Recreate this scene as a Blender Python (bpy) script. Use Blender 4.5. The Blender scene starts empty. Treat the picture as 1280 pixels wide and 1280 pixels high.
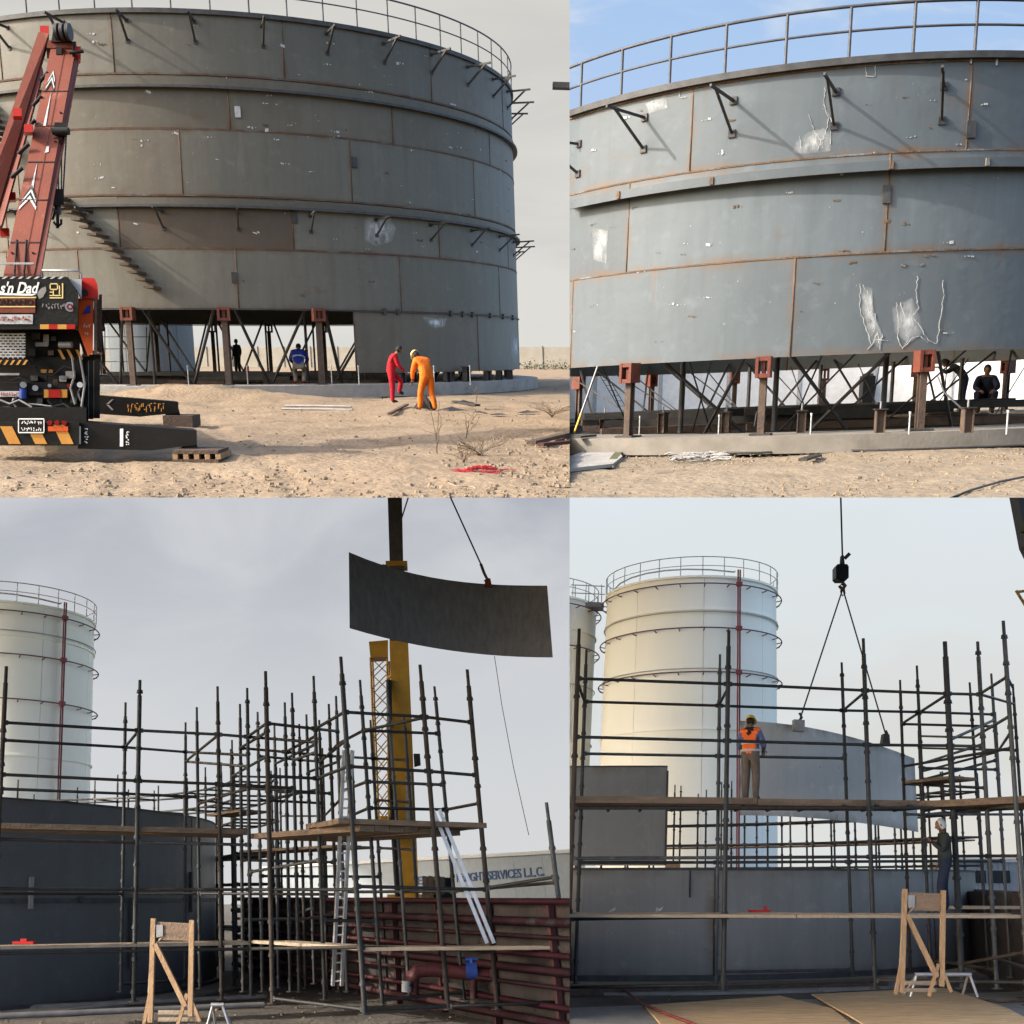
import bpy, bmesh, math, random
from mathutils import Vector, Matrix, noise

random.seed(7)
R = math.radians
sc = bpy.context.scene
col = sc.collection

# ------------------------------------------------------------------ camera
F = 1400.0                                  # focal length in photograph pixels (1280 wide)
CAM = Vector((0, 0, 30.0))
cd = bpy.data.cameras.new('camera'); cam = bpy.data.objects.new('camera', cd); col.objects.link(cam)
cam.location = CAM; cam.rotation_euler = (R(90), 0, 0)
cd.sensor_width = 36; cd.lens = F / 1280 * 36; cd.clip_end = 5000; cd.clip_start = 0.1
sc.camera = cam

# ------------------------------------------------------------------ sky, sun, exposure
SUN = Vector((-0.81, -0.25, 0.515)).normalized()      # towards the sun
w = bpy.data.worlds.new('World'); sc.world = w; w.use_nodes = True
nt = w.node_tree; bgn = nt.nodes['Background']
sk = nt.nodes.new('ShaderNodeTexSky'); sk.sky_type = 'NISHITA'; sk.sun_disc = False
sk.sun_elevation = math.asin(SUN.z); sk.sun_rotation = math.atan2(SUN.x, SUN.y)
sk.dust_density = 4.0; sk.air_density = 1.0
nt.links.new(sk.outputs[0], bgn.inputs[0]); bgn.inputs[1].default_value = 0.15
sl = bpy.data.lights.new('sun', 'SUN'); sl.energy = 2.0; sl.angle = R(0.9); sl.color = (1.0, 0.94, 0.85)
so = bpy.data.objects.new('sun', sl); col.objects.link(so); so.location = (-60, -10, 90)
so.rotation_euler = SUN.to_track_quat('Z', 'Y').to_euler()
sc.view_settings.view_transform = 'Standard'; sc.view_settings.look = 'None'
sc.view_settings.gamma = 1.0; sc.view_settings.use_curve_mapping = False
EXPO = 1.8
sc.view_settings.exposure = EXPO

# ------------------------------------------------------------------ the four places
# Each photograph of the collage is a place of its own: a level site with its own eye height,
# set out at the tilt at which it was seen.  Local axes: x right, y away, z up, ground at z = 0.
class Place:
    def __init__(s, x0, y0, x1, y1, horizon, eye, lean, roll=0.0):
        s.box = (x0, y0, x1, y1); s.h = eye; s.lean = lean; s.kx = 0.0
        p = math.atan((640 - horizon) / F)
        s.R3 = Matrix.Rotation(-R(roll), 3, 'Y') @ Matrix.Rotation(p, 3, 'X') @ Matrix(((1, 0, lean), (0, 1, 0), (0, 0, 1)))
        s.inv = s.R3.inverted()
        s.planes = []
        if x1 < 1280: s.planes.append(Vector((1, -(x1 - 640) / F, 0)))
        if x0 > 0: s.planes.append(Vector((-1, (x0 - 640) / F, 0)))
        if y1 < 1280: s.planes.append(Vector((0, (640 - y1) / F, -1)))
        if y0 > 0: s.planes.append(Vector((0, -(640 - y0) / F, 1)))
        s.planes = [n.normalized() for n in s.planes]
    def W(s, p):
        p = Vector(p); p = Vector((p.x, p.y, p.z - s.h))
        return CAM + s.R3 @ p
    def ray(s, px, py):
        return s.inv @ Vector(((px - 640) / F, 1, (640 - py) / F))
    def at_y(s, px, py, Y):
        d = s.ray(px, py); return Vector((0, 0, s.h)) + d * (Y / d.y)
    def at_z(s, px, py, Z):
        d = s.ray(px, py); return Vector((0, 0, s.h)) + d * ((Z - s.h) / d.z)
    def at_cyl(s, px, py, c, rad, far=False):
        d = s.ray(px, py); a = d.x * d.x + d.y * d.y
        b = -2 * (d.x * c[0] + d.y * c[1]); k = c[0] ** 2 + c[1] ** 2 - rad * rad
        q = b * b - 4 * a * k
        q = math.sqrt(max(q, 0)); t = (-b + (q if far else -q)) / (2 * a)
        return Vector((0, 0, s.h)) + d * t
    def px(s, p):
        v = s.W(p) - CAM
        return (640 + F * v.x / v.y, 640 - F * v.z / v.y)

TL = Place(0, 0, 712, 622, 440, 1.5, -0.033)
TR = Place(712, 0, 1280, 622, 498, 1.02, 0.065, 2.0)
BL = Place(0, 622, 712, 1280, 1120, 2.0, -0.0955)
BR = Place(712, 622, 1280, 1280, 1100, 2.0, 0.068)

# ------------------------------------------------------------------ materials
def newmat(name):
    m = bpy.data.materials.new(name); m.use_nodes = True
    n = m.node_tree.nodes; return m, n, m.node_tree.links, n['Principled BSDF']

EXPO_DIM = 0.83                                # base colours darkened to offset the raised exposure
FULL_BRIGHT = {'cream_tank', 'plywood', 'slung_plate', 'grey_course_plate', 'mill_scale_plate', 'cream_rail', 'vest_orange', 'helmet_yellow', 'weathered_plank', 'white_paint'}  # left undarkened, mostly so surfaces in the shaded lower places look brighter lit
def pm(name, c1, c2=None, scale=3.0, rough=0.6, metal=0.0, bump=0.0, bscale=30.0, stretch=(1, 1, 1), c3=None, t3=0.62, s3=1.5, coord='Object'):
    """two-tone noise, an optional third tone in patches, and a fine bump"""
    m, n, l, b = newmat(name)
    b.inputs['Roughness'].default_value = rough; b.inputs['Metallic'].default_value = metal
    c2 = c2 or tuple(x * 0.75 for x in c1)
    if name not in FULL_BRIGHT: c1, c2, c3 = (tuple(x * EXPO_DIM for x in q) if q else q for q in (c1, c2, c3))
    b.inputs['Specular IOR Level'].default_value = 0.5 if metal > .25 else 0.22
    tc = n.new('ShaderNodeTexCoord'); mp = n.new('ShaderNodeMapping'); mp.inputs['Scale'].default_value = stretch
    l.new(tc.outputs[coord], mp.inputs[0])
    nz = n.new('ShaderNodeTexNoise'); nz.inputs['Scale'].default_value = scale; nz.inputs['Detail'].default_value = 8
    nz.inputs['Roughness'].default_value = 0.65
    l.new(mp.outputs[0], nz.inputs['Vector'])
    cr = n.new('ShaderNodeValToRGB'); cr.color_ramp.elements[0].position = 0.34; cr.color_ramp.elements[1].position = 0.66
    cr.color_ramp.elements[0].color = (*c2, 1); cr.color_ramp.elements[1].color = (*c1, 1)
    l.new(nz.outputs[0], cr.inputs[0]); out = cr.outputs[0]
    if c3:
        n3 = n.new('ShaderNodeTexNoise'); n3.inputs['Scale'].default_value = s3; n3.inputs['Detail'].default_value = 10
        n3.inputs['Roughness'].default_value = 0.7
        l.new(mp.outputs[0], n3.inputs['Vector'])
        r3 = n.new('ShaderNodeValToRGB'); r3.color_ramp.elements[0].position = t3; r3.color_ramp.elements[1].position = min(t3 + 0.1, 1)
        l.new(n3.outputs[0], r3.inputs[0])
        mx = n.new('ShaderNodeMixRGB'); mx.inputs[2].default_value = (*c3, 1)
        l.new(r3.outputs[0], mx.inputs[0]); l.new(out, mx.inputs[1]); out = mx.outputs[0]
    l.new(out, b.inputs['Base Color'])
    if bump:
        nb = n.new('ShaderNodeTexNoise'); nb.inputs['Scale'].default_value = bscale; nb.inputs['Detail'].default_value = 6
        l.new(tc.outputs['Object'], nb.inputs['Vector'])
        bp = n.new('ShaderNodeBump'); bp.inputs['Strength'].default_value = bump; bp.inputs['Distance'].default_value = 0.05
        l.new(nb.outputs[0], bp.inputs['Height']); l.new(bp.outputs[0], b.inputs['Normal'])
    return m

def shellmat(name, c1, c2, rust=(0.10, 0.062, 0.036), rough=0.55, amount=0.62):
    """primed steel plate: UV is (arc length, height) in metres; mill streaks, scuffs, rusty blooms, chalky dust"""
    m, n, l, b = newmat(name)
    if name not in FULL_BRIGHT: c1, c2, rust = (tuple(x * EXPO_DIM for x in q) for q in (c1, c2, rust))
    b.inputs['Roughness'].default_value = rough; b.inputs['Metallic'].default_value = 0.0
    b.inputs['Specular IOR Level'].default_value = 0.25
    uv = n.new('ShaderNodeUVMap')
    def nz(scale, st, det=8):
        mp = n.new('ShaderNodeMapping'); mp.inputs['Scale'].default_value = st; l.new(uv.outputs[0], mp.inputs[0])
        q = n.new('ShaderNodeTexNoise'); q.inputs['Scale'].default_value = scale; q.inputs['Detail'].default_value = det
        q.inputs['Roughness'].default_value = 0.65; l.new(mp.outputs[0], q.inputs['Vector']); return q.outputs[0]
    def ramp(src, a, b_, ca=(0, 0, 0, 1), cb=(1, 1, 1, 1)):
        r = n.new('ShaderNodeValToRGB'); r.color_ramp.elements[0].position = a; r.color_ramp.elements[1].position = b_
        r.color_ramp.elements[0].color = ca; r.color_ramp.elements[1].color = cb; l.new(src, r.inputs[0]); return r.outputs[0]
    base = ramp(nz(0.35, (1, 1, 1)), 0.3, 0.7, (*c2, 1), (*c1, 1))
    def mix(fac, a, c, f=1.0):
        x = n.new('ShaderNodeMixRGB'); mu = n.new('ShaderNodeMath'); mu.operation = 'MULTIPLY'; mu.inputs[1].default_value = f
        l.new(fac, mu.inputs[0]); l.new(mu.outputs[0], x.inputs[0]); l.new(a, x.inputs[1]); x.inputs[2].default_value = (*c, 1); return x.outputs[0]
    oi = n.new('ShaderNodeObjectInfo'); mr = n.new('ShaderNodeMapRange'); mr.inputs['To Min'].default_value = 0.86; mr.inputs['To Max'].default_value = 1.12
    l.new(oi.outputs['Random'], mr.inputs['Value'])
    tone = n.new('ShaderNodeVectorMath'); tone.operation = 'SCALE'; l.new(base, tone.inputs[0]); l.new(mr.outputs[0], tone.inputs['Scale']); base = tone.outputs[0]
    o = mix(ramp(nz(1.2, (2.2, 0.22, 1)), 0.45, 0.75), base, tuple(x * 0.66 for x in c1), 0.6)
    o = mix(ramp(nz(2.5, (1, 1, 1)), 0.56, 0.78), o, tuple(min(1, x * 1.6) for x in c1), 0.4)
    o = mix(ramp(nz(0.6, (1.6, 0.35, 1), 12), 0.60, 0.80), o, tuple(min(1, x * 1.9) for x in c1), 0.35)
    o = mix(ramp(nz(0.9, (0.7, 1.4, 1), 12), amount, amount + 0.12), o, rust, 0.5)
    # rust bleeding from the welded edges of the plate and running down
    ev = n.new('ShaderNodeUVMap'); ev.uv_map = 'Edge'; se = n.new('ShaderNodeSeparateXYZ'); l.new(ev.outputs[0], se.inputs[0])
    def edge(out, span):
        a_ = n.new('ShaderNodeMath'); a_.operation = 'PINGPONG'; a_.inputs[1].default_value = 0.5; l.new(out, a_.inputs[0])
        q_ = n.new('ShaderNodeMapRange'); q_.inputs['From Max'].default_value = span; q_.inputs['To Min'].default_value = 1; q_.inputs['To Max'].default_value = 0; l.new(a_.outputs[0], q_.inputs['Value']); return q_.outputs[0]
    def mul(x_, y_):
        k_ = n.new('ShaderNodeMath'); k_.operation = 'MULTIPLY'; l.new(x_, k_.inputs[0]); l.new(y_, k_.inputs[1]); return k_.outputs[0]
    o = mix(mul(edge(se.outputs['Y'], 0.10), ramp(nz(1.1, (1.2, 0.3, 1), 10), 0.42, 0.66)), o, rust, 0.85)
    o = mix(mul(edge(se.outputs['X'], 0.028), ramp(nz(1.0, (0.5, 1.2, 1), 10), 0.42, 0.62)), o, rust, 0.8)
    tp = n.new('ShaderNodeMapRange'); tp.inputs['From Min'].default_value = 0.45; tp.inputs['From Max'].default_value = 1.0; l.new(se.outputs['Y'], tp.inputs['Value'])
    o = mix(mul(tp.outputs[0], ramp(nz(3.0, (2.0, 0.08, 1), 6), 0.60, 0.72)), o, rust, 0.45)
    o = mix(ramp(nz(9, (1, 1, 1), 3), 0.69, 0.73), o, rust, 0.6)
    o = mix(ramp(nz(14, (1.6, 0.8, 1), 2), 0.745, 0.77), o, (0.45, 0.45, 0.43), 0.7)
    l.new(o, b.inputs['Base Color'])
    bp = n.new('ShaderNodeBump'); bp.inputs['Strength'].default_value = 0.45; bp.inputs['Distance'].default_value = 0.05
    l.new(nz(0.7, (1, 1, 1), 4), bp.inputs['Height']); l.new(bp.outputs[0], b.inputs['Normal'])
    return m

def emit_sky(name, c_lo, c_mid, c_hi, cloud, scale, seed, thr=(0.4, 0.7), stretch=(1, 1, 2.4)):
    m, n, l, b = newmat(name); n.remove(b)
    tc = n.new('ShaderNodeTexCoord'); sp = n.new('ShaderNodeSeparateXYZ'); l.new(tc.outputs['Generated'], sp.inputs[0])
    g = n.new('ShaderNodeValToRGB'); g.color_ramp.elements[0].color = (*c_lo, 1); g.color_ramp.elements[1].color = (*c_hi, 1)
    e = g.color_ramp.elements.new(0.5); e.color = (*c_mid, 1); l.new(sp.outputs['Z'], g.inputs[0])
    mp = n.new('ShaderNodeMapping'); mp.inputs['Location'].default_value = (seed, seed * 2, 0); mp.inputs['Scale'].default_value = stretch
    l.new(tc.outputs['Generated'], mp.inputs[0])
    q = n.new('ShaderNodeTexNoise'); q.inputs['Scale'].default_value = scale; q.inputs['Detail'].default_value = 9; q.inputs['Roughness'].default_value = 0.52
    q.inputs['Distortion'].default_value = 0.4
    l.new(mp.outputs[0], q.inputs['Vector'])
    r = n.new('ShaderNodeValToRGB'); r.color_ramp.elements[0].position, r.color_ramp.elements[1].position = thr
    r.color_ramp.interpolation = 'EASE'
    l.new(q.outputs[0], r.inputs[0])
    mx = n.new('ShaderNodeMixRGB'); mx.inputs[2].default_value = (*cloud, 1)
    l.new(r.outputs[0], mx.inputs[0]); l.new(g.outputs[0], mx.inputs[1])
    em = n.new('ShaderNodeEmission'); em.inputs[1].default_value = 2 ** (-EXPO)
    l.new(mx.outputs[0], em.inputs[0]); l.new(em.outputs[0], n['Material Output'].inputs[0])
    return m

def lin(r, g, b):
    f = lambda c: (c / 12.92 if c <= 0.04045 else ((c + 0.055) / 1.055) ** 2.4)
    return tuple(f(x / 255) for x in (r, g, b))

M = {}
M['sand'] = pm('sand', (0.285, 0.212, 0.138), (0.215, 0.155, 0.098), 0.9, 0.95, 0, 0.9, 9, c3=(0.17, 0.125, 0.08), t3=0.55, s3=0.5)
M['sand2'] = pm('pale_sand', (0.255, 0.203, 0.141), (0.205, 0.158, 0.106), 1.3, 0.95, 0, 0.9, 9, c3=(0.165, 0.126, 0.087), t3=0.56, s3=0.8)
M['stone'] = pm('stone', (0.27, 0.205, 0.14), (0.15, 0.11, 0.073), 2.0, 0.9, 0, 0.5, 20)
M['dirt'] = pm('dirt', (0.16, 0.14, 0.12), (0.09, 0.08, 0.07), 1.2, 0.95, 0, 0.8, 12, c3=(0.22, 0.18, 0.13), t3=0.6, s3=1.0)
M['concrete'] = pm('concrete', (0.36, 0.34, 0.31), (0.25, 0.235, 0.21), 1.5, 0.9, 0, 0.4, 25, c3=(0.17, 0.15, 0.13), t3=0.6, s3=2)
M['concreteT'] = pm('dusty_concrete', (0.235, 0.215, 0.185), (0.17, 0.155, 0.13), 2.0, 0.9, 0, 0.12, 20, c3=(0.26, 0.21, 0.15), t3=0.56, s3=1.5)
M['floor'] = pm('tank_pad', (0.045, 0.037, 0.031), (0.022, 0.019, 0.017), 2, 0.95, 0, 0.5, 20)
M['shellA'] = shellmat('primed_plate', (0.133, 0.127, 0.104), (0.114, 0.110, 0.092))
M['shellB'] = shellmat('primed_plate_worn', (0.130, 0.117, 0.090), (0.110, 0.100, 0.080), amount=0.58)
M['shellC'] = shellmat('brown_plate', (0.092, 0.073, 0.053), (0.076, 0.062, 0.047), amount=0.52)
M['shellT'] = shellmat('primed_plate_pale', (0.120, 0.143, 0.158), (0.104, 0.125, 0.139), rust=(0.15, 0.09, 0.05), amount=0.66)
M['shellT2'] = shellmat('primed_plate_pale_worn', (0.112, 0.134, 0.148), (0.097, 0.117, 0.131), rust=(0.15, 0.09, 0.05), amount=0.62)
M['shellD'] = shellmat('dark_primed_plate', (0.125, 0.125, 0.13), (0.105, 0.105, 0.11), rough=0.42, amount=0.75)
M['shellD2'] = shellmat('dark_primed_plate_b', (0.118, 0.116, 0.118), (0.098, 0.098, 0.10), rough=0.42, amount=0.75)
M['shellE'] = shellmat('slung_plate', (0.46, 0.445, 0.42), (0.41, 0.40, 0.38), rough=0.5, amount=0.78)
M['shellF'] = shellmat('grey_course_plate', (0.215, 0.205, 0.188), (0.185, 0.177, 0.163), rough=0.5, amount=0.75)
M['hung'] = pm('mill_scale_plate', (0.135, 0.13, 0.135), (0.09, 0.088, 0.092), 1.6, 0.6, 0.1, 0.2, 20, stretch=(6, 6, 0.4), c3=(0.15, 0.11, 0.09), t3=0.6, s3=1.2)
M['rust'] = pm('rusty_weld', (0.13, 0.075, 0.045), (0.075, 0.05, 0.037), 2.5, 0.9, 0, 0.5, 40, c3=(0.12, 0.115, 0.10), t3=0.52, s3=0.9)
M['rustT'] = pm('rusty_weld_bright', (0.19, 0.115, 0.065), (0.11, 0.075, 0.05), 2.5, 0.9, 0, 0.5, 40, c3=(0.20, 0.195, 0.18), t3=0.54, s3=0.9)
M['steel'] = pm('dark_steel', (0.055, 0.052, 0.05), (0.03, 0.028, 0.027), 4, 0.6, 0.3, 0.2, 30, c3=(0.10, 0.06, 0.04), t3=0.6, s3=3)
M['rim'] = pm('dark_rim_steel', (0.085, 0.085, 0.085), (0.05, 0.05, 0.05), 4, 0.6, 0.2, 0.1, 30)
M['rail'] = pm('rail_paint', (0.10, 0.105, 0.115), (0.07, 0.07, 0.08), 6, 0.55, 0.2)
M['post'] = pm('rusty_post', (0.13, 0.09, 0.065), (0.075, 0.055, 0.045), 5, 0.8, 0.1, 0.3, 30)
M['jack'] = pm('orange_jack', (0.17, 0.048, 0.028), (0.10, 0.033, 0.023), 6, 0.6, 0, 0.2, 30)
M['chalk'] = pm('chalk', (0.52, 0.53, 0.52), (0.36, 0.37, 0.36), 8, 0.95)
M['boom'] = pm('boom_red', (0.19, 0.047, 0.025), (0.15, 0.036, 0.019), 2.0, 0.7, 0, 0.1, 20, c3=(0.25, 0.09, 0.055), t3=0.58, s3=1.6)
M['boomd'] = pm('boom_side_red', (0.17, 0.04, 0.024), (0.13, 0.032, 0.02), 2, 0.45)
M['orange'] = pm('crane_orange', (0.62, 0.10, 0.025), (0.52, 0.08, 0.02), 2, 0.4)
M['redp'] = pm('crane_red', (0.52, 0.025, 0.018), (0.42, 0.02, 0.015), 2, 0.4)
M['black'] = pm('black_paint', (0.010, 0.010, 0.010), (0.006, 0.006, 0.006), 2, 0.4, 0, 0.08, 20)
M['blackm'] = pm('black_rubber', (0.012, 0.012, 0.012), (0.02, 0.02, 0.02), 5, 0.8)
M['grey'] = pm('grey_metal', (0.30, 0.29, 0.28), (0.20, 0.19, 0.185), 4, 0.5, 0.3)
M['silver'] = pm('aluminium', (0.52, 0.52, 0.52), (0.36, 0.36, 0.36), 5, 0.4, 0.6)
M['white'] = pm('white_paint', (0.74, 0.74, 0.72), (0.62, 0.62, 0.60), 4, 0.6)
M['yellow'] = pm('hazard_yellow', (0.55, 0.27, 0.05), (0.45, 0.2, 0.04), 4, 0.6)
M['lred'] = pm('lamp_red', (0.40, 0.02, 0.015), (0.32, 0.015, 0.01), 4, 0.3)
M['wood'] = pm('raw_timber', (0.40, 0.26, 0.145), (0.27, 0.165, 0.09), 2, 0.8, 0, 0.3, 40, stretch=(6, 6, 1))
M['plank'] = pm('weathered_plank', (0.19, 0.13, 0.088), (0.11, 0.078, 0.053), 1.6, 0.85, 0, 0.4, 30, stretch=(1, 4, 8))
M['plankl'] = pm('light_plank', (0.40, 0.32, 0.23), (0.26, 0.20, 0.14), 1.6, 0.85, 0, 0.4, 30, stretch=(1, 4, 8))
M['ply'] = pm('plywood', (0.70, 0.48, 0.26), (0.46, 0.30, 0.15), 1.8, 0.75, 0, 0.15, 20, stretch=(1, 5, 1), c3=(0.74, 0.64, 0.50), t3=0.57, s3=2.6)
M['scaf'] = pm('scaffold_tube', (0.030, 0.030, 0.028), (0.016, 0.016, 0.015), 8, 0.6, 0.3, 0.2, 40, c3=(0.075, 0.07, 0.062), t3=0.6, s3=6)
M['scaf2'] = pm('worn_galvanised_tube', (0.085, 0.085, 0.08), (0.04, 0.04, 0.038), 5, 0.55, 0.4, 0.3, 30, stretch=(1, 1, .4), c3=(0.14, 0.135, 0.125), t3=0.58, s3=4)
M['scaf3'] = pm('rusty_tube', (0.06, 0.045, 0.035), (0.028, 0.023, 0.02), 5, 0.75, 0.1, 0.3, 30, stretch=(1, 1, .4), c3=(0.11, 0.10, 0.09), t3=0.6, s3=4)
M['ctank'] = pm('cream_tank', (0.84, 0.82, 0.72), (0.80, 0.775, 0.67), 0.35, 0.5, 0, 0.03, 6, stretch=(1, 1, 0.35), c3=(0.76, 0.72, 0.58), t3=0.64, s3=0.3)
M['ctrail'] = pm('cream_rail', (0.42, 0.42, 0.40), (0.33, 0.33, 0.31), 4, 0.5, 0.2)
M['rpipe'] = pm('fire_pipe_red', (0.26, 0.045, 0.045), (0.20, 0.035, 0.035), 3, 0.45)
M['ringp'] = pm('faded_red_pipe', (0.20, 0.10, 0.085), (0.14, 0.075, 0.065), 1.0, 0.6)
M['maroon'] = pm('maroon_paint', (0.075, 0.025, 0.026), (0.05, 0.018, 0.018), 2, 0.7, 0, 0.2, 20, c3=(0.09, 0.075, 0.065), t3=0.55, s3=1.4)
M['ycrane'] = pm('crane_yellow', (0.36, 0.205, 0.025), (0.28, 0.15, 0.018), 2, 0.5, 0, 0.1, 20, c3=(0.2, 0.13, 0.05), t3=0.66, s3=2)
M['bundw'] = pm('stained_bund_wall', (0.06, 0.05, 0.044), (0.036, 0.029, 0.026), 1.2, 0.9, 0, 0.4, 15, c3=(0.07, 0.028, 0.028), t3=0.55, s3=1.6)
M['mpipe'] = pm('dull_red_pipe', (0.095, 0.024, 0.027), (0.065, 0.018, 0.02), 2, 0.6, 0, 0.2, 20)
M['bldg'] = pm('white_cladding', (0.245, 0.275, 0.295), (0.215, 0.24, 0.26), 2, 0.6)
M['wallw'] = pm('boundary_wall_paint', (0.28, 0.262, 0.225), (0.235, 0.215, 0.18), 1, 0.9)
M['bluep'] = pm('blue_letter', (0.035, 0.08, 0.19), (0.03, 0.07, 0.16), 4, 0.6)
M['rope'] = pm('wire_rope', (0.06, 0.06, 0.065), (0.04, 0.04, 0.045), 20, 0.6, 0.4)
M['twig'] = pm('dry_twig', (0.17, 0.115, 0.07), (0.10, 0.07, 0.045), 5, 0.9)
M['net'] = pm('red_netting', (0.38, 0.025, 0.03), (0.26, 0.015, 0.02), 6, 0.7)
M['hose'] = pm('red_hose', (0.25, 0.06, 0.05), (0.18, 0.04, 0.035), 6, 0.6)
M['blueb'] = pm('blue_plastic', (0.03, 0.08, 0.34), (0.02, 0.05, 0.22), 4, 0.5)
M['green'] = pm('dusty_shrub', (0.12, 0.12, 0.06), (0.07, 0.075, 0.04), 5, 0.9)
# clothing and skin
M['skin'] = pm('skin', (0.20, 0.11, 0.07), (0.17, 0.09, 0.058), 8, 0.6)
M['hair'] = pm('hair', (0.012, 0.010, 0.009), (0.02, 0.017, 0.015), 20, 0.7)
M['cred'] = pm('red_cloth', (0.40, 0.012, 0.022), (0.30, 0.008, 0.016), 6, 0.9, 0, 0.5, 12)
M['corange'] = pm('orange_cloth', (0.78, 0.18, 0.018), (0.64, 0.13, 0.012), 6, 0.9, 0, 0.5, 12)
M['cblue'] = pm('blue_cloth', (0.02, 0.045, 0.30), (0.014, 0.03, 0.20), 6, 0.9, 0, 0.5, 12)
M['cshirt'] = pm('shirt_blue', (0.13, 0.15, 0.26), (0.10, 0.11, 0.20), 6, 0.9, 0, 0.5, 12)
M['cvest'] = pm('vest_orange', (0.85, 0.16, 0.03), (0.70, 0.11, 0.02), 6, 0.85, 0, 0.4, 12)
M['ctrou'] = pm('trousers_taupe', (0.16, 0.125, 0.10), (0.11, 0.085, 0.068), 6, 0.9, 0, 0.6, 12)
M['cbeige'] = pm('trousers_beige', (0.28, 0.22, 0.16), (0.2, 0.16, 0.12), 6, 0.9)
M['cnavy'] = pm('jeans_navy', (0.02, 0.026, 0.05), (0.014, 0.018, 0.035), 6, 0.9, 0, 0.5, 12)
M['cdark'] = pm('dark_cloth', (0.035, 0.04, 0.038), (0.022, 0.025, 0.024), 6, 0.9, 0, 0.5, 12)
M['boot'] = pm('boot', (0.04, 0.025, 0.02), (0.025, 0.016, 0.013), 8, 0.7)
M['hat'] = pm('helmet_yellow', (0.70, 0.42, 0.04), (0.62, 0.36, 0.03), 4, 0.35)
M['hatc'] = pm('helmet_cream', (0.72, 0.58, 0.26), (0.66, 0.52, 0.22), 4, 0.35)
M['refl'] = pm('reflective_tape', (0.50, 0.50, 0.47), (0.42, 0.42, 0.40), 8, 0.4)
M['eye'] = pm('eye', (0.4, 0.4, 0.38), (0.05, 0.03, 0.02), 60, 0.3)

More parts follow.
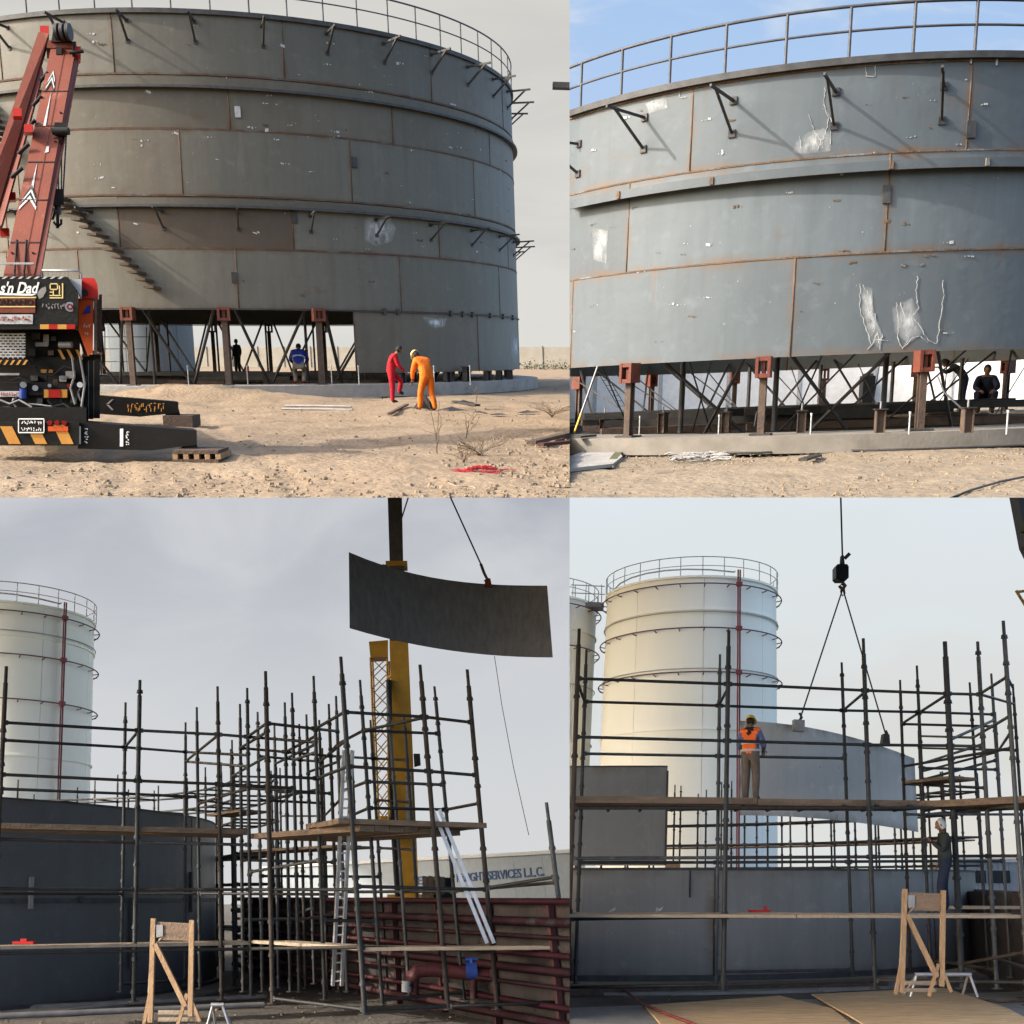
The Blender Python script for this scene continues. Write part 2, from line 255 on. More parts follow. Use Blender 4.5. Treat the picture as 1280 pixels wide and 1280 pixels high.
# ------------------------------------------------------------------ mesh helpers (all coordinates are the place's local ones)
class MB:
    def __init__(s, P): s.P = P; s.v = []; s.f = []; s.sm = []; s.uv = {}; s.uv2 = {}
    def face(s, idx, smooth=False): s.f.append(tuple(idx)); s.sm.append(smooth)
    def add(s, pts): i = len(s.v); s.v.extend(Vector(p) for p in pts); return i
    def hexa(s, a):                     # 8 points: bottom ring 0-3, top ring 4-7
        i = s.add(a)
        for q in ((0, 3, 2, 1), (4, 5, 6, 7), (0, 1, 5, 4), (1, 2, 6, 5), (2, 3, 7, 6), (3, 0, 4, 7)): s.face([i + k for k in q])
        return s
    def box(s, x0, x1, y0, y1, z0, z1):
        return s.hexa([(x0, y0, z0), (x1, y0, z0), (x1, y1, z0), (x0, y1, z0), (x0, y0, z1), (x1, y0, z1), (x1, y1, z1), (x0, y1, z1)])
    def obox(s, c, ax, ay, az):         # oriented box: centre and three half-axis vectors
        c, ax, ay, az = (Vector(q) for q in (c, ax, ay, az))
        return s.hexa([c - ax - ay - az, c + ax - ay - az, c + ax + ay - az, c - ax + ay - az, c - ax - ay + az, c + ax - ay + az, c + ax + ay + az, c - ax + ay + az])
    def bar(s, p, q, wd, ht, up=(0, 0, 1)):   # rectangular bar from p to q
        p, q = Vector(p), Vector(q); d = q - p
        a = d.cross(Vector(up))
        if a.length < 1e-4: a = d.cross(Vector((0, 1, 0)))
        a.normalize(); b = a.cross(d).normalized()
        return s.obox((p + q) / 2, a * wd / 2, d / 2, b * ht / 2)
    def tube(s, p, q, r, n=8, r2=None, cap=True):
        p, q = Vector(p), Vector(q); d = (q - p).normalized(); r2 = r if r2 is None else r2
        a = d.cross(Vector((0, 0, 1)) if abs(d.z) < 0.9 else Vector((1, 0, 0))).normalized(); b = d.cross(a)
        i = s.add([p + (a * math.cos(t) + b * math.sin(t)) * r for t in (2 * math.pi * k / n for k in range(n))] +
                  [q + (a * math.cos(t) + b * math.sin(t)) * r2 for t in (2 * math.pi * k / n for k in range(n))])
        for k in range(n): s.face((i + k, i + (k + 1) % n, i + n + (k + 1) % n, i + n + k), True)
        if cap: s.face([i + k for k in reversed(range(n))]); s.face([i + n + k for k in range(n)])
        return s
    def path(s, pts, r, n=6):
        pts = [Vector(p) for p in pts]; rings = []
        for k, p in enumerate(pts):
            d = (pts[min(k + 1, len(pts) - 1)] - pts[max(k - 1, 0)]).normalized()
            a = d.cross(Vector((0, 0, 1)) if abs(d.z) < 0.9 else Vector((0, 1, 0))).normalized(); b = d.cross(a)
            rings.append(s.add([p + (a * math.cos(2 * math.pi * j / n) + b * math.sin(2 * math.pi * j / n)) * r for j in range(n)]))
        for k in range(len(rings) - 1):
            for j in range(n): s.face((rings[k] + j, rings[k] + (j + 1) % n, rings[k + 1] + (j + 1) % n, rings[k + 1] + j), True)
        s.face([rings[0] + j for j in reversed(range(n))]); s.face([rings[-1] + j for j in range(n)])
        return s
    def arc(s, c, r0, r1, t0, t1, z0, z1, n=8, uvr=None):   # curved slab between radii r0<r1, angles, heights
        rows = []
        for k in range(n + 1):
            t = t0 + (t1 - t0) * k / n; cx, sy = math.cos(t), math.sin(t)
            i = s.add([(c[0] + cx * r0, c[1] + sy * r0, z0), (c[0] + cx * r1, c[1] + sy * r1, z0), (c[0] + cx * r1, c[1] + sy * r1, z1), (c[0] + cx * r0, c[1] + sy * r0, z1)])
            for j, z in enumerate((z0, z0, z1, z1)): s.uv[i + j] = (t * r1, z); s.uv2[i + j] = (k / n, j // 2)
            rows.append(i)
        for a, b in zip(rows, rows[1:]):
            s.face((a + 1, b + 1, b + 2, a + 2), True); s.face((b, a, a + 3, b + 3), True)
            s.face((a, b, b + 1, a + 1)); s.face((a + 2, b + 2, b + 3, a + 3))
        s.face((rows[0], rows[0] + 1, rows[0] + 2, rows[0] + 3)); e = rows[-1]; s.face((e + 3, e + 2, e + 1, e))
        return s
    def prism(s, pts, off):             # polygon extruded by a vector
        pts = [Vector(p) for p in pts]; off = Vector(off); n = len(pts)
        i = s.add(pts + [p + off for p in pts])
        s.face([i + k for k in range(n)]); s.face([i + n + k for k in reversed(range(n))])
        for k in range(n): s.face((i + k, i + n + k, i + n + (k + 1) % n, i + (k + 1) % n))
        return s
    def ppoly(s, pix, Y, dY):           # outline seen at depth Y, given real thickness dY
        return s.prism([s.P.at_y(a, b, Y) for a, b in pix], (s.P.kx * dY, dY, 0))
    def pbox(s, x0, y0, x1, y1, Y, dY): return s.ppoly([(x0, y0), (x1, y0), (x1, y1), (x0, y1)], Y, dY)
    def ell(s, c, rx, ry, rz, nu=10, nv=7, z0=-1.0):
        c = Vector(c); rows = []
        for j in range(nv + 1):
            zz = z0 + (1 - z0) * j / nv; a = math.sqrt(max(0, 1 - zz * zz)) if j < nv else 0.0001
            rows.append(s.add([c + Vector((rx * a * math.cos(2 * math.pi * k / nu), ry * a * math.sin(2 * math.pi * k / nu), rz * zz)) for k in range(nu)]))
        for a, b in zip(rows, rows[1:]):
            for k in range(nu): s.face((a + k, a + (k + 1) % nu, b + (k + 1) % nu, b + k), True)
        s.face([rows[0] + k for k in reversed(range(nu))])
        return s
    def build(s, name, mat, parent=None):
        P = s.P
        if not s.v: return None
        Wv = [P.W(p) for p in s.v]
        org = Vector(parent['_o']) if parent is not None else None
        cut = []
        for n in P.planes:
            dd = [n.dot(v - CAM) for v in Wv]
            if min(dd) > -1e-4: return None
            if max(dd) > 1e-4: cut.append(n)
        if org is None:
            zl = min(v.z for v in Wv); k = len(Wv)
            org = Vector((sum(v.x for v in Wv) / k, sum(v.y for v in Wv) / k, zl))
        me = bpy.data.meshes.new(name)
        bm = bmesh.new(); bv = [bm.verts.new(v - org) for v in Wv]
        uvl = bm.loops.layers.uv.new('UVMap') if s.uv else None
        uve = bm.loops.layers.uv.new('Edge') if s.uv2 else None
        for f, sm in zip(s.f, s.sm):
            try: q = bm.faces.new([bv[i] for i in f])
            except ValueError: continue
            q.smooth = sm
            if uvl:
                for lp, i in zip(q.loops, f): lp[uvl].uv = s.uv.get(i, (0, 0))
            if uve:
                for lp, i in zip(q.loops, f): lp[uve].uv = s.uv2.get(i, (.5, .5))
        for n in cut:
            g = bm.verts[:] + bm.edges[:] + bm.faces[:]
            r = bmesh.ops.bisect_plane(bm, geom=g, plane_co=CAM - org, plane_no=n, clear_outer=True, dist=1e-5)
            ed = [e for e in r['geom_cut'] if isinstance(e, bmesh.types.BMEdge) and e.is_valid and len(e.link_faces) == 1]
            if ed and len(ed) < 400: bmesh.ops.holes_fill(bm, edges=ed, sides=0)
        if not bm.faces: bm.free(); return None
        if len(bm.faces) < 4000: bmesh.ops.recalc_face_normals(bm, faces=bm.faces[:])
        for e in bm.edges:
            if any(not f.smooth for f in e.link_faces): e.smooth = False
        bm.to_mesh(me); bm.free()
        me.materials.append(M[mat] if isinstance(mat, str) else mat)
        o = bpy.data.objects.new(name, me); col.objects.link(o)
        if parent is not None: o.parent = parent
        else: o.location = org
        o['_o'] = tuple(org)
        return o

def tag(o, label=None, cat=None, group=None, kind=None):
    if o is None: return None
    if label: o['label'] = label
    if cat: o['category'] = cat
    if group: o['group'] = group
    if kind: o['kind'] = kind
    return o

def thing(P, name, base, label, cat, group=None):
    o = bpy.data.objects.new(name, None); col.objects.link(o)
    o.empty_display_size = 0.2
    wpos = P.W(base); o.location = wpos; o['_o'] = tuple(wpos)
    return tag(o, label, cat, group)

def textmesh(P, s, fn, name, mat, parent, size=1.0, thick=0.01, bold=0.0, shear=0.0):
    """lettering as real raised geometry; fn maps (u, v) of the text sheet to local space; returns width used"""
    cu = bpy.data.curves.new('t', 'FONT'); cu.body = s; cu.size = size; cu.extrude = thick; cu.offset = bold; cu.shear = shear; cu.resolution_u = 3
    ob = bpy.data.objects.new('t', cu); col.objects.link(ob)
    dg = bpy.context.evaluated_depsgraph_get(); dg.update()
    me = bpy.data.meshes.new_from_object(ob.evaluated_get(dg))
    mb = MB(P); mb.add([fn(v.co.x, v.co.y, v.co.z) for v in me.vertices])
    for p in me.polygons: mb.face(tuple(p.vertices))
    bpy.data.objects.remove(ob); bpy.data.curves.remove(cu); bpy.data.meshes.remove(me)
    return mb.build(name, mat, parent)

def textwidth(s, size=1.0, bold=0.0):
    cu = bpy.data.curves.new('t', 'FONT'); cu.body = s; cu.size = size; cu.offset = bold
    ob = bpy.data.objects.new('t', cu); col.objects.link(ob)
    dg = bpy.context.evaluated_depsgraph_get(); dg.update()
    me = bpy.data.meshes.new_from_object(ob.evaluated_get(dg)); xs = [v.co.x for v in me.vertices]; ys = [v.co.y for v in me.vertices]
    r = (min(xs), max(xs), min(ys), max(ys)); bpy.data.objects.remove(ob); bpy.data.curves.remove(cu); bpy.data.meshes.remove(me); return r

def ptext(P, s, x0, y0, x1, y1, Y, name, mat, parent, thick=0.006, bold=0.0, shear=0.0, x1b=None):
    """text filling the rectangle seen at (x0,y0)-(x1,y1) on the plane at depth Y"""
    a, b, c, d = textwidth(s, 1.0, bold)
    p0 = P.at_y(x0, y1, Y); p1 = P.at_y(x1, y1, Y); p2 = P.at_y(x0, y0, Y)
    def fn(u, v, q):
        uu = (u - a) / (b - a); vv = (v - c) / (d - c)
        p = p0 + (p1 - p0) * uu + (p2 - p0) * vv; return (p.x, p.y - q, p.z)
    return textmesh(P, s, fn, name, mat, parent, 1.0, thick, bold, shear)

def scribble(P, x0, y0, x1, y1, Y, n, name, mat, parent, seed=0, vertical=False):
    """worn marking too small to read: a row of short painted strokes"""
    r2 = random.Random(seed); mb = MB(P)
    for k in range(n):
        for q in range(3):
            f = (k + r2.uniform(.1, .75)) / n; g = r2.uniform(0, .65)
            if vertical: a, b = x0 + (x1 - x0) * g, y0 + (y1 - y0) * f; w_, h_ = ((x1 - x0) * .35, .9) if q else (1.0, (y1 - y0) / n * .5)
            else: a, b = x0 + (x1 - x0) * f, y0 + (y1 - y0) * g; w_, h_ = (1.0, (y1 - y0) * .35) if q else ((x1 - x0) / n * .5, .9)
            mb.pbox(a, b, a + w_, b + h_, Y - .002 * q - .0005 * k, .004)
    o = mb.build(name, mat, parent)
    if o: o['kind'] = 'stuff'
    return o

# ------------------------------------------------------------------ skies
def make_sky(P, Y, mat, label):
    x0, y0, x1, y1 = P.box
    pts = [((x0 if x0 else -60), (y0 if y0 else -60)), ((x1 if x1 < 1280 else 1340), (y0 if y0 else -60)), ((x1 if x1 < 1280 else 1340), (y1 if y1 < 1280 else 1340)), ((x0 if x0 else -60), (y1 if y1 < 1280 else 1340))]
    mb = MB(P)
    n = 10; i0 = None
    for j in range(n + 1):
        for k in range(n + 1):
            a = pts[0][0] + (pts[1][0] - pts[0][0]) * k / n; b = pts[0][1] + (pts[3][1] - pts[0][1]) * j / n
            mb.add([P.at_y(a, b, Y)])
    for j in range(n):
        for k in range(n): q = j * (n + 1) + k; mb.face((q, q + 1, q + n + 2, q + n + 1))
    o = mb.build('sky', mat); return tag(o, label, kind='structure')

make_sky(TL, 330, emit_sky('sky_warm_grey', lin(226, 224, 218), lin(222, 220, 214), lin(212, 211, 206), lin(205, 204, 200), 2.0, 1.0), 'flat warm grey sky above the largest tank')
make_sky(TR, 330, emit_sky('sky_blue_cloud', lin(212, 224, 240), lin(190, 212, 242), lin(165, 197, 238), lin(218, 228, 240), 3.2, 4.2, (0.44, 0.68)), 'blue sky with thin white cloud')
make_sky(BL, 330, emit_sky('sky_grey_cloud', lin(222, 220, 213), lin(210, 213, 216), lin(176, 180, 190), lin(212, 214, 217), 2.6, 2.7, (0.34, 0.80), (1, 1, 1.15)), 'heavy blue grey overcast sky')
make_sky(BR, 330, emit_sky('sky_pale_cloud', lin(236, 226, 204), lin(219, 218, 214), lin(224, 232, 238), lin(222, 229, 231), 2.4, 6.3), 'pale overcast sky warming towards the horizon')

# ------------------------------------------------------------------ grounds
def ground(P, name, mat, xr, yr, amp, fn=None, nx=230, ny=230, seed=0.0, label=None):
    mb = MB(P)
    for j in range(ny + 1):
        y = yr[0] * (yr[1] / yr[0]) ** (j / ny)
        for k in range(nx + 1):
            u = k / nx * 2 - 1; x = y * ((xr[0] + xr[1]) / 2 + (xr[1] - xr[0]) / 2 * u)
            v = Vector((x + seed, y, 0))
            fade = min(1, 60 / y)
            z = amp * fade * (noise.noise(v * 0.35) * 0.9 + noise.noise(v * 1.1) * 0.5 + noise.noise(v * 3.1) * 0.28 + noise.noise(v * 7) * 0.14)
            if fn: z = fn(x, y, z)
            mb.add([(x, y, z)])
    for j in range(ny):
        for k in range(nx): q = j * (nx + 1) + k; mb.face((q, q + 1, q + nx + 2, q + nx + 1), True)
    o = mb.build(name, mat); return tag(o, label, kind='structure')

# place centres of the big tanks
def centre(az, D): return (math.sin(R(az)) * D, math.cos(R(az)) * D)
C_TL = centre(-13.25, 49.7); R_TL = 11.7
C_TR = (0.364 * 18.0, 18.0 + 6.9); R_TR = 6.9
C_BL = centre(-31.5, 33.0); R_BL = 9.9
C_BR = centre(4.0, 33.0); R_BR = 9.9

def mound(x, y, z):
    m = TL.at_z(235, 500, 0)
    d2 = ((x - m.x) / 3.2) ** 2 + ((y - m.y) / 1.6) ** 2
    z += 0.42 * math.exp(-d2) * (1 + 0.3 * noise.noise(Vector((x * 2, y * 2, 3))))
    for o_ in (-1.1, .9):
        d = (x + 3.2 + (y - 12) * .35 - o_ + .15 * noise.noise(Vector((y * .4, 0, 5)))); z -= .022 * math.exp(-(d / .16) ** 2) * (1 if y < 26 else 0); z += .010 * math.exp(-((abs(d) - .27) / .1) ** 2) * (1 if y < 26 else 0)
    r = math.hypot(x - C_TL[0], y - C_TL[1])
    if r < R_TL + 1.0: z = min(z, 0.02) - 0.02
    return z
ground(TL, 'sandy_ground', 'sand', (-1.0, 0.09), (8, 118), 0.085, mound, seed=3.1, label='pale sandy ground scattered with rubble before the largest tank')
def trg(x, y, z):
    r = math.hypot(x - C_TR[0], y - C_TR[1])
    if r < R_TR + 1.2: z = min(z, 0.02) - 0.02
    return z
ground(TR, 'sandy_ground', 'sand2', (0.01, 0.53), (8, 56), 0.07, trg, seed=9.4, label='bright sandy ground before the raised tank')
ground(BL, 'yard_ground', 'dirt', (-0.75, 0.1), (10, 300), 0.03, seed=5.2, label='dark dirt yard under the scaffolding')
ground(BR, 'yard_ground', 'dirt', (0.0, 0.7), (10, 300), 0.03, seed=15.2, label='grey dirt yard under the scaffolding and plywood')

def stones(P, name, rects, n, mat, smin, smax, label, seed):
    rnd = random.Random(seed); mb = MB(P)
    for k in range(n):
        a, b, c, d = rnd.choice(rects)
        px, py = rnd.uniform(a, c), rnd.uniform(b, d); g = P.at_z(px, py, 0)
        s = rnd.uniform(smin, smax) * (0.5 + rnd.random() ** 3 * 1.6)
        t0 = rnd.uniform(0, 6.28)
        i = mb.add([g + Vector((math.cos(t0 + q * 1.2566) * s * rnd.uniform(.6, 1.2), math.sin(t0 + q * 1.2566) * s * rnd.uniform(.6, 1.2), 0)) for q in range(5)] +
                   [g + Vector((math.cos(t0 + q * 1.2566) * s * rnd.uniform(.3, .7), math.sin(t0 + q * 1.2566) * s * rnd.uniform(.3, .7), s * rnd.uniform(.45, .8))) for q in range(5)])
        for q in range(5): mb.face((i + q, i + (q + 1) % 5, i + 5 + (q + 1) % 5, i + 5 + q))
        mb.face([i + 5 + q for q in range(5)])
    return tag(mb.build(name, mat), label, kind='stuff')

# ------------------------------------------------------------------ welded tanks
def theta(P, px, py, c, rad):
    p = P.at_cyl(px, py, c, rad); return math.atan2(p.y - c[1], p.x - c[0])
def on(c, rad, t, z): return Vector((c[0] + rad * math.cos(t), c[1] + rad * math.sin(t), z))

def shell_course(P, t, c, rad, z0, z1, seams, step, mats, weld, rnd, thick=0.025, whole=True, wd_=0.02):
    """one course of rolled plates, each plate its own piece, with a vertical weld at every joint"""
    ang = sorted(seams)
    if whole:
        while ang[0] + 2 * math.pi - ang[-1] > step * 1.5: ang.append(ang[-1] + step)
        ang.append(ang[0] + 2 * math.pi)
    for a, b in zip(ang, ang[1:]):
        dr = rnd.uniform(-0.004, 0.004); g = 0.012 / rad
        mb = MB(P).arc(c, rad - thick + dr, rad + dr, a + g, b - g, z0 + 0.012, z1 - 0.012, max(3, int((b - a) / 0.05)))
        mb.build('shell_plate', mats[rnd.randrange(len(mats))] if not callable(mats) else mats(a, b, z0), t)
    for a in ang[:-1] if whole else ang:
        MB(P).arc(c, rad - 0.01, rad + 0.008, a - wd_ / rad, a + wd_ / rad, z0, z1, 1).build('weld_seam', weld, t)

def ring(P, t, c, r0, r1, z0, z1, mat, name, n=120, a0=0, a1=2 * math.pi):
    return MB(P).arc(c, r0, r1, a0, a1, z0, z1, n).build(name, mat, t)

def handrail(P, t, c, rad, z, hgt, n, mat, off=0.0, pr=0.028, a0=0.0, a1=2 * math.pi, post='rail_post'):
    for k in range(n):
        a = a0 + off + (a1 - a0) * k / n
        MB(P).tube(on(c, rad, a, z), on(c, rad, a, z + hgt), pr, 6).build(post, mat, t)
    m = 140
    for f, r in ((1.0, pr * 1.05), (0.52, pr * 0.8)):
        MB(P).path([on(c, rad, a0 + (a1 - a0) * k / m, z + hgt * f) for k in range(m + 1)], r, 6).build('hand_rail', mat, t)

def bracket(P, t, c, rad, a, z, out, drop, mat, th=0.07, skew=0.0):
    base = on(c, rad, a, z); tip = on(c, rad + out, a + skew / rad, z + 0.05); low = on(c, rad, a, z - drop); mid = on(c, rad + out * 0.78, a + skew * 0.78 / rad, z + 0.03)
    mb = MB(P).bar(base, tip, th, th * 1.1); mb.bar(low, mid, th, th, (math.cos(a + 1.57), math.sin(a + 1.57), 0))
    for q in (base, low):
        n_ = Vector((math.cos(a), math.sin(a), 0)); tt = Vector((-math.sin(a), math.cos(a), 0))
        mb.obox(q + n_ * 0.012, tt * 0.06, n_ * 0.016, Vector((0, 0, 0.06)))
    return mb.build('bracket', mat, t)

def scars(P, t, c, rad, n, tr, zr, seed, mat='chalk', s=0.05):
    rnd = random.Random(seed); mb = MB(P)
    for k in range(n):
        a, z = rnd.uniform(*tr), rnd.uniform(*zr)
        for q in range(rnd.choice((1, 2, 2, 3))):
            g_ = rnd.random() ** 2 * 1.3 + .3; w_, h_ = rnd.uniform(0.4, 1.6) * s * g_, rnd.uniform(0.3, 1.0) * s * g_; a2 = a + q * s * 3.2 / rad
            n_ = Vector((math.cos(a2), math.sin(a2), 0)); tt = Vector((-math.sin(a2), math.cos(a2), 0)); z2 = z + rnd.uniform(-.5, .5) * s
            p = on(c, rad + 0.007, a2, z2)
            mb.obox(p, (tt + Vector((0, 0, rnd.uniform(-.4, .4)))) * w_, n_ * 0.003, Vector((0, 0, h_)))
    o = mb.build('weld_scar', mat, t)
    if o: o['kind'] = 'stuff'

def chalk_mask():
    """chalky smear: patchy cover, bare metal showing between"""
    m, n, l, b = newmat('chalk_smear'); b.inputs['Base Color'].default_value = (0.50, 0.52, 0.52, 1); b.inputs['Roughness'].default_value = 0.95
    tc = n.new('ShaderNodeTexCoord'); mp = n.new('ShaderNodeMapping'); mp.inputs['Scale'].default_value = (1, 1, 0.45); l.new(tc.outputs['Object'], mp.inputs[0])
    q = n.new('ShaderNodeTexNoise'); q.inputs['Scale'].default_value = 5; q.inputs['Detail'].default_value = 9; q.inputs['Roughness'].default_value = 0.7; l.new(mp.outputs[0], q.inputs['Vector'])
    r = n.new('ShaderNodeValToRGB'); r.color_ramp.elements[0].position = 0.34; r.color_ramp.elements[1].position = 0.72; l.new(q.outputs[0], r.inputs[0])
    uv = n.new('ShaderNodeUVMap'); sx = n.new('ShaderNodeSeparateXYZ'); l.new(uv.outputs[0], sx.inputs[0])
    mu = n.new('ShaderNodeMath'); mu.operation = 'MULTIPLY'; l.new(r.outputs[0], mu.inputs[0]); l.new(sx.outputs['X'], mu.inputs[1])
    l.new(mu.outputs[0], b.inputs['Alpha']); return m
M['smear'] = chalk_mask()

def smear(P, t, c, rad, pix, mat='smear', name='chalk_smear', off=0.011):
    """thin patch lying on the shell, outline given as seen"""
    pts = [P.at_cyl(a, b, c, rad + off) for a, b in pix]; mb = MB(P)
    th = [math.atan2(p.y - c[1], p.x - c[0]) for p in pts]; ct = sum(th) / len(th); cz = sum(p.z for p in pts) / len(pts)
    mb.uv[0] = (1.5, 0)
    for q_ in range(1, len(pts) + 1): mb.uv[q_] = (.25, 0)
    i = mb.add([on(c, rad + off, ct, cz)] + pts + [on(c, rad + off - 0.004, ct, cz)] + [on(c, rad + off - 0.004, a, p.z) for a, p in zip(th, pts)]); n = len(pts)
    for k in range(n):
        a, b = 1 + k, 1 + (k + 1) % n
        mb.face((i, i + a, i + b)); mb.face((i + a, i + n + 1 + a, i + n + 1 + b, i + b))
    return mb.build(name, mat, t)

def chalk_line(P, t, c, rad, pix, wd=0.035, mat='chalk', name='chalk_line', off=0.012):
    pts = []
    for (a, b), (a2, b2) in zip(pix, pix[1:]):
        for k in range(7): pts.append((a + (a2 - a) * k / 7 + random.uniform(-1.1, 1.1), b + (b2 - b) * k / 7))
    pts.append(pix[-1]); q = [P.at_cyl(a, b, c, rad + off) for a, b in pts]; mb = MB(P); rows = []
    for k, p in enumerate(q):
        d = (q[min(k + 1, len(q) - 1)] - q[max(k - 1, 0)]).normalized(); n_ = Vector((p.x - c[0], p.y - c[1], 0)).normalized(); s = d.cross(n_) * wd * random.uniform(0.15, 1.2)
        rows.append(mb.add([p - s, p + s, p + s - n_ * 0.006, p - s - n_ * 0.006]))
    for a, b in zip(rows, rows[1:]):
        for u, v in ((0, 1), (1, 2), (2, 3), (3, 0)): mb.face((a + u, a + v, b + v, b + u))
    return mb.build(name, mat, t)

# ================================================================== TOP LEFT: tank, mobile crane, workers
P = TL; c = C_TL; rad = R_TL; rnd = random.Random(3)
Z = lambda y, x=300: P.at_cyl(x, y, c, rad).z
z_rim, z_g1, z_s1, z_g2, z_s2, z_bot = Z(18), Z(97), Z(163), Z(247), Z(311), Z(386)
z_low = Z(466, 500); z_ring = 0.42
TH = lambda x, y=300: theta(P, x, y, c, rad)
tankA = thing(P, 'storage_tank', (c[0], c[1], z_ring), 'huge grey green steel tank with railing, raised on jacks behind the red crane', 'tank')
mA = lambda a, b, z: 'shellA' if rnd.random() < 0.7 else 'shellB'
shell_course(P, tankA, c, rad, z_g1, z_rim, [TH(22), TH(160), TH(368), TH(547)], 0.46, mA, 'rust', rnd)
shell_course(P, tankA, c, rad, z_s1, z_g1, [TH(92), TH(297), TH(497), TH(616)], 0.46, mA, 'rust', rnd)
shell_course(P, tankA, c, rad, z_g2, z_s1, [TH(30), TH(233), TH(443), TH(595)], 0.46, mA, 'rust', rnd)
brown = TH(260)
shell_course(P, tankA, c, rad, z_s2, z_g2, [TH(10), TH(150), TH(367), TH(549)], 0.46, lambda a, b, z: 'shellC' if a < brown < b else mA(a, b, z), 'rust', rnd)
shell_course(P, tankA, c, rad, z_bot, z_s2, [TH(95), TH(293), TH(498), TH(622)], 0.46, mA, 'rust', rnd)
shell_course(P, tankA, c, rad, z_low, z_bot - 0.03, [TH(437), TH(593), TH(593) + 0.46, TH(593) + 0.92], 0.46, mA, 'rust', rnd, whole=False)
for zz in (z_g1 + 0.04, z_s1, z_g2 + 0.04, z_s2):
    ring(P, tankA, c, rad - 0.01, rad + 0.012, zz - 0.03, zz + 0.03, 'rust', 'weld_seam')
for zz, hh in ((z_g1 - 0.02, 0.42), (z_g2 - 0.02, 0.36)):
    ring(P, tankA, c, rad + 0.004, rad + 0.05, zz - hh + 0.12, zz - 0.04, 'shellB', 'wind_girder')
    ring(P, tankA, c, rad - 0.005, rad + 0.19, zz - hh + 0.04, zz - hh + 0.118, 'rim', 'girder_flange')
ring(P, tankA, c, rad - 0.02, rad + 0.05, z_bot - 0.035, z_bot - 0.002, 'rim', 'bottom_edge')
ring(P, tankA, c, rad - 0.08, rad + 0.09, z_rim - 0.08, z_rim + 0.06, 'rim', 'top_ring')
mb = MB(P); i = mb.add([(c[0], c[1], z_rim + 0.6)] + [on(c, rad - 0.1, 2 * math.pi * k / 60, z_rim - 0.03) for k in range(60)])
for k in range(60): mb.face((i, i + 1 + k, i + 1 + (k + 1) % 60), True)
mb.build('roof', 'rim', tankA)
handrail(P, tankA, c, rad + 0.03, z_rim + 0.06, 1.08, 62, 'rail', TH(282) % (2 * math.pi / 62))
for k in range(-7, 9):
    bracket(P, tankA, c, rad, TH(344) + k * 0.178, Z(34, 345), 0.95, 0.62, 'steel', 0.06, rnd.uniform(-.08, .08))
for k in range(-3, 9):
    bracket(P, tankA, c, rad, TH(299) + k * 0.2, Z(266, 299), 0.85, 0.52, 'steel', 0.05, rnd.uniform(-.1, .1))
for k in range(13):          # spiral stair treads welded to the shell
    a = theta(P, 84 + k * 9.3, 250 + k * 9.2, c, rad); z = P.at_cyl(84 + k * 9.3, 250 + k * 9.2, c, rad).z
    n_ = Vector((math.cos(a), math.sin(a), 0)); tt = Vector((-math.sin(a), math.cos(a), 0))
    MB(P).obox(on(c, rad + 0.42, a, z), tt * 0.15, n_ * 0.41, (0, 0, 0.035)).build('stair_tread', 'post', tankA)
for k in range(9):
    a = theta(P, -10 + k * 3, 128 + k * 8, c, rad); z = P.at_cyl(-10 + k * 3, 128 + k * 8, c, rad).z
    n_ = Vector((math.cos(a), math.sin(a), 0)); tt = Vector((-math.sin(a), math.cos(a), 0))
    MB(P).obox(on(c, rad + 0.42, a, z), tt * 0.15, n_ * 0.41, (0, 0, 0.035)).build('stair_tread', 'post', tankA)
for (x, y) in ((297, 140), (443, 203), (368, 272), (293, 347)):
    a = TH(x, y); n_ = Vector((math.cos(a), math.sin(a), 0)); tt = Vector((-math.sin(a), math.cos(a), 0))
    MB(P).obox(on(c, rad + 0.02, a, Z(y, x)), tt * 0.09, n_ * 0.02, (0, 0, 0.17)).build('seam_clip', 'steel' if x != 297 else 'chalk', tankA)
scars(P, tankA, c, rad, 95, (TH(90), TH(640)), (z_s2, z_rim - 0.3), 11, s=0.034)
scars(P, tankA, c, rad, 40, (TH(90), TH(640)), (z_bot + .2, z_rim - 0.3), 12, 'rust', 0.03)
smear(P, tankA, c, rad, [(455, 275), (468, 268), (485, 267), (495, 285), (490, 302), (470, 308), (456, 300)])
smear(P, tankA, c, rad, [(528, 396), (560, 398), (557, 408), (545, 411), (532, 405)])
smear(P, tankA, c, rad, [(640, 410), (648, 400), (649, 450), (643, 455), (638, 440)])
for x in (480, 497, 563, 578, 590, 612, 628, 640):
    a = TH(x, 392); MB(P).obox(on(c, rad + 0.03, a, z_bot - 0.015), Vector((-math.sin(a), math.cos(a), 0)) * 0.05, Vector((math.cos(a), math.sin(a), 0)) * 0.04, (0, 0, 0.10)).build('edge_lug', 'steel', tankA)

o = MB(P).arc(c, rad - 1.2, rad + 0.75, 0, 2 * math.pi, 0, z_ring, 120).build('ring_foundation', 'concrete')
tag(o, 'pale concrete ring foundation under the tank with the crane', 'foundation')
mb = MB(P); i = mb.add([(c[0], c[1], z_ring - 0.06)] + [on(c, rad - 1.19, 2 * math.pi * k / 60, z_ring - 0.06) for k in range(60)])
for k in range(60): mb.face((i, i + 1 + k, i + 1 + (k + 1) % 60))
tag(mb.build('tank_pad_floor', 'floor'), 'dark earth floor inside the ring of the largest tank', kind='structure')

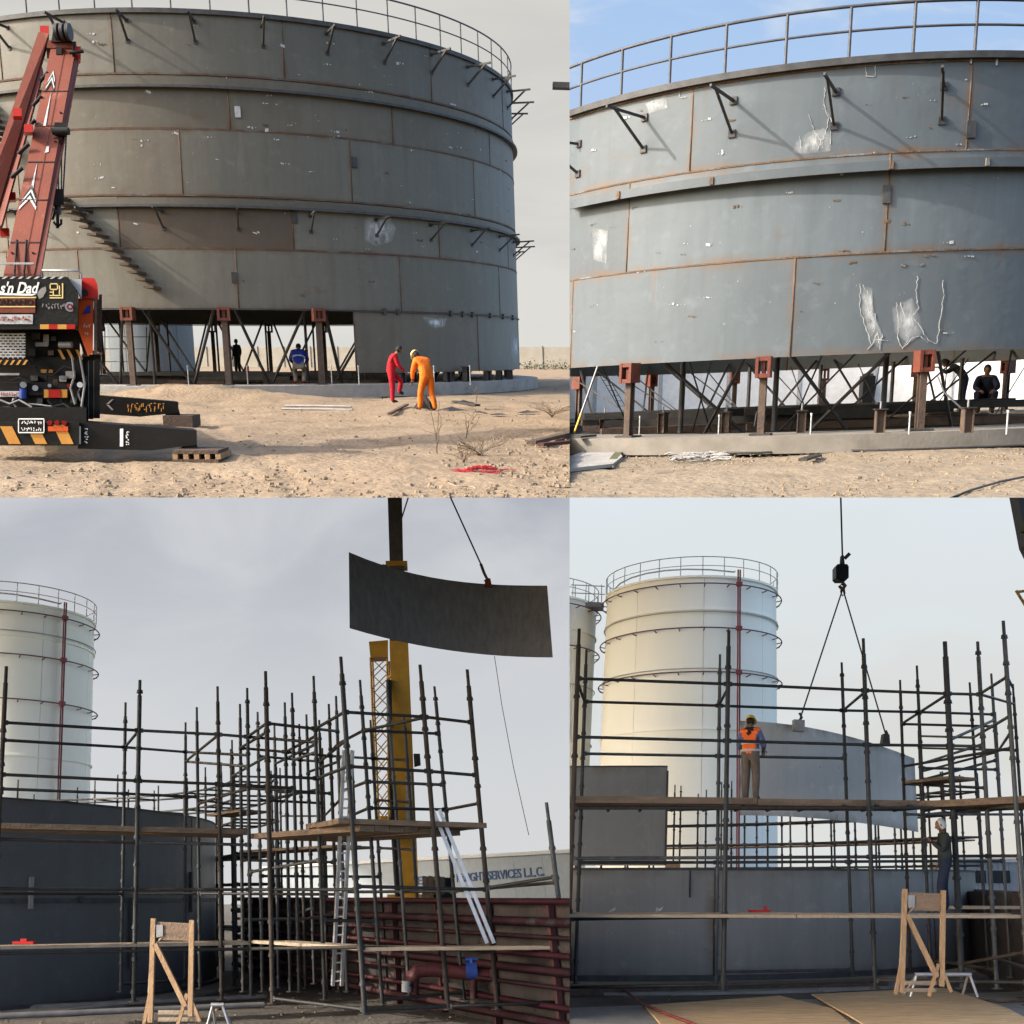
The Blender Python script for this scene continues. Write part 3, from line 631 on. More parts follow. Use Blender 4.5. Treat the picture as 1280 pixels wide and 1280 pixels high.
def jack_stand(P, c, rad, a, z0, z1, label, group, hw=0.2, hh=0.42, br=True, jackmat='jack', pw=0.09):
    n_ = Vector((math.cos(a), math.sin(a), 0)); tt = Vector((-math.sin(a), math.cos(a), 0)); up = Vector((0, 0, 1))
    b = on(c, rad + 0.16, a, z0)
    bx_ = P.px(b)[0]
    if not P.box[0] - 12 < bx_ < P.box[2] + 12: return None
    t = thing(P, 'jack_stand', b, label, 'jack stand', group)
    mb = MB(P)                                           # H section post
    top = z1 - hh * .9; hgt = top - z0
    for s in (-1, 1): mb.obox(b + up * (hgt / 2 + 0.03) + n_ * 0.06 * s, tt * pw, n_ * 0.011, up * hgt / 2)
    mb.obox(b + up * (hgt / 2 + 0.03), tt * 0.009, n_ * 0.049, up * (hgt / 2 - 0.002)); mb.build('post', 'post', t)
    MB(P).obox(b + up * 0.015, tt * 0.17, n_ * 0.17, up * 0.0145).build('base_plate', 'steel', t)
    zc = z1 - hh * .42
    hd = b + up * (zc - z0)
    mb = MB(P)
    for s in (-1, 1): mb.obox(hd + tt * s * hw * 0.8 + n_ * 0.03, tt * hw * 0.2, n_ * 0.15, up * hh / 2)
    mb.obox(hd + up * hh * 0.40 + n_ * 0.03, tt * hw * 0.58, n_ * 0.14, up * hh * 0.1); mb.obox(hd - up * hh * 0.40 + n_ * 0.03, tt * hw * 0.58, n_ * 0.14, up * hh * 0.1)
    mb.obox(hd + n_ * 0.02, tt * hw * 0.22, n_ * 0.09, up * hh * 0.29)
    mb.build('jack_head', jackmat, t)
    if br:
        for s in (-1, 1):
            p0 = on(c, rad - 0.06, a, z1 + 0.25) + tt * s * 0.24; p1 = on(c, rad - 1.7, a, z0 - 0.02) + tt * s * 1.25
            MB(P).bar(p0, p1, pw * .8, pw * .8).build('brace', 'steel', t)
            if pw > .08: continue
            p2 = on(c, rad - 0.2, a, z1 + 0.1) + tt * s * 0.9; MB(P).tube(p2, on(c, rad - 2.4, a, z0 - .02) + tt * s * (.2 if s > 0 else 1.6), pw * .28, 6).build('tie_rod', 'steel', t)
        MB(P).tube(on(c, rad - 1.6, a, z0), on(c, rad - 1.6, a, z1 + 0.1), 0.05, 8).build('prop', 'steel', t)
    return t
JL = ['jack stand with red head nearest the crane, under the lifted tank', 'red headed jack stand halfway along the open gap under the tank', 'red headed jack stand just right of the worker in blue']
a0 = TH(280, 392); st = TH(396, 392) - a0
for k in range(24):
    q = k - 8; a = a0 + q * st
    if (a + math.pi / 2) % (2 * math.pi) > 2 * math.pi - st and q > 12: continue
    if q * st > 2 * math.pi - 8 * st - st * 0.6: break
    lab = JL[q + 1] if -1 <= q <= 1 else 'jack stand on the far or covered side under the largest tank'
    jack_stand(P, c, rad - (0.65 if q > 1 else 0), a, z_ring, z_bot, lab, 'jack stands under the largest tank')
for k, x in enumerate((500, 556, 575, 606, 621, 634)):      # short stools in the slot under the lower course
    a = TH(x, 470); b = on(c, rad + 0.1, a, z_ring); n_ = Vector((math.cos(a), math.sin(a), 0)); tt = Vector((-math.sin(a), math.cos(a), 0)); up = Vector((0, 0, 1))
    t = thing(P, 'steel_stool', b, 'short steel stool %s from the left under the low shell course' % ['first', 'second', 'third', 'fourth', 'fifth', 'sixth'][k], 'stool', 'stools under the low shell course')
    hh = (z_low - z_ring) * (1.0 if x != 575 else 1.5); yy = n_ * (0.2 if x == 575 else 0)
    mb = MB(P)
    for s in (-1, 1): mb.obox(b + up * hh / 2 + tt * 0.10 * s + yy, tt * 0.012, n_ * 0.1, up * hh / 2 * 0.98)
    mb.obox(b + up * hh / 2 + yy, tt * 0.088, n_ * 0.01, up * hh / 2 * 0.97); mb.build('web', 'steel', t)
    MB(P).obox(b + up * (hh + 0.012) + yy, tt * 0.16, n_ * 0.14, up * 0.0115).build('top_plate', 'post', t)
for k, x in enumerate((165, 236, 310, 415, 449, 543, 588)):
    b = P.at_z(x, 481, z_ring)
    o = MB(P).tube(b, b + Vector((0, 0, 0.62)), 0.018, 6).tube(b + Vector((0, 0, 0.60)), b + Vector((0, 0, 0.64)), 0.03, 6).build('marker_stake', 'silver')
    tag(o, 'thin pale stake on the ring foundation, %s from the left' % ['first', 'second', 'third', 'fourth', 'fifth', 'sixth', 'seventh'][k], 'stake', 'stakes on the ring of the largest tank')

# far background of the first place
def panel_wall(P, px0, px1, pxc, yc, hgt, mat, pmat, label):
    o_ = P.at_y(pxc, 470, yc); d = Vector((.94, -.34, 0)); n_ = Vector((.34, .94, 0)); o_.z = 0
    t = thing(P, 'boundary_wall', o_, label, 'wall')
    k0 = int((P.at_y(px0, 470, yc).x - o_.x) / 2.7) - 1; k1 = int((P.at_y(px1, 470, yc).x - o_.x) / 2.7) + 2
    for k in range(k0, k1):
        p = o_ + d * 3.0 * k
        MB(P).obox(p + d * 1.5 + Vector((0, 0, hgt / 2)), d * 1.46, n_ * .06, (0, 0, hgt / 2)).build('wall_panel', mat, t)
        MB(P).obox(p + Vector((0, 0, hgt / 2 + .05)) - n_ * .03, d * .075, n_ * .12, (0, 0, hgt / 2 + .05)).build('wall_post', pmat, t)
    return t
panel_wall(P, -140, 712, 640, 104, 1.95, 'wallw', 'wallw', 'long white panelled boundary wall far behind the largest tank')
for k in range(5):
    mb = MB(P); r2 = random.Random(50 + k)
    g = P.at_z(655 + k * 13, 461.5 + r2.uniform(-.6, .6), 0)
    for q in range(90):
        p = g + Vector((r2.gauss(0, 0.8), r2.gauss(0, 0.5), abs(r2.gauss(0, 0.35)))); s = 0.13
        i = mb.add([p + Vector((r2.uniform(-s, s), r2.uniform(-s, s), r2.uniform(-s, s))) for _ in range(3)]); mb.face((i, i + 1, i + 2))
    t = thing(P, 'dry_shrub', g, 'low dusty shrub, number %s from the left, at the foot of the boundary wall' % ['one', 'two', 'three', 'four', 'five'][k], 'shrub', 'shrubs along the boundary wall')
    mb.build('foliage', 'green', t); MB(P).tube(g - Vector((0, 0, .05)), g + Vector((0, 0, 0.4)), 0.03, 5).build('stem', 'twig', t)
def beam_stack(P, c, rad, z, a0, n, label, seed, spread=4.0):
    r2 = random.Random(seed); b = on(c, rad - 5, a0, z); t = thing(P, 'beam_stack', b, label, 'beams')
    for k in range(n):
        p = b + Vector((r2.uniform(-spread, spread), r2.uniform(-2.2, 2.2), .08 + .14 * (k % 3))); d = Vector((r2.uniform(1.2, 2.6), r2.uniform(-.4, .4), 0))
        MB(P).bar(p - d, p + d, .14, .13).build('beam', 'steel' if k % 3 else 'post', t)
beam_stack(P, c, rad, z_ring - .06, TH(300), 16, 'dark steel beams piled inside the ring of the largest tank', 4)
# things seen through the gap: a grey tank beyond and an access frame
cx, cy = P.at_y(190, 440, 75).x, 75.0
t = thing(P, 'grey_tank', (cx, cy, 0), 'pale grey tank seen through the gap behind the left jack stand', 'tank')
for k in range(10): MB(P).arc((cx, cy), 2.7, 2.72, k * .6283 + .005, (k + 1) * .6283 - .005, 0, 3.6, 6).build('shell_plate', 'shellT', t)
MB(P).arc((cx, cy), 0.01, 2.74, 0, 2 * math.pi, 3.6, 3.66, 40).build('roof', 'rim', t)
t = thing(P, 'access_frame', P.at_z(160, 470, z_ring), 'black access frame of thin tubes inside the ring left of the first jack', 'scaffold')
fy = P.at_z(160, 468, z_ring).y + 2
for x in (131, 150, 183): MB(P).tube(P.at_y(x, 473, fy), P.at_y(x, 409, fy), 0.028, 6).build('upright', 'steel', t)
for y in (421, 436, 452): MB(P).tube(P.at_y(129, y, fy), P.at_y(186, y, fy), 0.022, 6).build('rung', 'steel', t)
for k, (x, y, wd, ht, mt, lb) in enumerate(((285, 461, .28, .3, 'lred', 'small red box on the tank floor left of the tall dark worker'), (309, 461, .24, .34, 'lred', 'red fuel can on the tank floor right of the tall dark worker'), (127, 449, .4, .55, 'grey', 'grey drum by the truck behind the red crane'))):
    g = P.at_z(x, y + 4, z_ring if x > 130 else 0); t = thing(P, 'fuel_can' if x > 130 else 'drum', g, lb, 'can' if x > 130 else 'drum')
    MB(P).tube(g, g + Vector((0, 0, ht)), wd / 2, 12, wd / 2 * 0.94).build('body', mt, t); MB(P).tube(g + Vector((0, 0, ht)), g + Vector((0, 0, ht + .06)), wd * .2, 8).build('cap', 'steel', t)

# ---------------- mobile crane
Y0 = 15.4; TL.kx = -0.40
crane = thing(P, 'mobile_crane', P.at_z(50, 560, 0), 'red and black mobile crane seen from behind with its boom raised', 'crane')
def part(name, mat, fn, parent=None):
    mb = MB(P); fn(mb); o = mb.build(name, mat, parent or crane); return o
# carrier rear: bumper with hazard chevrons, plate, lamps
bump = part('rear_bumper', 'black', lambda m: m.pbox(-25, 528, 99, 557, Y0, 0.5))
for k in range(6):
    x = 66 - k * 33
    part('hazard_stripe', 'yellow', lambda m: m.ppoly([(x, 533 if k else 531), (x + 15, 533 if k else 531), (x + 26, 555), (x + 11, 555)], Y0 - 0.012, 0.011), bump)
part('number_plate', 'black', lambda m: m.pbox(23, 524, 55, 541, Y0 - 0.03, 0.018), bump)
pl = part('plate_edge', 'white', lambda m: [m.pbox(23, 523, 55, 524.4, Y0 - 0.035, 0.02), m.pbox(23, 540, 55, 541.4, Y0 - 0.035, 0.02), m.pbox(22.5, 524.5, 23.7, 539.9, Y0 - 0.035, 0.02), m.pbox(54.3, 524.5, 55.5, 539.9, Y0 - 0.035, 0.02)], bump)
scribble(P, 26, 526, 52, 531, Y0 - 0.034, 8, 'plate_text', 'white', bump, 1); scribble(P, 26, 534, 52, 539, Y0 - 0.034, 9, 'plate_text', 'white', bump, 2)
for k in range(3): part('lamp', 'lred', lambda m: m.tube(P.at_y(62 + k * 9, 528.5, Y0 - 0.04), P.at_y(62 + k * 9, 528.5, Y0), 0.035, 10), bump)
part('reflector', 'orange', lambda m: m.pbox(60, 533, 85, 539, Y0 - 0.026, 0.012), bump)
part('chassis_rail', 'black', lambda m: m.pbox(-25, 510, 108, 527.5, Y0 + 0.12, 6.5))
part('chassis_bed', 'black', lambda m: m.pbox(-25, 446, 104, 509.5, Y0 + 0.55, 5.5))
# axles and wheels under the bed
for yy in (3.2, 4.7):
    wx = P.at_y(40, 545, Y0 + yy)
    cz = 0.52
    w0 = Vector((wx.x - 0.2, Y0 + yy, cz)); w1 = Vector((wx.x + 0.2, Y0 + yy, cz))
    wo = part('wheel', 'blackm', lambda m: m.tube(w0, w1, 0.52, 22)); part('rim', 'grey', lambda m: m.tube(w1, w1 + Vector((0.02, 0, 0)), 0.27, 16), wo)
# lamp bar, tanks, valves and hoses behind the bumper
part('lamp_panel', 'blackm', lambda m: m.pbox(-60, 478, 100, 494, Y0 + 0.44, 0.1))
lampb = part('tail_lamp', 'lred', lambda m: m.pbox(61, 487, 76, 497, Y0 + 0.36, 0.07)); part('lamp_edge', 'yellow', lambda m: (m.pbox(55, 487, 60.6, 497, Y0 + 0.37, 0.06), m.pbox(76.4, 487, 84, 497, Y0 + 0.37, 0.06)), lampb)
for x, y, r_, mt in ((29, 481, .045, 'silver'), (44, 485, .04, 'silver'), (62, 482, .025, 'silver'), (86, 482, .025, 'lred'), (100, 481, .04, 'white'), (78, 472, .03, 'grey')):
    part('gauge', mt, lambda m: m.tube(P.at_y(x, y, Y0 + 0.33), P.at_y(x, y, Y0 + 0.43), r_, 12))
part('air_tank', 'blueb', lambda m: m.tube(P.at_y(29, 498, Y0 + 0.4), P.at_y(29, 486, Y0 + 0.4), 0.05, 10))
for k, (x, y, x2, y2) in enumerate(((8, 518, 24, 496), (22, 519, 18, 498), (84, 515, 78, 497), (100, 514, 101, 486), (108, 470, 97, 500), (36, 505, 70, 508))):
    part('hose', 'grey' if k % 2 else 'blackm', lambda m: m.path([P.at_y(x + (x2 - x) * q / 6 + 3 * math.sin(q), y + (y2 - y) * q / 6, Y0 + 0.4) for q in range(7)], 0.014, 6))
part('sticker', 'chalk', lambda m: m.pbox(-2, 489, 24, 496, Y0 + 0.40, 0.02)); scribble(P, 0, 490, 23, 495.4, Y0 + 0.39, 7, 'sticker_text', 'lred', crane, 3)
part('step_bar', 'silver', lambda m: m.pbox(-30, 466.5, 24, 469, Y0 + 0.35, 0.08))
part('valve_block', 'grey', lambda m: (m.pbox(74, 470, 83, 477, Y0 + 0.35, 0.15), m.pbox(82, 464, 94, 473, Y0 + 0.38, 0.1)))
part('amber_lamp', 'yellow', lambda m: m.pbox(51, 462, 66, 466, Y0 + 0.42, 0.08))
# perforated guard with hazard foot
part('guard_plate', 'blackm', lambda m: m.pbox(-30, 416, 33, 458, Y0 + 0.25, 0.02))
guard = MB(P)
for r_ in range(9):
    guard.pbox(-30, 416.6 + r_ * 3.5, 31.6, 418.5 + r_ * 3.5, Y0 + 0.225, 0.02)
    for q in range(10):
        x = -28 + q * 6.2 + (r_ % 2) * 3.1
        if x < 30: guard.pbox(x, 418.6 + r_ * 3.5, x + 1.8, 420.0 + r_ * 3.5, Y0 + 0.226, 0.018)
guard.build('guard_mesh', 'silver', crane)
part('guard_foot', 'black', lambda m: m.pbox(-30, 449, 32, 457, Y0 + 0.215, 0.012))
for k in range(8): part('hazard_stripe', 'yellow', lambda m: m.ppoly([(-28 + k * 8, 456), (-25 + k * 8, 456), (-21 + k * 8, 450), (-24 + k * 8, 450)], Y0 + 0.205, 0.009))
# superstructure
part('engine_bay', 'blackm', lambda m: m.pbox(-25, 412.5, 100, 446, Y0 + 0.6, 2.5))
part('winch_drum', 'grey', lambda m: (m.tube(P.at_y(74, 431, Y0 + 0.35), P.at_y(90, 431, Y0 + 0.35), 0.045, 12), m.tube(P.at_y(79, 431, Y0 + 0.38), P.at_y(79, 431, Y0 + 0.6), 0.02, 8)))
for k in range(3): part('hazard_stripe', 'yellow', lambda m: m.ppoly([(72 + k * 11, 437), (75.5 + k * 11, 437), (82 + k * 11, 449), (78 + k * 11, 449)], Y0 + 0.5, 0.02))
cwt = part('counterweight', 'black', lambda m: m.ppoly([(-25, 346), (85, 346), (98, 368), (97, 411), (-25, 412)], Y0, 1.5))
part('name_panel', 'boom', lambda m: m.pbox(-60, 372, 44, 391, Y0 - 0.02, 0.018), cwt)
part('panel_line', 'hatc', lambda m: (m.pbox(-60, 371, 45, 372.6, Y0 - 0.025, 0.02), m.pbox(-60, 382.6, 44, 384, Y0 - 0.027, 0.005)), cwt)
ptext(P, 'TADANO', -6, 374, 42, 381.6, Y0 - 0.022, 'panel_letters', 'black', cwt, bold=0.03)
ptext(P, "s'n Dad", 0, 352, 46, 367, Y0 - 0.004, 'painted_letters', 'white', cwt, bold=0.02, shear=0.3)
part('flourish', 'white', lambda m: m.ppoly([(-40, 364.5), (10, 366.5), (46, 367.5), (40, 369.6), (0, 368.8), (-40, 367)], Y0 - 0.008, 0.007), cwt)
part('painted_flame', 'grey', lambda m: m.ppoly([(46, 366), (52, 360), (57, 358), (58, 363), (54, 371), (49, 374)], Y0 - 0.006, 0.005), cwt)
def glyph(m):
    for a, b, x, y in ((62, 371.5, 79, 373), (77.4, 354, 79, 371.4), (63, 354, 71.5, 355.4), (63, 361, 71.5, 362.4), (62, 355.5, 63.4, 361), (71.2, 355.5, 72.6, 361), (66, 363, 67.4, 368.6), (62, 368.7, 76, 370), (73.6, 357, 75, 368.5), (62, 364.5, 65.8, 365.8)): m.pbox(a, b, x, y, Y0 - 0.008, 0.007)
part('painted_glyph', 'hatc', glyph, cwt)
scribble(P, 52, 379, 81, 387, Y0 - 0.006, 8, 'painted_letters', 'grey', cwt, 4)
part('round_badge', 'chalk', lambda m: m.tube(P.at_y(87.5, 383.5, Y0 - 0.014), P.at_y(87.5, 383.5, Y0 - 0.001), 0.065, 20), cwt)
part('badge_mark', 'lred', lambda m: (m.tube(P.at_y(87.5, 383.5, Y0 - 0.02), P.at_y(87.5, 383.5, Y0 - 0.0145), 0.04, 16)), cwt)
part('badge_centre', 'chalk', lambda m: (m.tube(P.at_y(87.5, 383.5, Y0 - 0.025), P.at_y(87.5, 383.5, Y0 - 0.0205), 0.02, 16)), cwt)
part('notice', 'chalk', lambda m: m.pbox(-20, 393, 41, 405, Y0 - 0.014, 0.012), cwt); scribble(P, -14, 395, 39, 402, Y0 - 0.018, 12, 'notice_text', 'lred', cwt, 5)
for k in range(4): part('hazard_stripe', 'yellow' if k % 2 == 0 else 'lred', lambda m: m.ppoly([(50 + k * 11, 405.5), (61 + k * 11, 405.5), (61 + k * 11 + (4 if k < 3 else 0), 411.3), (50 + k * 11, 411.3)], Y0 - 0.008 - 0.001 * k, 0.006), cwt)
for k in range(9): part('edge_mark', 'chalk', lambda m: m.ppoly([(-8 + k * 10, 348.5), (-4 + k * 10, 348.5), (0 + k * 10, 345.6), (-4 + k * 10, 345.6)], Y0 - 0.005, 0.004), cwt)
part('guard_rail', 'grey', lambda m: (m.path([P.at_y(*q, Y0 + 0.5) for q in ((53, 346), (53, 338), (97, 338), (101, 342), (104, 375), (100, 383))], 0.018, 8)))
part('mesh_screen', 'grey', lambda m: [m.pbox(55 + k * 5, 339, 55.5 + k * 5, 345.5, Y0 + 0.52, 0.008) for k in range(9)])
part('corner_cowl', 'chalk', lambda m: m.ppoly([(86, 349), (102, 349), (102, 374), (98.5, 366)], Y0 + 0.1, 0.3))
part('lamp_pod', 'redp', lambda m: m.ppoly([(102, 350), (104, 347), (118, 347.5), (122, 356), (123, 373), (103, 373)], Y0 + 0.3, 0.9))
part('lamp_lens', 'blackm', lambda m: m.tube(P.at_y(105.5, 366, Y0 + 0.27), P.at_y(105.5, 366, Y0 + 0.3), 0.05, 12))
sp = part('side_panel', 'orange', lambda m: m.ppoly([(98, 373), (117, 373.5), (116, 441), (110, 445), (98, 412)], Y0 + 0.35, 2.2))
part('panel_decal', 'cblue', lambda m: m.ppoly([(103, 393), (109, 383), (113, 381), (113, 391)], Y0 + 0.335, 0.01), sp); scribble(P, 104, 403, 113, 411, Y0 + 0.335, 3, 'decal_text', 'chalk', sp, 6); scribble(P, 105, 415, 112, 421, Y0 + 0.335, 2, 'decal_text', 'chalk', sp, 7)
part('side_frame', 'post', lambda m: (m.pbox(118, 372, 121.5, 441, Y0 + 0.3, 0.2), m.pbox(124, 368, 127.5, 442, Y0 + 0.8, 0.1), m.pbox(117, 440.5, 128, 443, Y0 + 0.25, 0.6), m.pbox(121.6, 374, 123.9, 440, Y0 + 0.6, 0.1)))
for k, (pts, mt) in enumerate((([(33, 446), (40, 455), (52, 452), (60, 460), (58, 475)], 'blackm'), ([(40, 448), (48, 466), (66, 470), (80, 458), (96, 462)], 'blackm'), ([(90, 446), (93, 470), (88, 485), (94, 505)], 'grey'), ([(5, 470), (14, 476), (24, 472), (36, 478)], 'blackm'), ([(0, 500), (12, 505), (24, 500), (40, 509)], 'grey'), ([(60, 500), (66, 508), (80, 505), (90, 512)], 'blackm'), ([(100, 446), (106, 480), (102, 508)], 'grey'))):
    part('hose', mt, lambda m: m.path([P.at_y(a, b, Y0 + .38 - .02 * k) for a, b in pts], .016, 6))
for k, (x, y, w_, h_, mt) in enumerate(((40, 416, 10, 8, 'steel'), (54, 418, 7, 14, 'grey'), (64, 420, 6, 6, 'steel'), (44, 428, 16, 5, 'grey'), (36, 436, 8, 9, 'steel'), (60, 438, 7, 6, 'post'), (38, 470, 9, 6, 'steel'), (66, 474, 6, 9, 'post'), (8, 478, 9, 6, 'grey'), (88, 496, 8, 8, 'steel'), (4, 508, 8, 6, 'steel'), (46, 498, 7, 9, 'steel'))):
    part('fitting', mt, lambda m: m.pbox(x, y, x + w_, y + h_, Y0 + .42 + .02 * (k % 3), .16))
# outriggers
def outrig(yo, pix, name, pad, footpix):
    b = MB(P); b.ppoly(pix, Y0 + yo, 0.42); return b.build(name, 'black', crane)
og = outrig(0.1, [(97, 527), (246, 538), (246, 556), (190, 563), (97, 561)], 'outrigger_beam', None, None)
part('outrigger_mark', 'white', lambda m: m.pbox(97.5, 533, 101, 555, Y0 + 0.088, 0.011), og); part('outrigger_mark', 'white', lambda m: m.pbox(150, 536, 154, 558, Y0 + 0.088, 0.011), og)
scribble(P, 105, 535, 111, 554, Y0 + 0.092, 6, 'outrigger_text', 'white', og, 8, True); scribble(P, 157, 539, 162, 557, Y0 + 0.092, 6, 'outrigger_text', 'white', og, 9, True)
part('jack_leg', 'blackm', lambda m: (m.ppoly([(232, 556), (245, 552), (250, 569), (226, 569)], Y0 + 0.14, 0.3)), og)
og2 = outrig(7.2, [(118, 494), (223, 502.5), (223, 516), (175, 521), (118, 517)], 'outrigger_beam', None, None)
part('jack_leg', 'blackm', lambda m: m.ppoly([(212, 512), (223, 510), (226, 520), (208, 520)], Y0 + 7.25, 0.3), og2)
part('outrigger_mark', 'grey', lambda m: (m.ppoly([(133, 505), (140, 499), (142, 499), (136, 505)], Y0 + 7.19, 0.01), m.ppoly([(133, 506), (136, 506), (142, 512), (140, 513)], Y0 + 7.19, 0.01)), og2)
scribble(P, 157, 503.5, 205, 516, Y0 + 7.185, 10, 'outrigger_text', 'yellow', og2, 10)
part('jack_housing', 'black', lambda m: (m.pbox(104, 446, 110.5, 526, Y0 + 0.6, 0.3), m.pbox(111, 446, 117, 524, Y0 + 0.62, 0.3), m.pbox(117.6, 446, 125, 523, Y0 + 0.58, 0.32), m.pbox(103, 443, 126, 446, Y0 + 0.5, 0.5)))
part('jack_strip', 'grey', lambda m: (m.pbox(110.6, 450, 111.2, 524, Y0 + 0.6, 0.1), m.pbox(117.1, 450, 117.5, 520, Y0 + 0.6, 0.1)))
TL.kx = -0.40
# pads under the outrigger feet
def pad(x0, y0, x1, y1, Y, label, holes):
    a = P.at_y(x0, y1, Y); b = P.at_y(x1, y0, Y); t = thing(P, 'outrigger_pad', ((a.x + b.x) / 2, Y, 0), label, 'pad', 'pads under the outrigger feet')
    zt = b.z; n = holes; wd = (b.x - a.x)
    if n:
        MB(P).box(a.x, b.x, Y, Y + .6, zt * 0.72, zt).build('top_board', 'post', t); MB(P).box(a.x, b.x, Y, Y + .6, 0.0, zt * 0.28).build('bottom_board', 'post', t)
        for k in range(n + 1):
            x = a.x + wd * k / n * 0.94; MB(P).box(x, x + wd * 0.06 + .05 * wd, Y + 0.004, Y + .596, zt * .281, zt * .719).build('spacer', 'wood', t)
    else:
        for k in range(2): MB(P).box(a.x, b.x, Y + k * .3, Y + .29 + k * .3, 0, zt).build('timber', 'post', t)
pad(216, 563, 272, 578, Y0 - 0.15, 'slotted timber pad under the nearer outrigger foot', 4)
pad(204, 519.5, 240, 530.5, Y0 + 7.1, 'solid timber pad under the farther outrigger foot', 0)
# boom, raised to the upper right, with second section behind at the left
YB = Y0 + 1.2
bm_ = part('main_boom', 'boom', lambda m: m.prism([P.at_y(4, 346, YB), P.at_y(42, 346, YB), P.at_y(95, 58, YB + 3.2), P.at_y(64, 58, YB + 3.2)], (-0.300, 0.75, 0)))
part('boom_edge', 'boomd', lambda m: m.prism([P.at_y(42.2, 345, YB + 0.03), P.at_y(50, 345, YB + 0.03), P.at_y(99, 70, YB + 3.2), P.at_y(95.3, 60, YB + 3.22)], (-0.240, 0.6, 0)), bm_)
part('boom_cap', 'boom', lambda m: m.prism([P.at_y(58, 60, YB + 3.15), P.at_y(96, 60, YB + 3.15), P.at_y(95, 52, YB + 3.15), P.at_y(60, 50, YB + 3.15)], (-0.280, 0.7, 0)), bm_)
def bl(u, v):           # point on the boom face: v 0 at foot .. 1 at head, u across
    a0_, a1_, b0_, b1_ = P.at_y(4, 346, YB), P.at_y(42, 346, YB), P.at_y(64, 58, YB + 3.2), P.at_y(95, 58, YB + 3.2)
    p = (a0_ + (a1_ - a0_) * u) * (1 - v) + (b0_ + (b1_ - b0_) * u) * v; return p - Vector((0, 0.014, 0))
for v in (0.13, 0.3, 0.46, 0.62, 0.78): part('section_line', 'blackm', lambda m: m.prism([bl(0, v), bl(1, v), bl(1, v + .004), bl(0, v + .004)], (0, 0.008, 0)), bm_)
part('panel_seam', 'boomd', lambda m: m.prism([bl(.62, .02), bl(.635, .02), bl(.585, .98), bl(.57, .98)], (0, 0.006, 0)), bm_)
for v0, s in ((0.285, 1.0), (0.30, .9), (0.315, .8), (0.33, .7), (0.80, .55), (0.815, .55), (0.83, .5), (0.845, .45)):
    ww = .30 * s; cu = .36 if v0 < .5 else .30
    part('chevron', 'refl' if int(v0 * 1000) % 2 else 'blackm', lambda m: m.prism([bl(cu - ww, v0 - .025), bl(cu, v0 + .02), bl(cu + ww, v0 - .025), bl(cu + ww, v0 - .012), bl(cu, v0 + .035), bl(cu - ww, v0 - .012)], (0, 0.006, 0)), bm_)
for (va, vb) in ((.34, .46), (.62, .78)): part('arrow_mark', 'refl', lambda m: m.prism([bl(.33, va), bl(.43, va), bl(.38, vb)], (0, 0.006, 0)), bm_)
part('dust_patch', 'chalk', lambda m: m.prism([bl(.58, .50), bl(.72, .505), bl(.70, .53), bl(.60, .53)], (0, 0.004, 0)), bm_)
for v, u in ((.05, .15), (.05, .85), (.09, .15), (.09, .85), (.68, .9), (.55, .9)): part('bolt', 'blackm', lambda m: m.tube(bl(u, v) - Vector((0, .01, 0)), bl(u, v) + Vector((0, .01, 0)), .018, 8), bm_)
part('boom_root_bar', 'silver', lambda m: m.pbox(-20, 328, 42, 330.5, YB - 0.06, 0.05), bm_)
for x in (18, 30): part('ladder_rod', 'blackm', lambda m: m.tube(P.at_y(x, 345, YB - .05), P.at_y(x + 3, 300, YB + .45), .014, 6), bm_)
jb = part('luffing_jib', 'boom', lambda m: m.prism([P.at_y(-34, 280, YB + 0.9), P.at_y(-14, 300, YB + 0.9), P.at_y(61, 42, YB + 3.3), P.at_y(48, 40, YB + 3.3)], (-0.200, 0.5, 0)))
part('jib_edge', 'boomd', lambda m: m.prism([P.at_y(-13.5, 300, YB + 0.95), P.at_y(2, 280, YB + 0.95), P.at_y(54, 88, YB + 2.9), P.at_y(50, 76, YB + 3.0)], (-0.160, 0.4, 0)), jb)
for (x, y) in ((18, 140), (32, 160), (10, 245), (2, 290)): part('jib_clamp', 'redp', lambda m: m.pbox(x - 2, y - 5, x + 9, y + 5, YB + 1.6, 0.3), jb)
for k in range(5): part('jib_pin', 'blackm', lambda m: m.tube(P.at_y(14 + k * 9, 222 - k * 30, YB + 1.2 + .4 * k), P.at_y(28 + k * 8, 210 - k * 30, YB + 1.2 + .4 * k), .03, 6), jb)
hd = part('boom_head', 'blackm', lambda m: (m.ppoly([(64, 52), (90, 52), (89, 36), (84, 28), (72, 30), (66, 40)], YB + 3.1, 0.5), m.pbox(70, 58, 77, 68, YB + 3.05, 0.1)))
for x in (72, 79, 86): part('sheave', 'steel', lambda m: m.tube(P.at_y(x - 2, 40, YB + 3.0), P.at_y(x + 2, 40, YB + 3.0), 0.14, 16), hd)
part('head_plate', 'redp', lambda m: (m.pbox(90, 58, 101, 74, YB + 3.1, 0.3), m.pbox(50, 32, 61, 42, YB + 3.3, 0.3)), hd)
part('head_pin', 'blackm', lambda m: (m.tube(P.at_y(87, 66, YB + 3.0), P.at_y(104, 64, YB + 3.0), 0.03, 8), m.tube(P.at_y(92, 54, YB + 3.05), P.at_y(92, 77, YB + 3.05), 0.025, 8)), hd)
hk = part('hook_block', 'steel', lambda m: (m.pbox(66, 236, 80, 256, YB + 1.5, 0.22), m.tube(P.at_y(72, 268, YB + 1.6), P.at_y(72, 256, YB + 1.6), 0.05, 10), m.pbox(70, 268, 74, 285, YB + 1.56, 0.08), m.ppoly([(72, 285), (78, 280), (78, 274), (75, 274), (75, 279), (71, 281), (68, 276), (66, 278)], YB + 1.56, 0.07)))
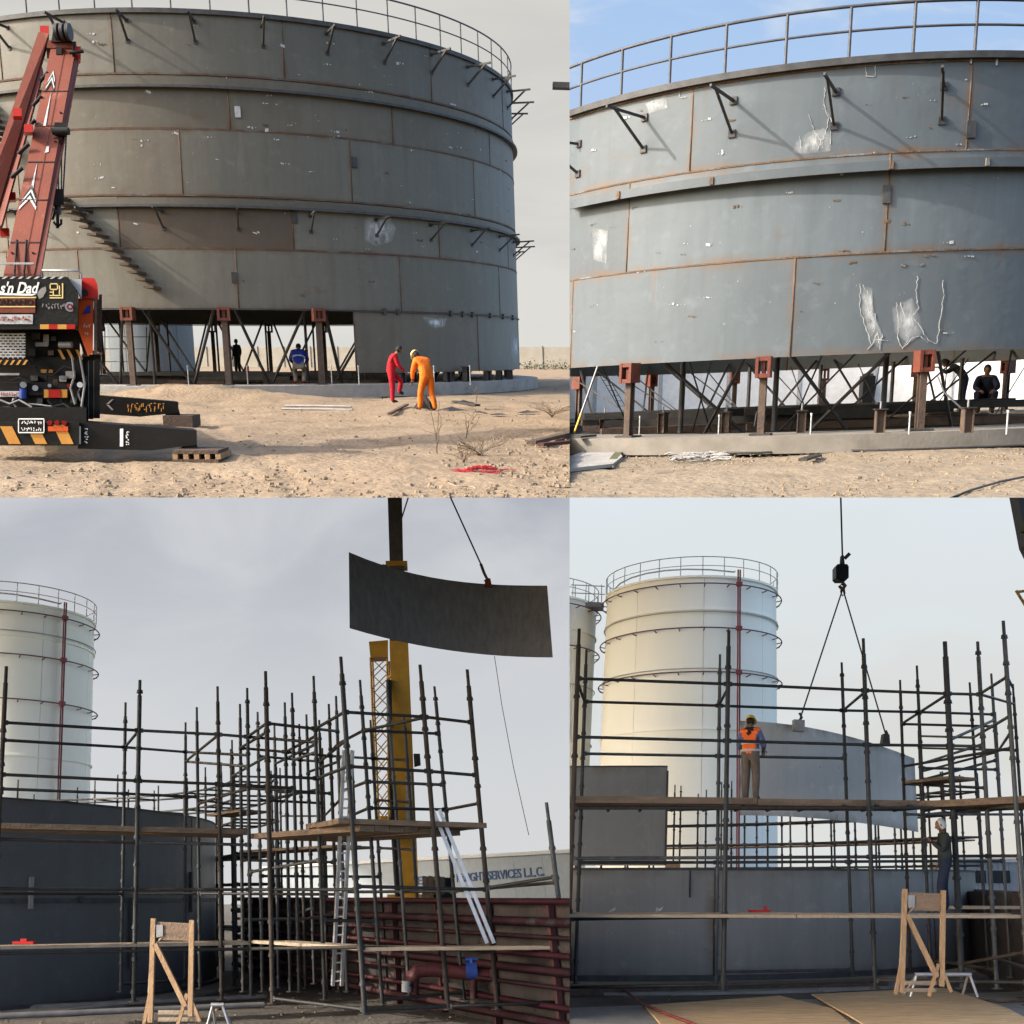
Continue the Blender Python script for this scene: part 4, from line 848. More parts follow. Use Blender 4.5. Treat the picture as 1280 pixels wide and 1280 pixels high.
part('upper_block', 'blackm', lambda m: (m.pbox(68, 153, 84, 168, YB + 1.8, 0.2), m.pbox(67, 172, 77, 184, YB + 1.8, 0.2), m.tube(P.at_y(66, 164, YB + 1.75), P.at_y(86, 164, YB + 1.75), .06, 10)), hk)
for x in (69, 73, 77): part('hoist_rope', 'rope', lambda m: m.tube(P.at_y(x, 182, YB + 1.9), P.at_y(x, 238, YB + 1.6), 0.011, 5), hk)
part('hoist_rope', 'rope', lambda m: m.path([P.at_y(88, 80, YB + 3.0), P.at_y(84, 150, YB + 2.4), P.at_y(79, 240, YB + 1.6)], 0.012, 5), hk)
part('hook_chain', 'rope', lambda m: m.path([P.at_y(56, 262, YB + 1.5), P.at_y(60, 272, YB + 1.5), P.at_y(66, 274, YB + 1.5), P.at_y(70, 262, YB + 1.5)], 0.02, 5), hk)

TL.kx = 0.0
# ---------------- ground clutter of the first place
stones(P, 'rubble', [(120, 480, 712, 520), (300, 500, 712, 622), (560, 520, 712, 622), (0, 580, 712, 622)], 2600, 'stone', 0.010, 0.032, 'loose stones and rubble strewn over the sand', 21)
stones(P, 'mound_lumps', [(150, 488, 320, 502)], 320, 'sand2', 0.03, 0.06, 'clods on the sand heap beside the ring foundation', 22)
def plank(P, a, b, wd, th, mat, name, label, cat, zoff=0.0):
    p, q = P.at_z(*a, 0.0), P.at_z(*b, 0.0)
    u = Vector((0, 0, th / 2 + 0.03 + zoff)); return tag(MB(P).bar(p + u, q + u, wd, th).build(name, mat), label, cat)
plank(P, (487, 520), (509, 508), 0.09, 0.05, 'post', 'timber_batten', 'thin brown batten lying by the feet of the worker in red', 'batten')
plank(P, (440, 499), (478, 500), 0.06, 0.05, 'steel', 'steel_rod', 'dark rod on the sand left of the worker in red', 'rod')
for k, (a, b, lb) in enumerate((((356, 507), (440, 508), 'upper'), ((352, 511), (441, 512), 'lower'))):
    p, q = P.at_z(*a, .05), P.at_z(*b, .05); tag(MB(P).tube(p, q, 0.03, 8).build('grey_pipe', 'grey'), '%s of two grey pipes lying on the sand below the blue worker' % lb, 'pipe', 'grey pipes on the sand')
plank(P, (664, 558), (720, 544), 0.16, 0.06, 'post', 'timber_plank', 'brown plank lying at the right edge of the sand, in front', 'plank')
plank(P, (676, 560), (722, 556), 0.14, 0.05, 'maroon', 'timber_plank', 'reddish plank lying behind the brown plank at the right edge', 'plank', 0.0)
for k, (x, y, s, lb) in enumerate(((528, 512, .25, 'black bag standing beside the worker in orange'), (580, 505, .34, 'black crumpled sheet nearest the worker in orange'), (565, 513, .3, 'dark flat scrap in front of the crumpled sheet'), (600, 517, .2, 'small dark scrap right of the dead twigs'), (585, 493, .2, 'dark scrap against the ring foundation'), (660, 517, .26, 'dark scrap near the right edge of the sand'), (625, 520, .2, 'thin dark scrap in the middle of the right sand'), (450, 580, .2, 'dark scrap in the left foreground sand'))):
    g = P.at_z(x, y, 0); mb = MB(P); r2 = random.Random(k)
    n = 7; i = mb.add([g + Vector((math.cos(q / n * 6.28) * s * r2.uniform(.8, 1.5), math.sin(q / n * 6.28) * s * r2.uniform(.6, 1.2), r2.uniform(0, .05))) for q in range(n)] + [g + Vector((0, 0, s * (1.3 if k == 0 else .35)))] + [g + Vector((s * .4, 0, s * (1.6 if k == 0 else .2)))])
    for q in range(n): mb.face((i + q, i + (q + 1) % n, i + n + (1 if q in (0, 1, 6) else 0)))
    mb.face((i + n, i + n + 1, i + 2)); mb.face((i + n + 1, i + n, i + 6))
    tag(mb.build('scrap_sheet' if k else 'black_bag', 'blackm' if k < 2 else 'steel'), lb, 'scrap' if k else 'bag')
plank(P, (568, 504), (597, 509), 0.16, 0.05, 'steel', 'steel_offcut', 'dark steel offcut lying right of the crumpled sheet', 'offcut')
# red netting heap: a tangle of thin strips
g = P.at_z(603, 590, 0); mb = MB(P); r2 = random.Random(8)
for k in range(90):
    a = r2.uniform(0, 6.28); p = g + Vector((r2.gauss(0, .13), r2.gauss(0, .10), 0.01)); pts = []
    for q in range(6):
        a += r2.gauss(0, .7); p = p + Vector((math.cos(a) * .06, math.sin(a) * .05, 0)); d = (p - g).length
        pts.append(Vector((p.x, p.y, max(.012, .09 * math.exp(-(d / .22) ** 2) * r2.uniform(.3, 1.1)))))
    mb.path(pts, 0.004, 4)
tag(mb.build('red_netting', 'net'), 'crumpled heap of red plastic netting on the sand', 'netting')
def dead_plant(P, x, y, hgt, n, spread, label, seed):
    g = P.at_z(x, y, 0); r2 = random.Random(seed); t = thing(P, 'dead_plant', g, label, 'plant', 'dead plants on the sand')
    for k in range(n):
        a = r2.uniform(0, 6.28); h_ = hgt * r2.uniform(.5, 1); pts = [g + Vector((math.cos(a) * spread * q / 5 * q / 5 + r2.gauss(0, .015), math.sin(a) * spread * (q / 5) ** 2 * .6, h_ * q / 5)) for q in range(6)]
        s = MB(P).path(pts, 0.0045, 4)
        for q in range(3):
            b = pts[r2.randrange(2, 6)]; s.tube(b, b + Vector((r2.gauss(0, .1), r2.gauss(0, .1), r2.uniform(.02, .15))), .003, 4)
        s.build('twig', 'twig', t)
dead_plant(P, 547, 570, 0.85, 3, .12, 'tall dead stalk of dry twigs left of the red netting', 1)
dead_plant(P, 583, 548, .5, 4, .2, 'wispy dead plant behind the red netting', 2)
dead_plant(P, 600, 572, .3, 12, .32, 'spreading dead bush just behind the red netting', 3)
dead_plant(P, 580, 578, .2, 8, .25, 'low dry tuft touching the left of the netting', 4)
dead_plant(P, 690, 522, .3, 16, .5, 'tangle of dry brush near the right edge of the sand', 5)
dead_plant(P, 596, 505, .55, 3, .1, 'thin upright twig in front of the low shell course', 6)
pts = [P.at_z(560 + k * 5, 603 + k * 1.2 + 2 * math.sin(k * .8), .012) for k in range(8)]
tag(MB(P).path(pts, .006, 5).build('pale_cable', 'plankl'), 'pale cable end lying in the foreground sand under the netting', 'cable')
o = MB(P).ppoly([(691, 102), (725, 103), (725, 110), (691, 109)], 30, 0.3).build('dark_beam', 'steel'); tag(o, 'short dark steel beam hanging in the sky right of the largest tank', 'beam')

# ================================================================== TOP RIGHT: close view of the raised tank in sunlight
P = TR; c = C_TR; rad = R_TR; rnd = random.Random(5)
Z = lambda y, x=1110: P.at_cyl(x, y, c, rad).z
TH = lambda x, y=300: theta(P, x, y, c, rad)
z_rim, z_s1, z_s2, z_bot = Z(74), Z(191), Z(315), Z(442)
z_ring = P.at_z(1110, 541, 0).z + 0.28
tankB = thing(P, 'storage_tank', (c[0], c[1], z_ring), 'sunlit pale grey steel tank with long bracket shadows under a blue sky', 'tank')
mB = lambda a, b, z: 'shellT' if rnd.random() < 0.65 else 'shellT2'
shell_course(P, tankB, c, rad, z_s1, z_rim, [TH(865, 150), TH(1212, 130), TH(1212, 130) + .65], 0.65, mB, 'rustT', rnd, wd_=0.013)
shell_course(P, tankB, c, rad, z_s2, z_s1, [TH(785, 290), TH(1109, 260)], 0.65, mB, 'rustT', rnd, wd_=0.013)
shell_course(P, tankB, c, rad, z_bot, z_s2, [TH(715, 400), TH(991, 380), TH(991, 380) + .65], 0.65, mB, 'rustT', rnd, wd_=0.013)
for zz in (z_s1, z_s2): ring(P, tankB, c, rad - 0.01, rad + 0.012, zz - 0.013, zz + 0.013, 'rustT', 'weld_seam', 160)
zg = Z(208)
ring(P, tankB, c, rad - 0.005, rad + 0.17, zg - 0.005, zg + 0.055, 'shellT', 'girder_flange', 160)
ring(P, tankB, c, rad + 0.172, rad + 0.20, zg - 0.09, zg + 0.056, 'shellT2', 'girder_lip', 160)
for x in (783, 895, 1110, 1225): a = TH(x, 215); MB(P).obox(on(c, rad + .21, a, zg - .02), Vector((-math.sin(a), math.cos(a), 0)) * .03, Vector((math.cos(a), math.sin(a), 0)) * .012, (0, 0, .06)).build('rust_joint', 'rustT', tankB)
ring(P, tankB, c, rad - 0.06, rad + 0.10, z_rim - 0.05, z_rim + 0.055, 'rim', 'top_ring', 160)
ring(P, tankB, c, rad - 0.02, rad + 0.022, z_rim - 0.085, z_rim - 0.052, 'rustT', 'rim_weld', 160)
mb = MB(P); i = mb.add([(c[0], c[1], z_rim + 0.5)] + [on(c, rad - 0.1, 2 * math.pi * k / 60, z_rim - 0.03) for k in range(60)])
for k in range(60): mb.face((i, i + 1 + k, i + 1 + (k + 1) % 60), True)
mb.build('roof', 'rim', tankB)
npost = 45
handrail(P, tankB, c, rad + 0.02, z_rim + 0.055, Z(3) - Z(68), npost, 'rail', TH(1141, 60) % (2 * math.pi / npost), 0.026)
for (bx, by) in ((724, 180), (806, 147), (917, 126), (1045, 115), (1180, 108)):
    a = TH(bx, by); bracket(P, tankB, c, rad, a, P.at_cyl(bx, by, c, rad).z, 0.95, 0.52, 'steel', 0.036, {724: -.25, 806: -.12, 917: -.1, 1045: -.2, 1180: -.36}[bx])
for x, y, w_, h_ in ((1213, 162, .075, .13), (1108, 243, .06, .14)):
    a = TH(x, y); n_ = Vector((math.cos(a), math.sin(a), 0)); tt = Vector((-math.sin(a), math.cos(a), 0))
    MB(P).obox(on(c, rad + 0.02, a, Z(y, x)), tt * w_, n_ * 0.016, (0, 0, h_)).build('seam_clip', 'rim', tankB)
for x, y in ((1213, 76), (862, 106), (878, 101), (1245, 78)):
    a = TH(x, y); MB(P).obox(on(c, rad + 0.02, a, Z(y, x)), Vector((-math.sin(a), math.cos(a), 0)) * .012, Vector((math.cos(a), math.sin(a), 0)) * .012, (0, 0, .05)).build('edge_lug', 'chalk', tankB)
a0 = TH(712); a1 = TH(1290)
scars(P, tankB, c, rad, 30, (a0, a1), (z_bot + .2, z_rim - .2), 31, s=0.02)
scars(P, tankB, c, rad, 34, (a0, a1), (z_bot + .2, z_rim - .2), 32, 'rustT', 0.019)
for px in ([(1032, 108), (1030, 128), (1036, 150), (1030, 170), (1027, 186)], [(1010, 142), (1018, 165), (1026, 175), (1022, 188)], [(1000, 170), (1002, 186)], [(1030, 135), (1040, 150), (1038, 180)],
           [(1082, 77), (1083, 95), (1093, 96), (1095, 78)], [(849, 105), (850, 122), (858, 121)]): chalk_line(P, tankB, c, rad, px, 0.005)
for px in ([(1076, 354), (1074, 380), (1080, 405), (1090, 432), (1097, 415), (1100, 437), (1103, 418)], [(1078, 356), (1088, 370), (1085, 395), (1095, 392), (1092, 415)], [(1120, 378), (1124, 400), (1122, 420), (1128, 436), (1135, 425), (1132, 400), (1126, 378)],
           [(1147, 345), (1145, 370), (1148, 385), (1140, 395), (1150, 408), (1160, 425), (1171, 430), (1175, 400), (1180, 372), (1179, 350)], [(1128, 436), (1140, 422), (1150, 420), (1160, 428)], [(1085, 437), (1095, 424), (1110, 426)]): chalk_line(P, tankB, c, rad, px, 0.0055)
smear(P, tankB, c, rad, [(1074, 356), (1090, 360), (1092, 390), (1103, 418), (1100, 438), (1086, 425), (1077, 390)])
smear(P, tankB, c, rad, [(1115, 385), (1140, 372), (1148, 390), (1155, 415), (1135, 430), (1118, 415)])
smear(P, tankB, c, rad, [(995, 178), (1010, 165), (1030, 160), (1040, 170), (1038, 189), (1010, 192), (990, 192)])
smear(P, tankB, c, rad, [(740, 285), (760, 288), (758, 330), (742, 325)])
smear(P, tankB, c, rad, [(806, 130), (832, 118), (835, 135), (812, 142)])
o = MB(P).arc(c, rad - 1.0, rad + 0.62, 0, 2 * math.pi, 0, z_ring, 160).build('ring_foundation', 'concreteT'); tag(o, 'worn concrete ring foundation under the sunlit tank', 'foundation')
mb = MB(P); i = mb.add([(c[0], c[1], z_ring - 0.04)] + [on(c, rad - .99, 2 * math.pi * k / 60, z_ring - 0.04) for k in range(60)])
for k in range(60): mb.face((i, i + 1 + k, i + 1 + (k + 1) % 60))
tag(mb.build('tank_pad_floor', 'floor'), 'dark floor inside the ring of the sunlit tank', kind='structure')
as_ = [TH(795, 460), TH(957, 455), TH(1150, 450)]
stp = as_[2] - as_[1]
JL2 = ['red headed jack stand left of the blue bag under the sunlit tank', 'red headed jack stand in the middle under the sunlit tank', 'red headed jack stand below the chalk drips of the sunlit tank']
k = 0; a = as_[0] - stp
full = []
for q, aa in enumerate(as_): full.append((aa, JL2[q]))
aa = as_[2] + stp
while aa < as_[0] + 2 * math.pi - stp * .6: full.append((aa, 'dark jack stand at the far side under the sunlit tank')); aa += stp
full.append((as_[0] - stp, 'jack stand cut by the left edge under the sunlit tank'))
for aa, lab in full: jack_stand(P, c, rad, aa, z_ring, z_bot, lab, 'jack stands under the sunlit tank', 0.12, 0.34, True, 'jack', 0.055)
ORD = ['first', 'second', 'third', 'fourth', 'fifth', 'sixth', 'seventh', 'eighth', 'ninth']
for k, x in enumerate((755, 828, 907, 1001, 1099, 1208)):
    b = P.at_z(x, 541 if x > 760 else 540, z_ring); az = math.atan2(b.y - c[1], b.x - c[0]); n_ = Vector((math.cos(az), math.sin(az), 0)); tt = Vector((-math.sin(az), math.cos(az), 0)); up = Vector((0, 0, 1))
    t = thing(P, 'steel_stool', b, 'short H section stool, %s from the left on the sunlit ring' % ORD[k], 'stool', 'stools on the sunlit ring'); hh = 0.36; mb = MB(P)
    for s in (-1, 1): mb.obox(b + up * hh / 2 + tt * .065 * s, tt * .008, n_ * .07, up * hh / 2)
    mb.obox(b + up * hh / 2, tt * .056, n_ * .008, up * hh / 2 * .99); mb.build('web', 'post', t)
    MB(P).obox(b + up * (hh + .009), tt * .1, n_ * .1, up * .008).build('top_plate', 'steel', t); MB(P).tube(b + up * (hh + .018), b + up * (hh + .13), .016, 6).build('bolt', 'grey', t)
for k, x in enumerate((799, 898, 1013, 1136, 1258)):
    b = P.at_z(x, 543, z_ring); tag(MB(P).tube(b, b + Vector((0, 0, .33)), .012, 6).tube(b + Vector((0, 0, .3)), b + Vector((0, 0, .34)), .018, 6).build('marker_stake', 'chalk'), 'thin white stake, %s from the left on the sunlit ring' % ORD[k], 'stake', 'stakes on the sunlit ring')
panel_wall(P, 712, 1290, 1000, 48, 2.3, 'white', 'chalk', 'white panelled wall seen between the jacks behind the sunlit tank')
beam_stack(P, c, rad, z_ring - .04, TH(1120), 18, 'dark steel beams piled inside the sunlit ring', 6, 3.0)
beam_stack(P, c, rad, z_ring - .04, TH(860), 12, 'dark steel beams piled inside the ring at the left', 7, 3.0)
# gear under the tank
b = P.at_z(718, 541, z_ring); e = P.at_y(751, 447, b.y + .25)
t = thing(P, 'grey_pole', b, 'grey pole with yellow foot leaning against the tank at the left edge', 'pole'); m_ = b + (e - b) * .25
MB(P).tube(m_, e, .022, 8).build('shaft', 'grey', t); MB(P).tube(b, m_, .023, 8).build('yellow_sleeve', 'hat', t)
t = thing(P, 'ladder', P.at_z(775, 512, z_ring), 'dark ladder leaning under the tank right of the grey pole', 'ladder'); ly = P.at_z(775, 515, z_ring).y + .3
for dx in (0, 9): MB(P).tube(P.at_y(748 + dx, 466, ly), P.at_y(775 + dx, 512, ly), .018, 6).build('stile', 'steel', t)
for k in range(7): MB(P).tube(P.at_y(750 + k * 3.8, 469 + k * 6.4, ly), P.at_y(758 + k * 3.8, 469 + k * 6.4, ly), .012, 6).build('rung', 'steel', t)
g = P.at_z(922, 503, z_ring); mb = MB(P); mb.ell(g + Vector((0, 0, .15)), .42, .3, .28, 9, 5, -.6); mb.ell(g + Vector((.22, .05, .2)), .25, .2, .26, 8, 5, -.6)
tag(mb.build('blue_bag', 'blueb'), 'crumpled blue plastic bag on the tank floor behind the jacks', 'bag')
for k, (x, y, w_, h_, lb) in enumerate(((1085, 505, .5, 1.15, 'black machine standing inside the ring left of the chalk drips'), (858, 510, .35, .5, 'small black box inside the ring near the left'))):
    g = P.at_z(x, y, z_ring); t = thing(P, 'welding_machine', g, lb, 'machine')
    MB(P).box(g.x - w_ / 2, g.x + w_ / 2, g.y, g.y + w_, z_ring + .05, z_ring + h_).build('cabinet', 'black', t); MB(P).box(g.x - w_ * .35, g.x + w_ * .35, g.y + .05, g.y + w_ - .05, z_ring + h_, z_ring + h_ + .1).build('lid', 'steel', t)
    for s in (-1, 1): MB(P).tube((g.x + s * w_ * .4 - .03, g.y + .1, z_ring + .06), (g.x + s * w_ * .4 + .03, g.y + .1, z_ring + .06), .06, 10).build('wheel', 'blackm', t)
    MB(P).path([(g.x - w_ * .4, g.y, z_ring + h_ * .8), (g.x - w_ * .6, g.y - .1, z_ring + h_ + .05), (g.x - w_ * .2, g.y - .1, z_ring + h_ + .15)], .02, 6).build('handle', 'steel', t)
for k, (pts, lb) in enumerate((([(1172, 470), (1180, 490), (1196, 505), (1204, 512), (1205, 535)], 'grey cable hanging down to the ring right of the chalk drips'), ([(943, 533), (946, 515), (955, 510), (958, 480)], 'looped grey cable beside the middle jack'))):
    tag(MB(P).path([P.at_y(x, y, P.at_z(pts[-1 if k == 0 else 0][0], 538, z_ring).y + .2) for x, y in pts], .014, 6).build('cable', 'grey'), lb, 'cable')
def groundpath(P, pts, r, name, mat, label, cat, z=0.012): return tag(MB(P).path([P.at_z(x, y, z + r) for x, y in pts], r, 5).build(name, mat), label, cat)
groundpath(P, [(1185, 624), (1215, 612), (1250, 602), (1290, 594)], .012, 'cable', 'steel', 'dark cable lying across the front corner of the bright sand', 'cable')
pts = [(840, 562), (900, 566), (950, 566), (1010, 562), (1080, 563), (1160, 561), (1240, 558), (1290, 556)]
groundpath(P, pts, .018, 'cable', 'steel', 'dark cable lying along the foot of the sunlit ring', 'cable')
g = P.at_z(1168, 560, 0); o = MB(P).path([g + Vector((-.3 + .1 * q, 0, .03 + .17 * math.sin(q / 6 * math.pi))) for q in range(7)], .014, 5).build('cable_loop', 'plankl'); tag(o, 'pale cable loop lying against the sunlit ring', 'cable')
o = MB(P).box(g.x - .08, g.x + .06, g.y - .12, g.y - .02, 0.0, .2).box(g.x - .15, g.x - .081, g.y - .1, g.y - .03, 0, .1).build('junction_box', 'steel'); tag(o, 'dark junction box at the foot of the sunlit ring', 'box')
for k, (x0, y0, x1, y1, lb) in enumerate(((722, 549, 742, 547, 'leftmost dark board on the sunlit ring'), (738, 556, 750, 559, 'small dark offcut below the leftmost board'), (816, 557, 838, 561, 'dark folded sheet lying before the second stool'), (766, 578, 775, 566, 'green splinter standing up from the pale rubble slab'), (1003, 578, 1022, 572, 'dark splinter on the sand below the middle of the ring'))):
    p, q = P.at_z(x0, y0, z_ring if y0 < 550 else 0), P.at_z(x1, y1, z_ring if y0 < 550 else 0); u = Vector((0, 0, .035)); tag(MB(P).bar(p + u, q + u, .12, .035).build('board_offcut', 'steel' if k != 3 else 'green'), lb, 'offcut')
slab = MB(P); g = [P.at_z(x, y, 0.0) for x, y in ((712, 574), (735, 566), (772, 567), (778, 574), (766, 584), (712, 590))]; slab.prism(g, (0, 0, .05)); tag(slab.build('rubble_slab', 'concrete'), 'flat pale broken slab on the sand at the left', 'slab')
mb = MB(P); r2 = random.Random(12)
for k in range(40):
    x, y = r2.uniform(830, 890), r2.uniform(566, 577); p = P.at_z(x, y, .02); pts = [p]
    for q in range(4): p = p + Vector((r2.uniform(.03, .12), r2.gauss(0, .03), 0)); pts.append(Vector((p.x, p.y, .02 + r2.random() * .04)))
    mb.path(pts, .014, 4)
o = mb.build('rope_coil', 'concrete'); tag(o, 'heap of dusty rope on the sand before the ring', 'rope', kind='stuff')
stones(P, 'rubble', [(712, 565, 1280, 622), (712, 560, 1280, 585)], 2600, 'stone', 0.006, 0.019, 'gravel and stones scattered on the bright sand', 33)

# ================================================================== cream storage tanks in the lower places
def cream_tank(P, c, rad, zt, label, rows, pipe_t, rise=True, a0=-math.pi, a1=0.0):
    t = thing(P, 'cream_tank', (c[0], c[1], 0), label, 'tank')
    zs = [0.0] + [z for z in sorted(rows['seam'])] + [zt]
    for z0, z1 in zip(zs, zs[1:]):
        for k in range(8): MB(P).arc(c, rad - .02, rad, k * .7854 + .002, (k + 1) * .7854 - .002, z0 + .006, z1 - .006, 10).build('shell_plate', 'ctank', t)
    for z in rows['seam']: ring(P, t, c, rad - .02, rad + .09, z - .05, z + .05, 'ctank', 'stiffener_ring', 90)
    ring(P, t, c, rad - .05, rad + .12, zt - .08, zt + .05, 'ctank', 'top_ring', 90)
    mb = MB(P); i = mb.add([(c[0], c[1], zt + 1.0)] + [on(c, rad, 2 * math.pi * k / 60, zt) for k in range(60)])
    for k in range(60): mb.face((i, i + 1 + k, i + 1 + (k + 1) % 60), True)
    mb.build('roof', 'ctank', t)
    handrail(P, t, c, rad + .10, zt + .05, 1.15, 26, 'ctrail', .1, .03)
    for z in rows['pipe']:
        o = MB(P).path([on(c, rad + .32, 2 * math.pi * k / 100, z) for k in range(101)], .04, 6).build('spray_pipe', 'ringp', t)
        for k in range(24): a = k * .2618; MB(P).bar(on(c, rad, a, z - .12), on(c, rad + .33, a, z - .06), .05, .05).build('pipe_bracket', 'ringp', o)
    for z in rows['grey']: MB(P).path([on(c, rad + .1, 2 * math.pi * k / 100, z) for k in range(101)], .035, 6).build('grey_pipe', 'ctrail', t)
    for d in (0, .13): MB(P).tube(on(c, rad + .42, pipe_t + d / rad, 0), on(c, rad + .42, pipe_t + d / rad, zt + .4), .05, 8).build('riser_pipe', 'rpipe', t)
    for z in rows['pipe']: MB(P).obox(on(c, rad + .45, pipe_t + .06 / rad, z), Vector((-math.sin(pipe_t), math.cos(pipe_t), 0)) * .16, Vector((math.cos(pipe_t), math.sin(pipe_t), 0)) * .1, (0, 0, .13)).build('valve', 'rpipe', t)
    pts = [on(c, rad * .9 + .6, pipe_t, zt + .4)] + [on(c, rad * (1.0 - .12 * math.sin(q / 9 * math.pi)), pipe_t - q * .28 * (1 if rise else -1) / 1.0, zt + .35 + .35 * math.sin(q / 9 * math.pi)) for q in range(10)]
    MB(P).path(pts, .05, 6).build('roof_pipe', 'ctrail', t)
    return t

def frame_px(P, pix, Y): return [P.at_y(x, y, Y) for x, y in pix]

def scaffold_pole(P, t, top, bot, r=0.036, cups=0.5):
    """a standard with its cup joints and spigot"""
    top, bot = Vector(top), Vector(bot); d = top - bot; L = d.length; u = d / L; mb = MB(P)
    sp = bot + u * (L - 0.28); mb.tube(bot, sp, r, 8); mb.tube(sp, top, r * .72, 7)
    k = random.uniform(.15, .5)
    while k < L - 0.2:
        mb.tube(bot + u * (k - .03), bot + u * (k + .03), r * 1.5, 8, r * 1.25); k += cups * random.choice((.9, 1, 1, 1.1, 2))
    mb.tube(bot, bot + u * .015, r * 2.4, 8)
    return mb.build('pole', random.choice(('scaf', 'scaf', 'scaf2', 'scaf3')), t)
def ledger(P, t, a, b, r=0.026, name='ledger'):
    a, b = Vector(a), Vector(b); d = (b - a).normalized(); mb = MB(P).tube(a, b, r, 7)
    mb.bar(a - d * .03, a + d * .07, .045, .075); mb.bar(b - d * .07, b + d * .03, .045, .075)
    return mb.build(name, random.choice(('scaf', 'scaf', 'scaf2', 'scaf3')), t)
class Poles:
    def __init__(s, P, t, ref, hor): s.P, s.t, s.d, s.ref, s.hor = P, t, {}, ref, hor
    def add(s, k, xt, yt, xb, yb, Y=None, r=.036):
        Y = Y or 20.0 * s.ref / (s.hor - yt)
        a, b = s.P.at_y(xt, yt, Y), s.P.at_y(xb, yb, Y)
        if b.z < 0: b = a + (b - a) * (a.z / (a.z - b.z))
        s.d[k] = (xt, yt, xb, yb, Y); scaffold_pole(s.P, s.t, a, b, r)
    def pt(s, k, y):
        xt, yt, xb, yb, Y = s.d[k]; f = (y - yt) / (yb - yt); return s.P.at_y(xt + (xb - xt) * f, y, Y)
    def led(s, a, ya, b, yb, r=.027): ledger(s.P, s.t, s.pt(a, ya), s.pt(b, yb), r)

def planks(P, t, a, b, width, z, n, mat, th=0.045, rnd=None, name='deck_plank', over=.15):
    """n boards side by side from a to b (points in plan), running away in depth by width"""
    a, b = Vector((a[0], a[1], 0)), Vector((b[0], b[1], 0)); d = (b - a); L = d.length; d /= L; nrm = Vector((-d.y, d.x, 0))
    segs = max(1, round(L / 3.6)); w_ = width / n
    for q in range(n):
        for s in range(segs):
            p0 = a + d * (L * s / segs + .006) + nrm * (q + .5) * w_; p1 = a + d * (L * (s + 1) / segs - .006) + nrm * (q + .5) * w_
            zz = z + (rnd.uniform(-.008, .012) if rnd else 0); zz2 = zz + (rnd.uniform(-.012, .012) if rnd else 0)
            u0, u1 = Vector((0, 0, zz + th / 2)), Vector((0, 0, zz2 + th / 2))
            MB(P).bar(p0 + u0, p1 + u1, w_ - .012, th).build(name, mat, t)

def plan(P, px, z_py, Y):
    return P.at_y(px, z_py, Y)

def ring_scaffold(P, t, c, rad, angs, zt, levels, decks, rnd):
    """scaffold bays standing round the tank"""
    prev = None
    for a in angs:
        cur = []
        for rr in (rad + .5, rad + 1.6):
            top = on(c, rr, a, zt + rnd.uniform(-.35, .35)); bot = on(c, rr, a, 0.0); scaffold_pole(P, t, top, bot, .034); cur.append((rr, a))
        for z in levels:
            ledger(P, t, on(c, rad + .5, a, z), on(c, rad + 1.6, a, z), .028, 'transom')
            if prev is not None:
                for rr in (rad + .5, rad + 1.6): ledger(P, t, on(c, rr, prev, z), on(c, rr, a, z), .03)
        if prev is not None:
            for z in decks:
                for q in range(3):
                    rr = rad + .68 + q * .3; MB(P).bar(on(c, rr, prev, z + .06), on(c, rr, a, z + .06), .27, .045).build('deck_plank', 'plank', t)
        prev = a

def wooden_stand(P, x, y, sc_, Y, label):
    """the home-made timber stand: two posts, brace, board, feet"""
    q = lambda u, v: P.at_y(x + u * sc_, y + v * sc_, Y)
    t = thing(P, 'timber_stand', q(30, 0), label, 'stand')
    for (u0, v0, u1, v1, n) in ((-2, -2, 2, -132, 'post'), (48, -10, 50, -130, 'post'), (4, -100, 42, -22, 'brace')): MB(P).bar(q(u0, v0), q(u1, v1), .065, .06, (0, 1, 0)).build(n, 'wood', t)
    MB(P).bar(q(-2, -40), q(-10, 0), .045, .04, (0, 1, 0)).build('foot_strut', 'wood', t); MB(P).bar(q(44, -38), q(32, 2), .045, .04, (0, 1, 0)).build('foot_strut', 'wood', t); MB(P).bar(q(50, -28), q(60, -3), .045, .04, (0, 1, 0)).build('foot_strut', 'wood', t)
    for v in (-3, -12): MB(P).bar(q(0, v) + Vector((0, .3, 0)), q(50, v) + Vector((0, .3, 0)), .06, .05).build('cross_rail', 'plankl', t)
    MB(P).prism([q(5, -128), q(47, -126), q(46, -104), q(8, -105)], (0, .03, 0)).build('board', 'plank', t)
    MB(P).prism([q(5, -124), q(14, -124), q(14, -110), q(6, -108)], (0, -.02, 0)).build('switch_box', 'grey', t)
    MB(P).path([q(1, -108), q(4, -100), q(9, -104), q(14, -110)], .012, 5).build('cord', 'plankl', t); MB(P).path([q(0, -100), q(-3, -60), q(-4, -40), q(-3, -20), q(-8, -5)], .014, 5).build('cord', 'plankl', t)
    return t

def sawhorse(P, x0, x1, y0, y1, Y, label):
    t = thing(P, 'sawhorse', P.at_y((x0 + x1) / 2, y1, Y), label, 'sawhorse')
    MB(P).tube(P.at_y(x0 + 6, y0, Y), P.at_y(x1 - 8, y0, Y), .028, 8).build('beam', 'silver', t)
    for xa, xb, dy in ((x0 + 8, x0, 0), (x0 + 8, x0 + 3, .4), (x1 - 10, x1, 0), (x1 - 12, x1 - 6, .4)): p = P.at_y(xb, y1, Y); MB(P).tube(P.at_y(xa, y0, Y), (p.x, p.y + dy, max(p.z, 0)), .02, 6).build('leg', 'silver', t)

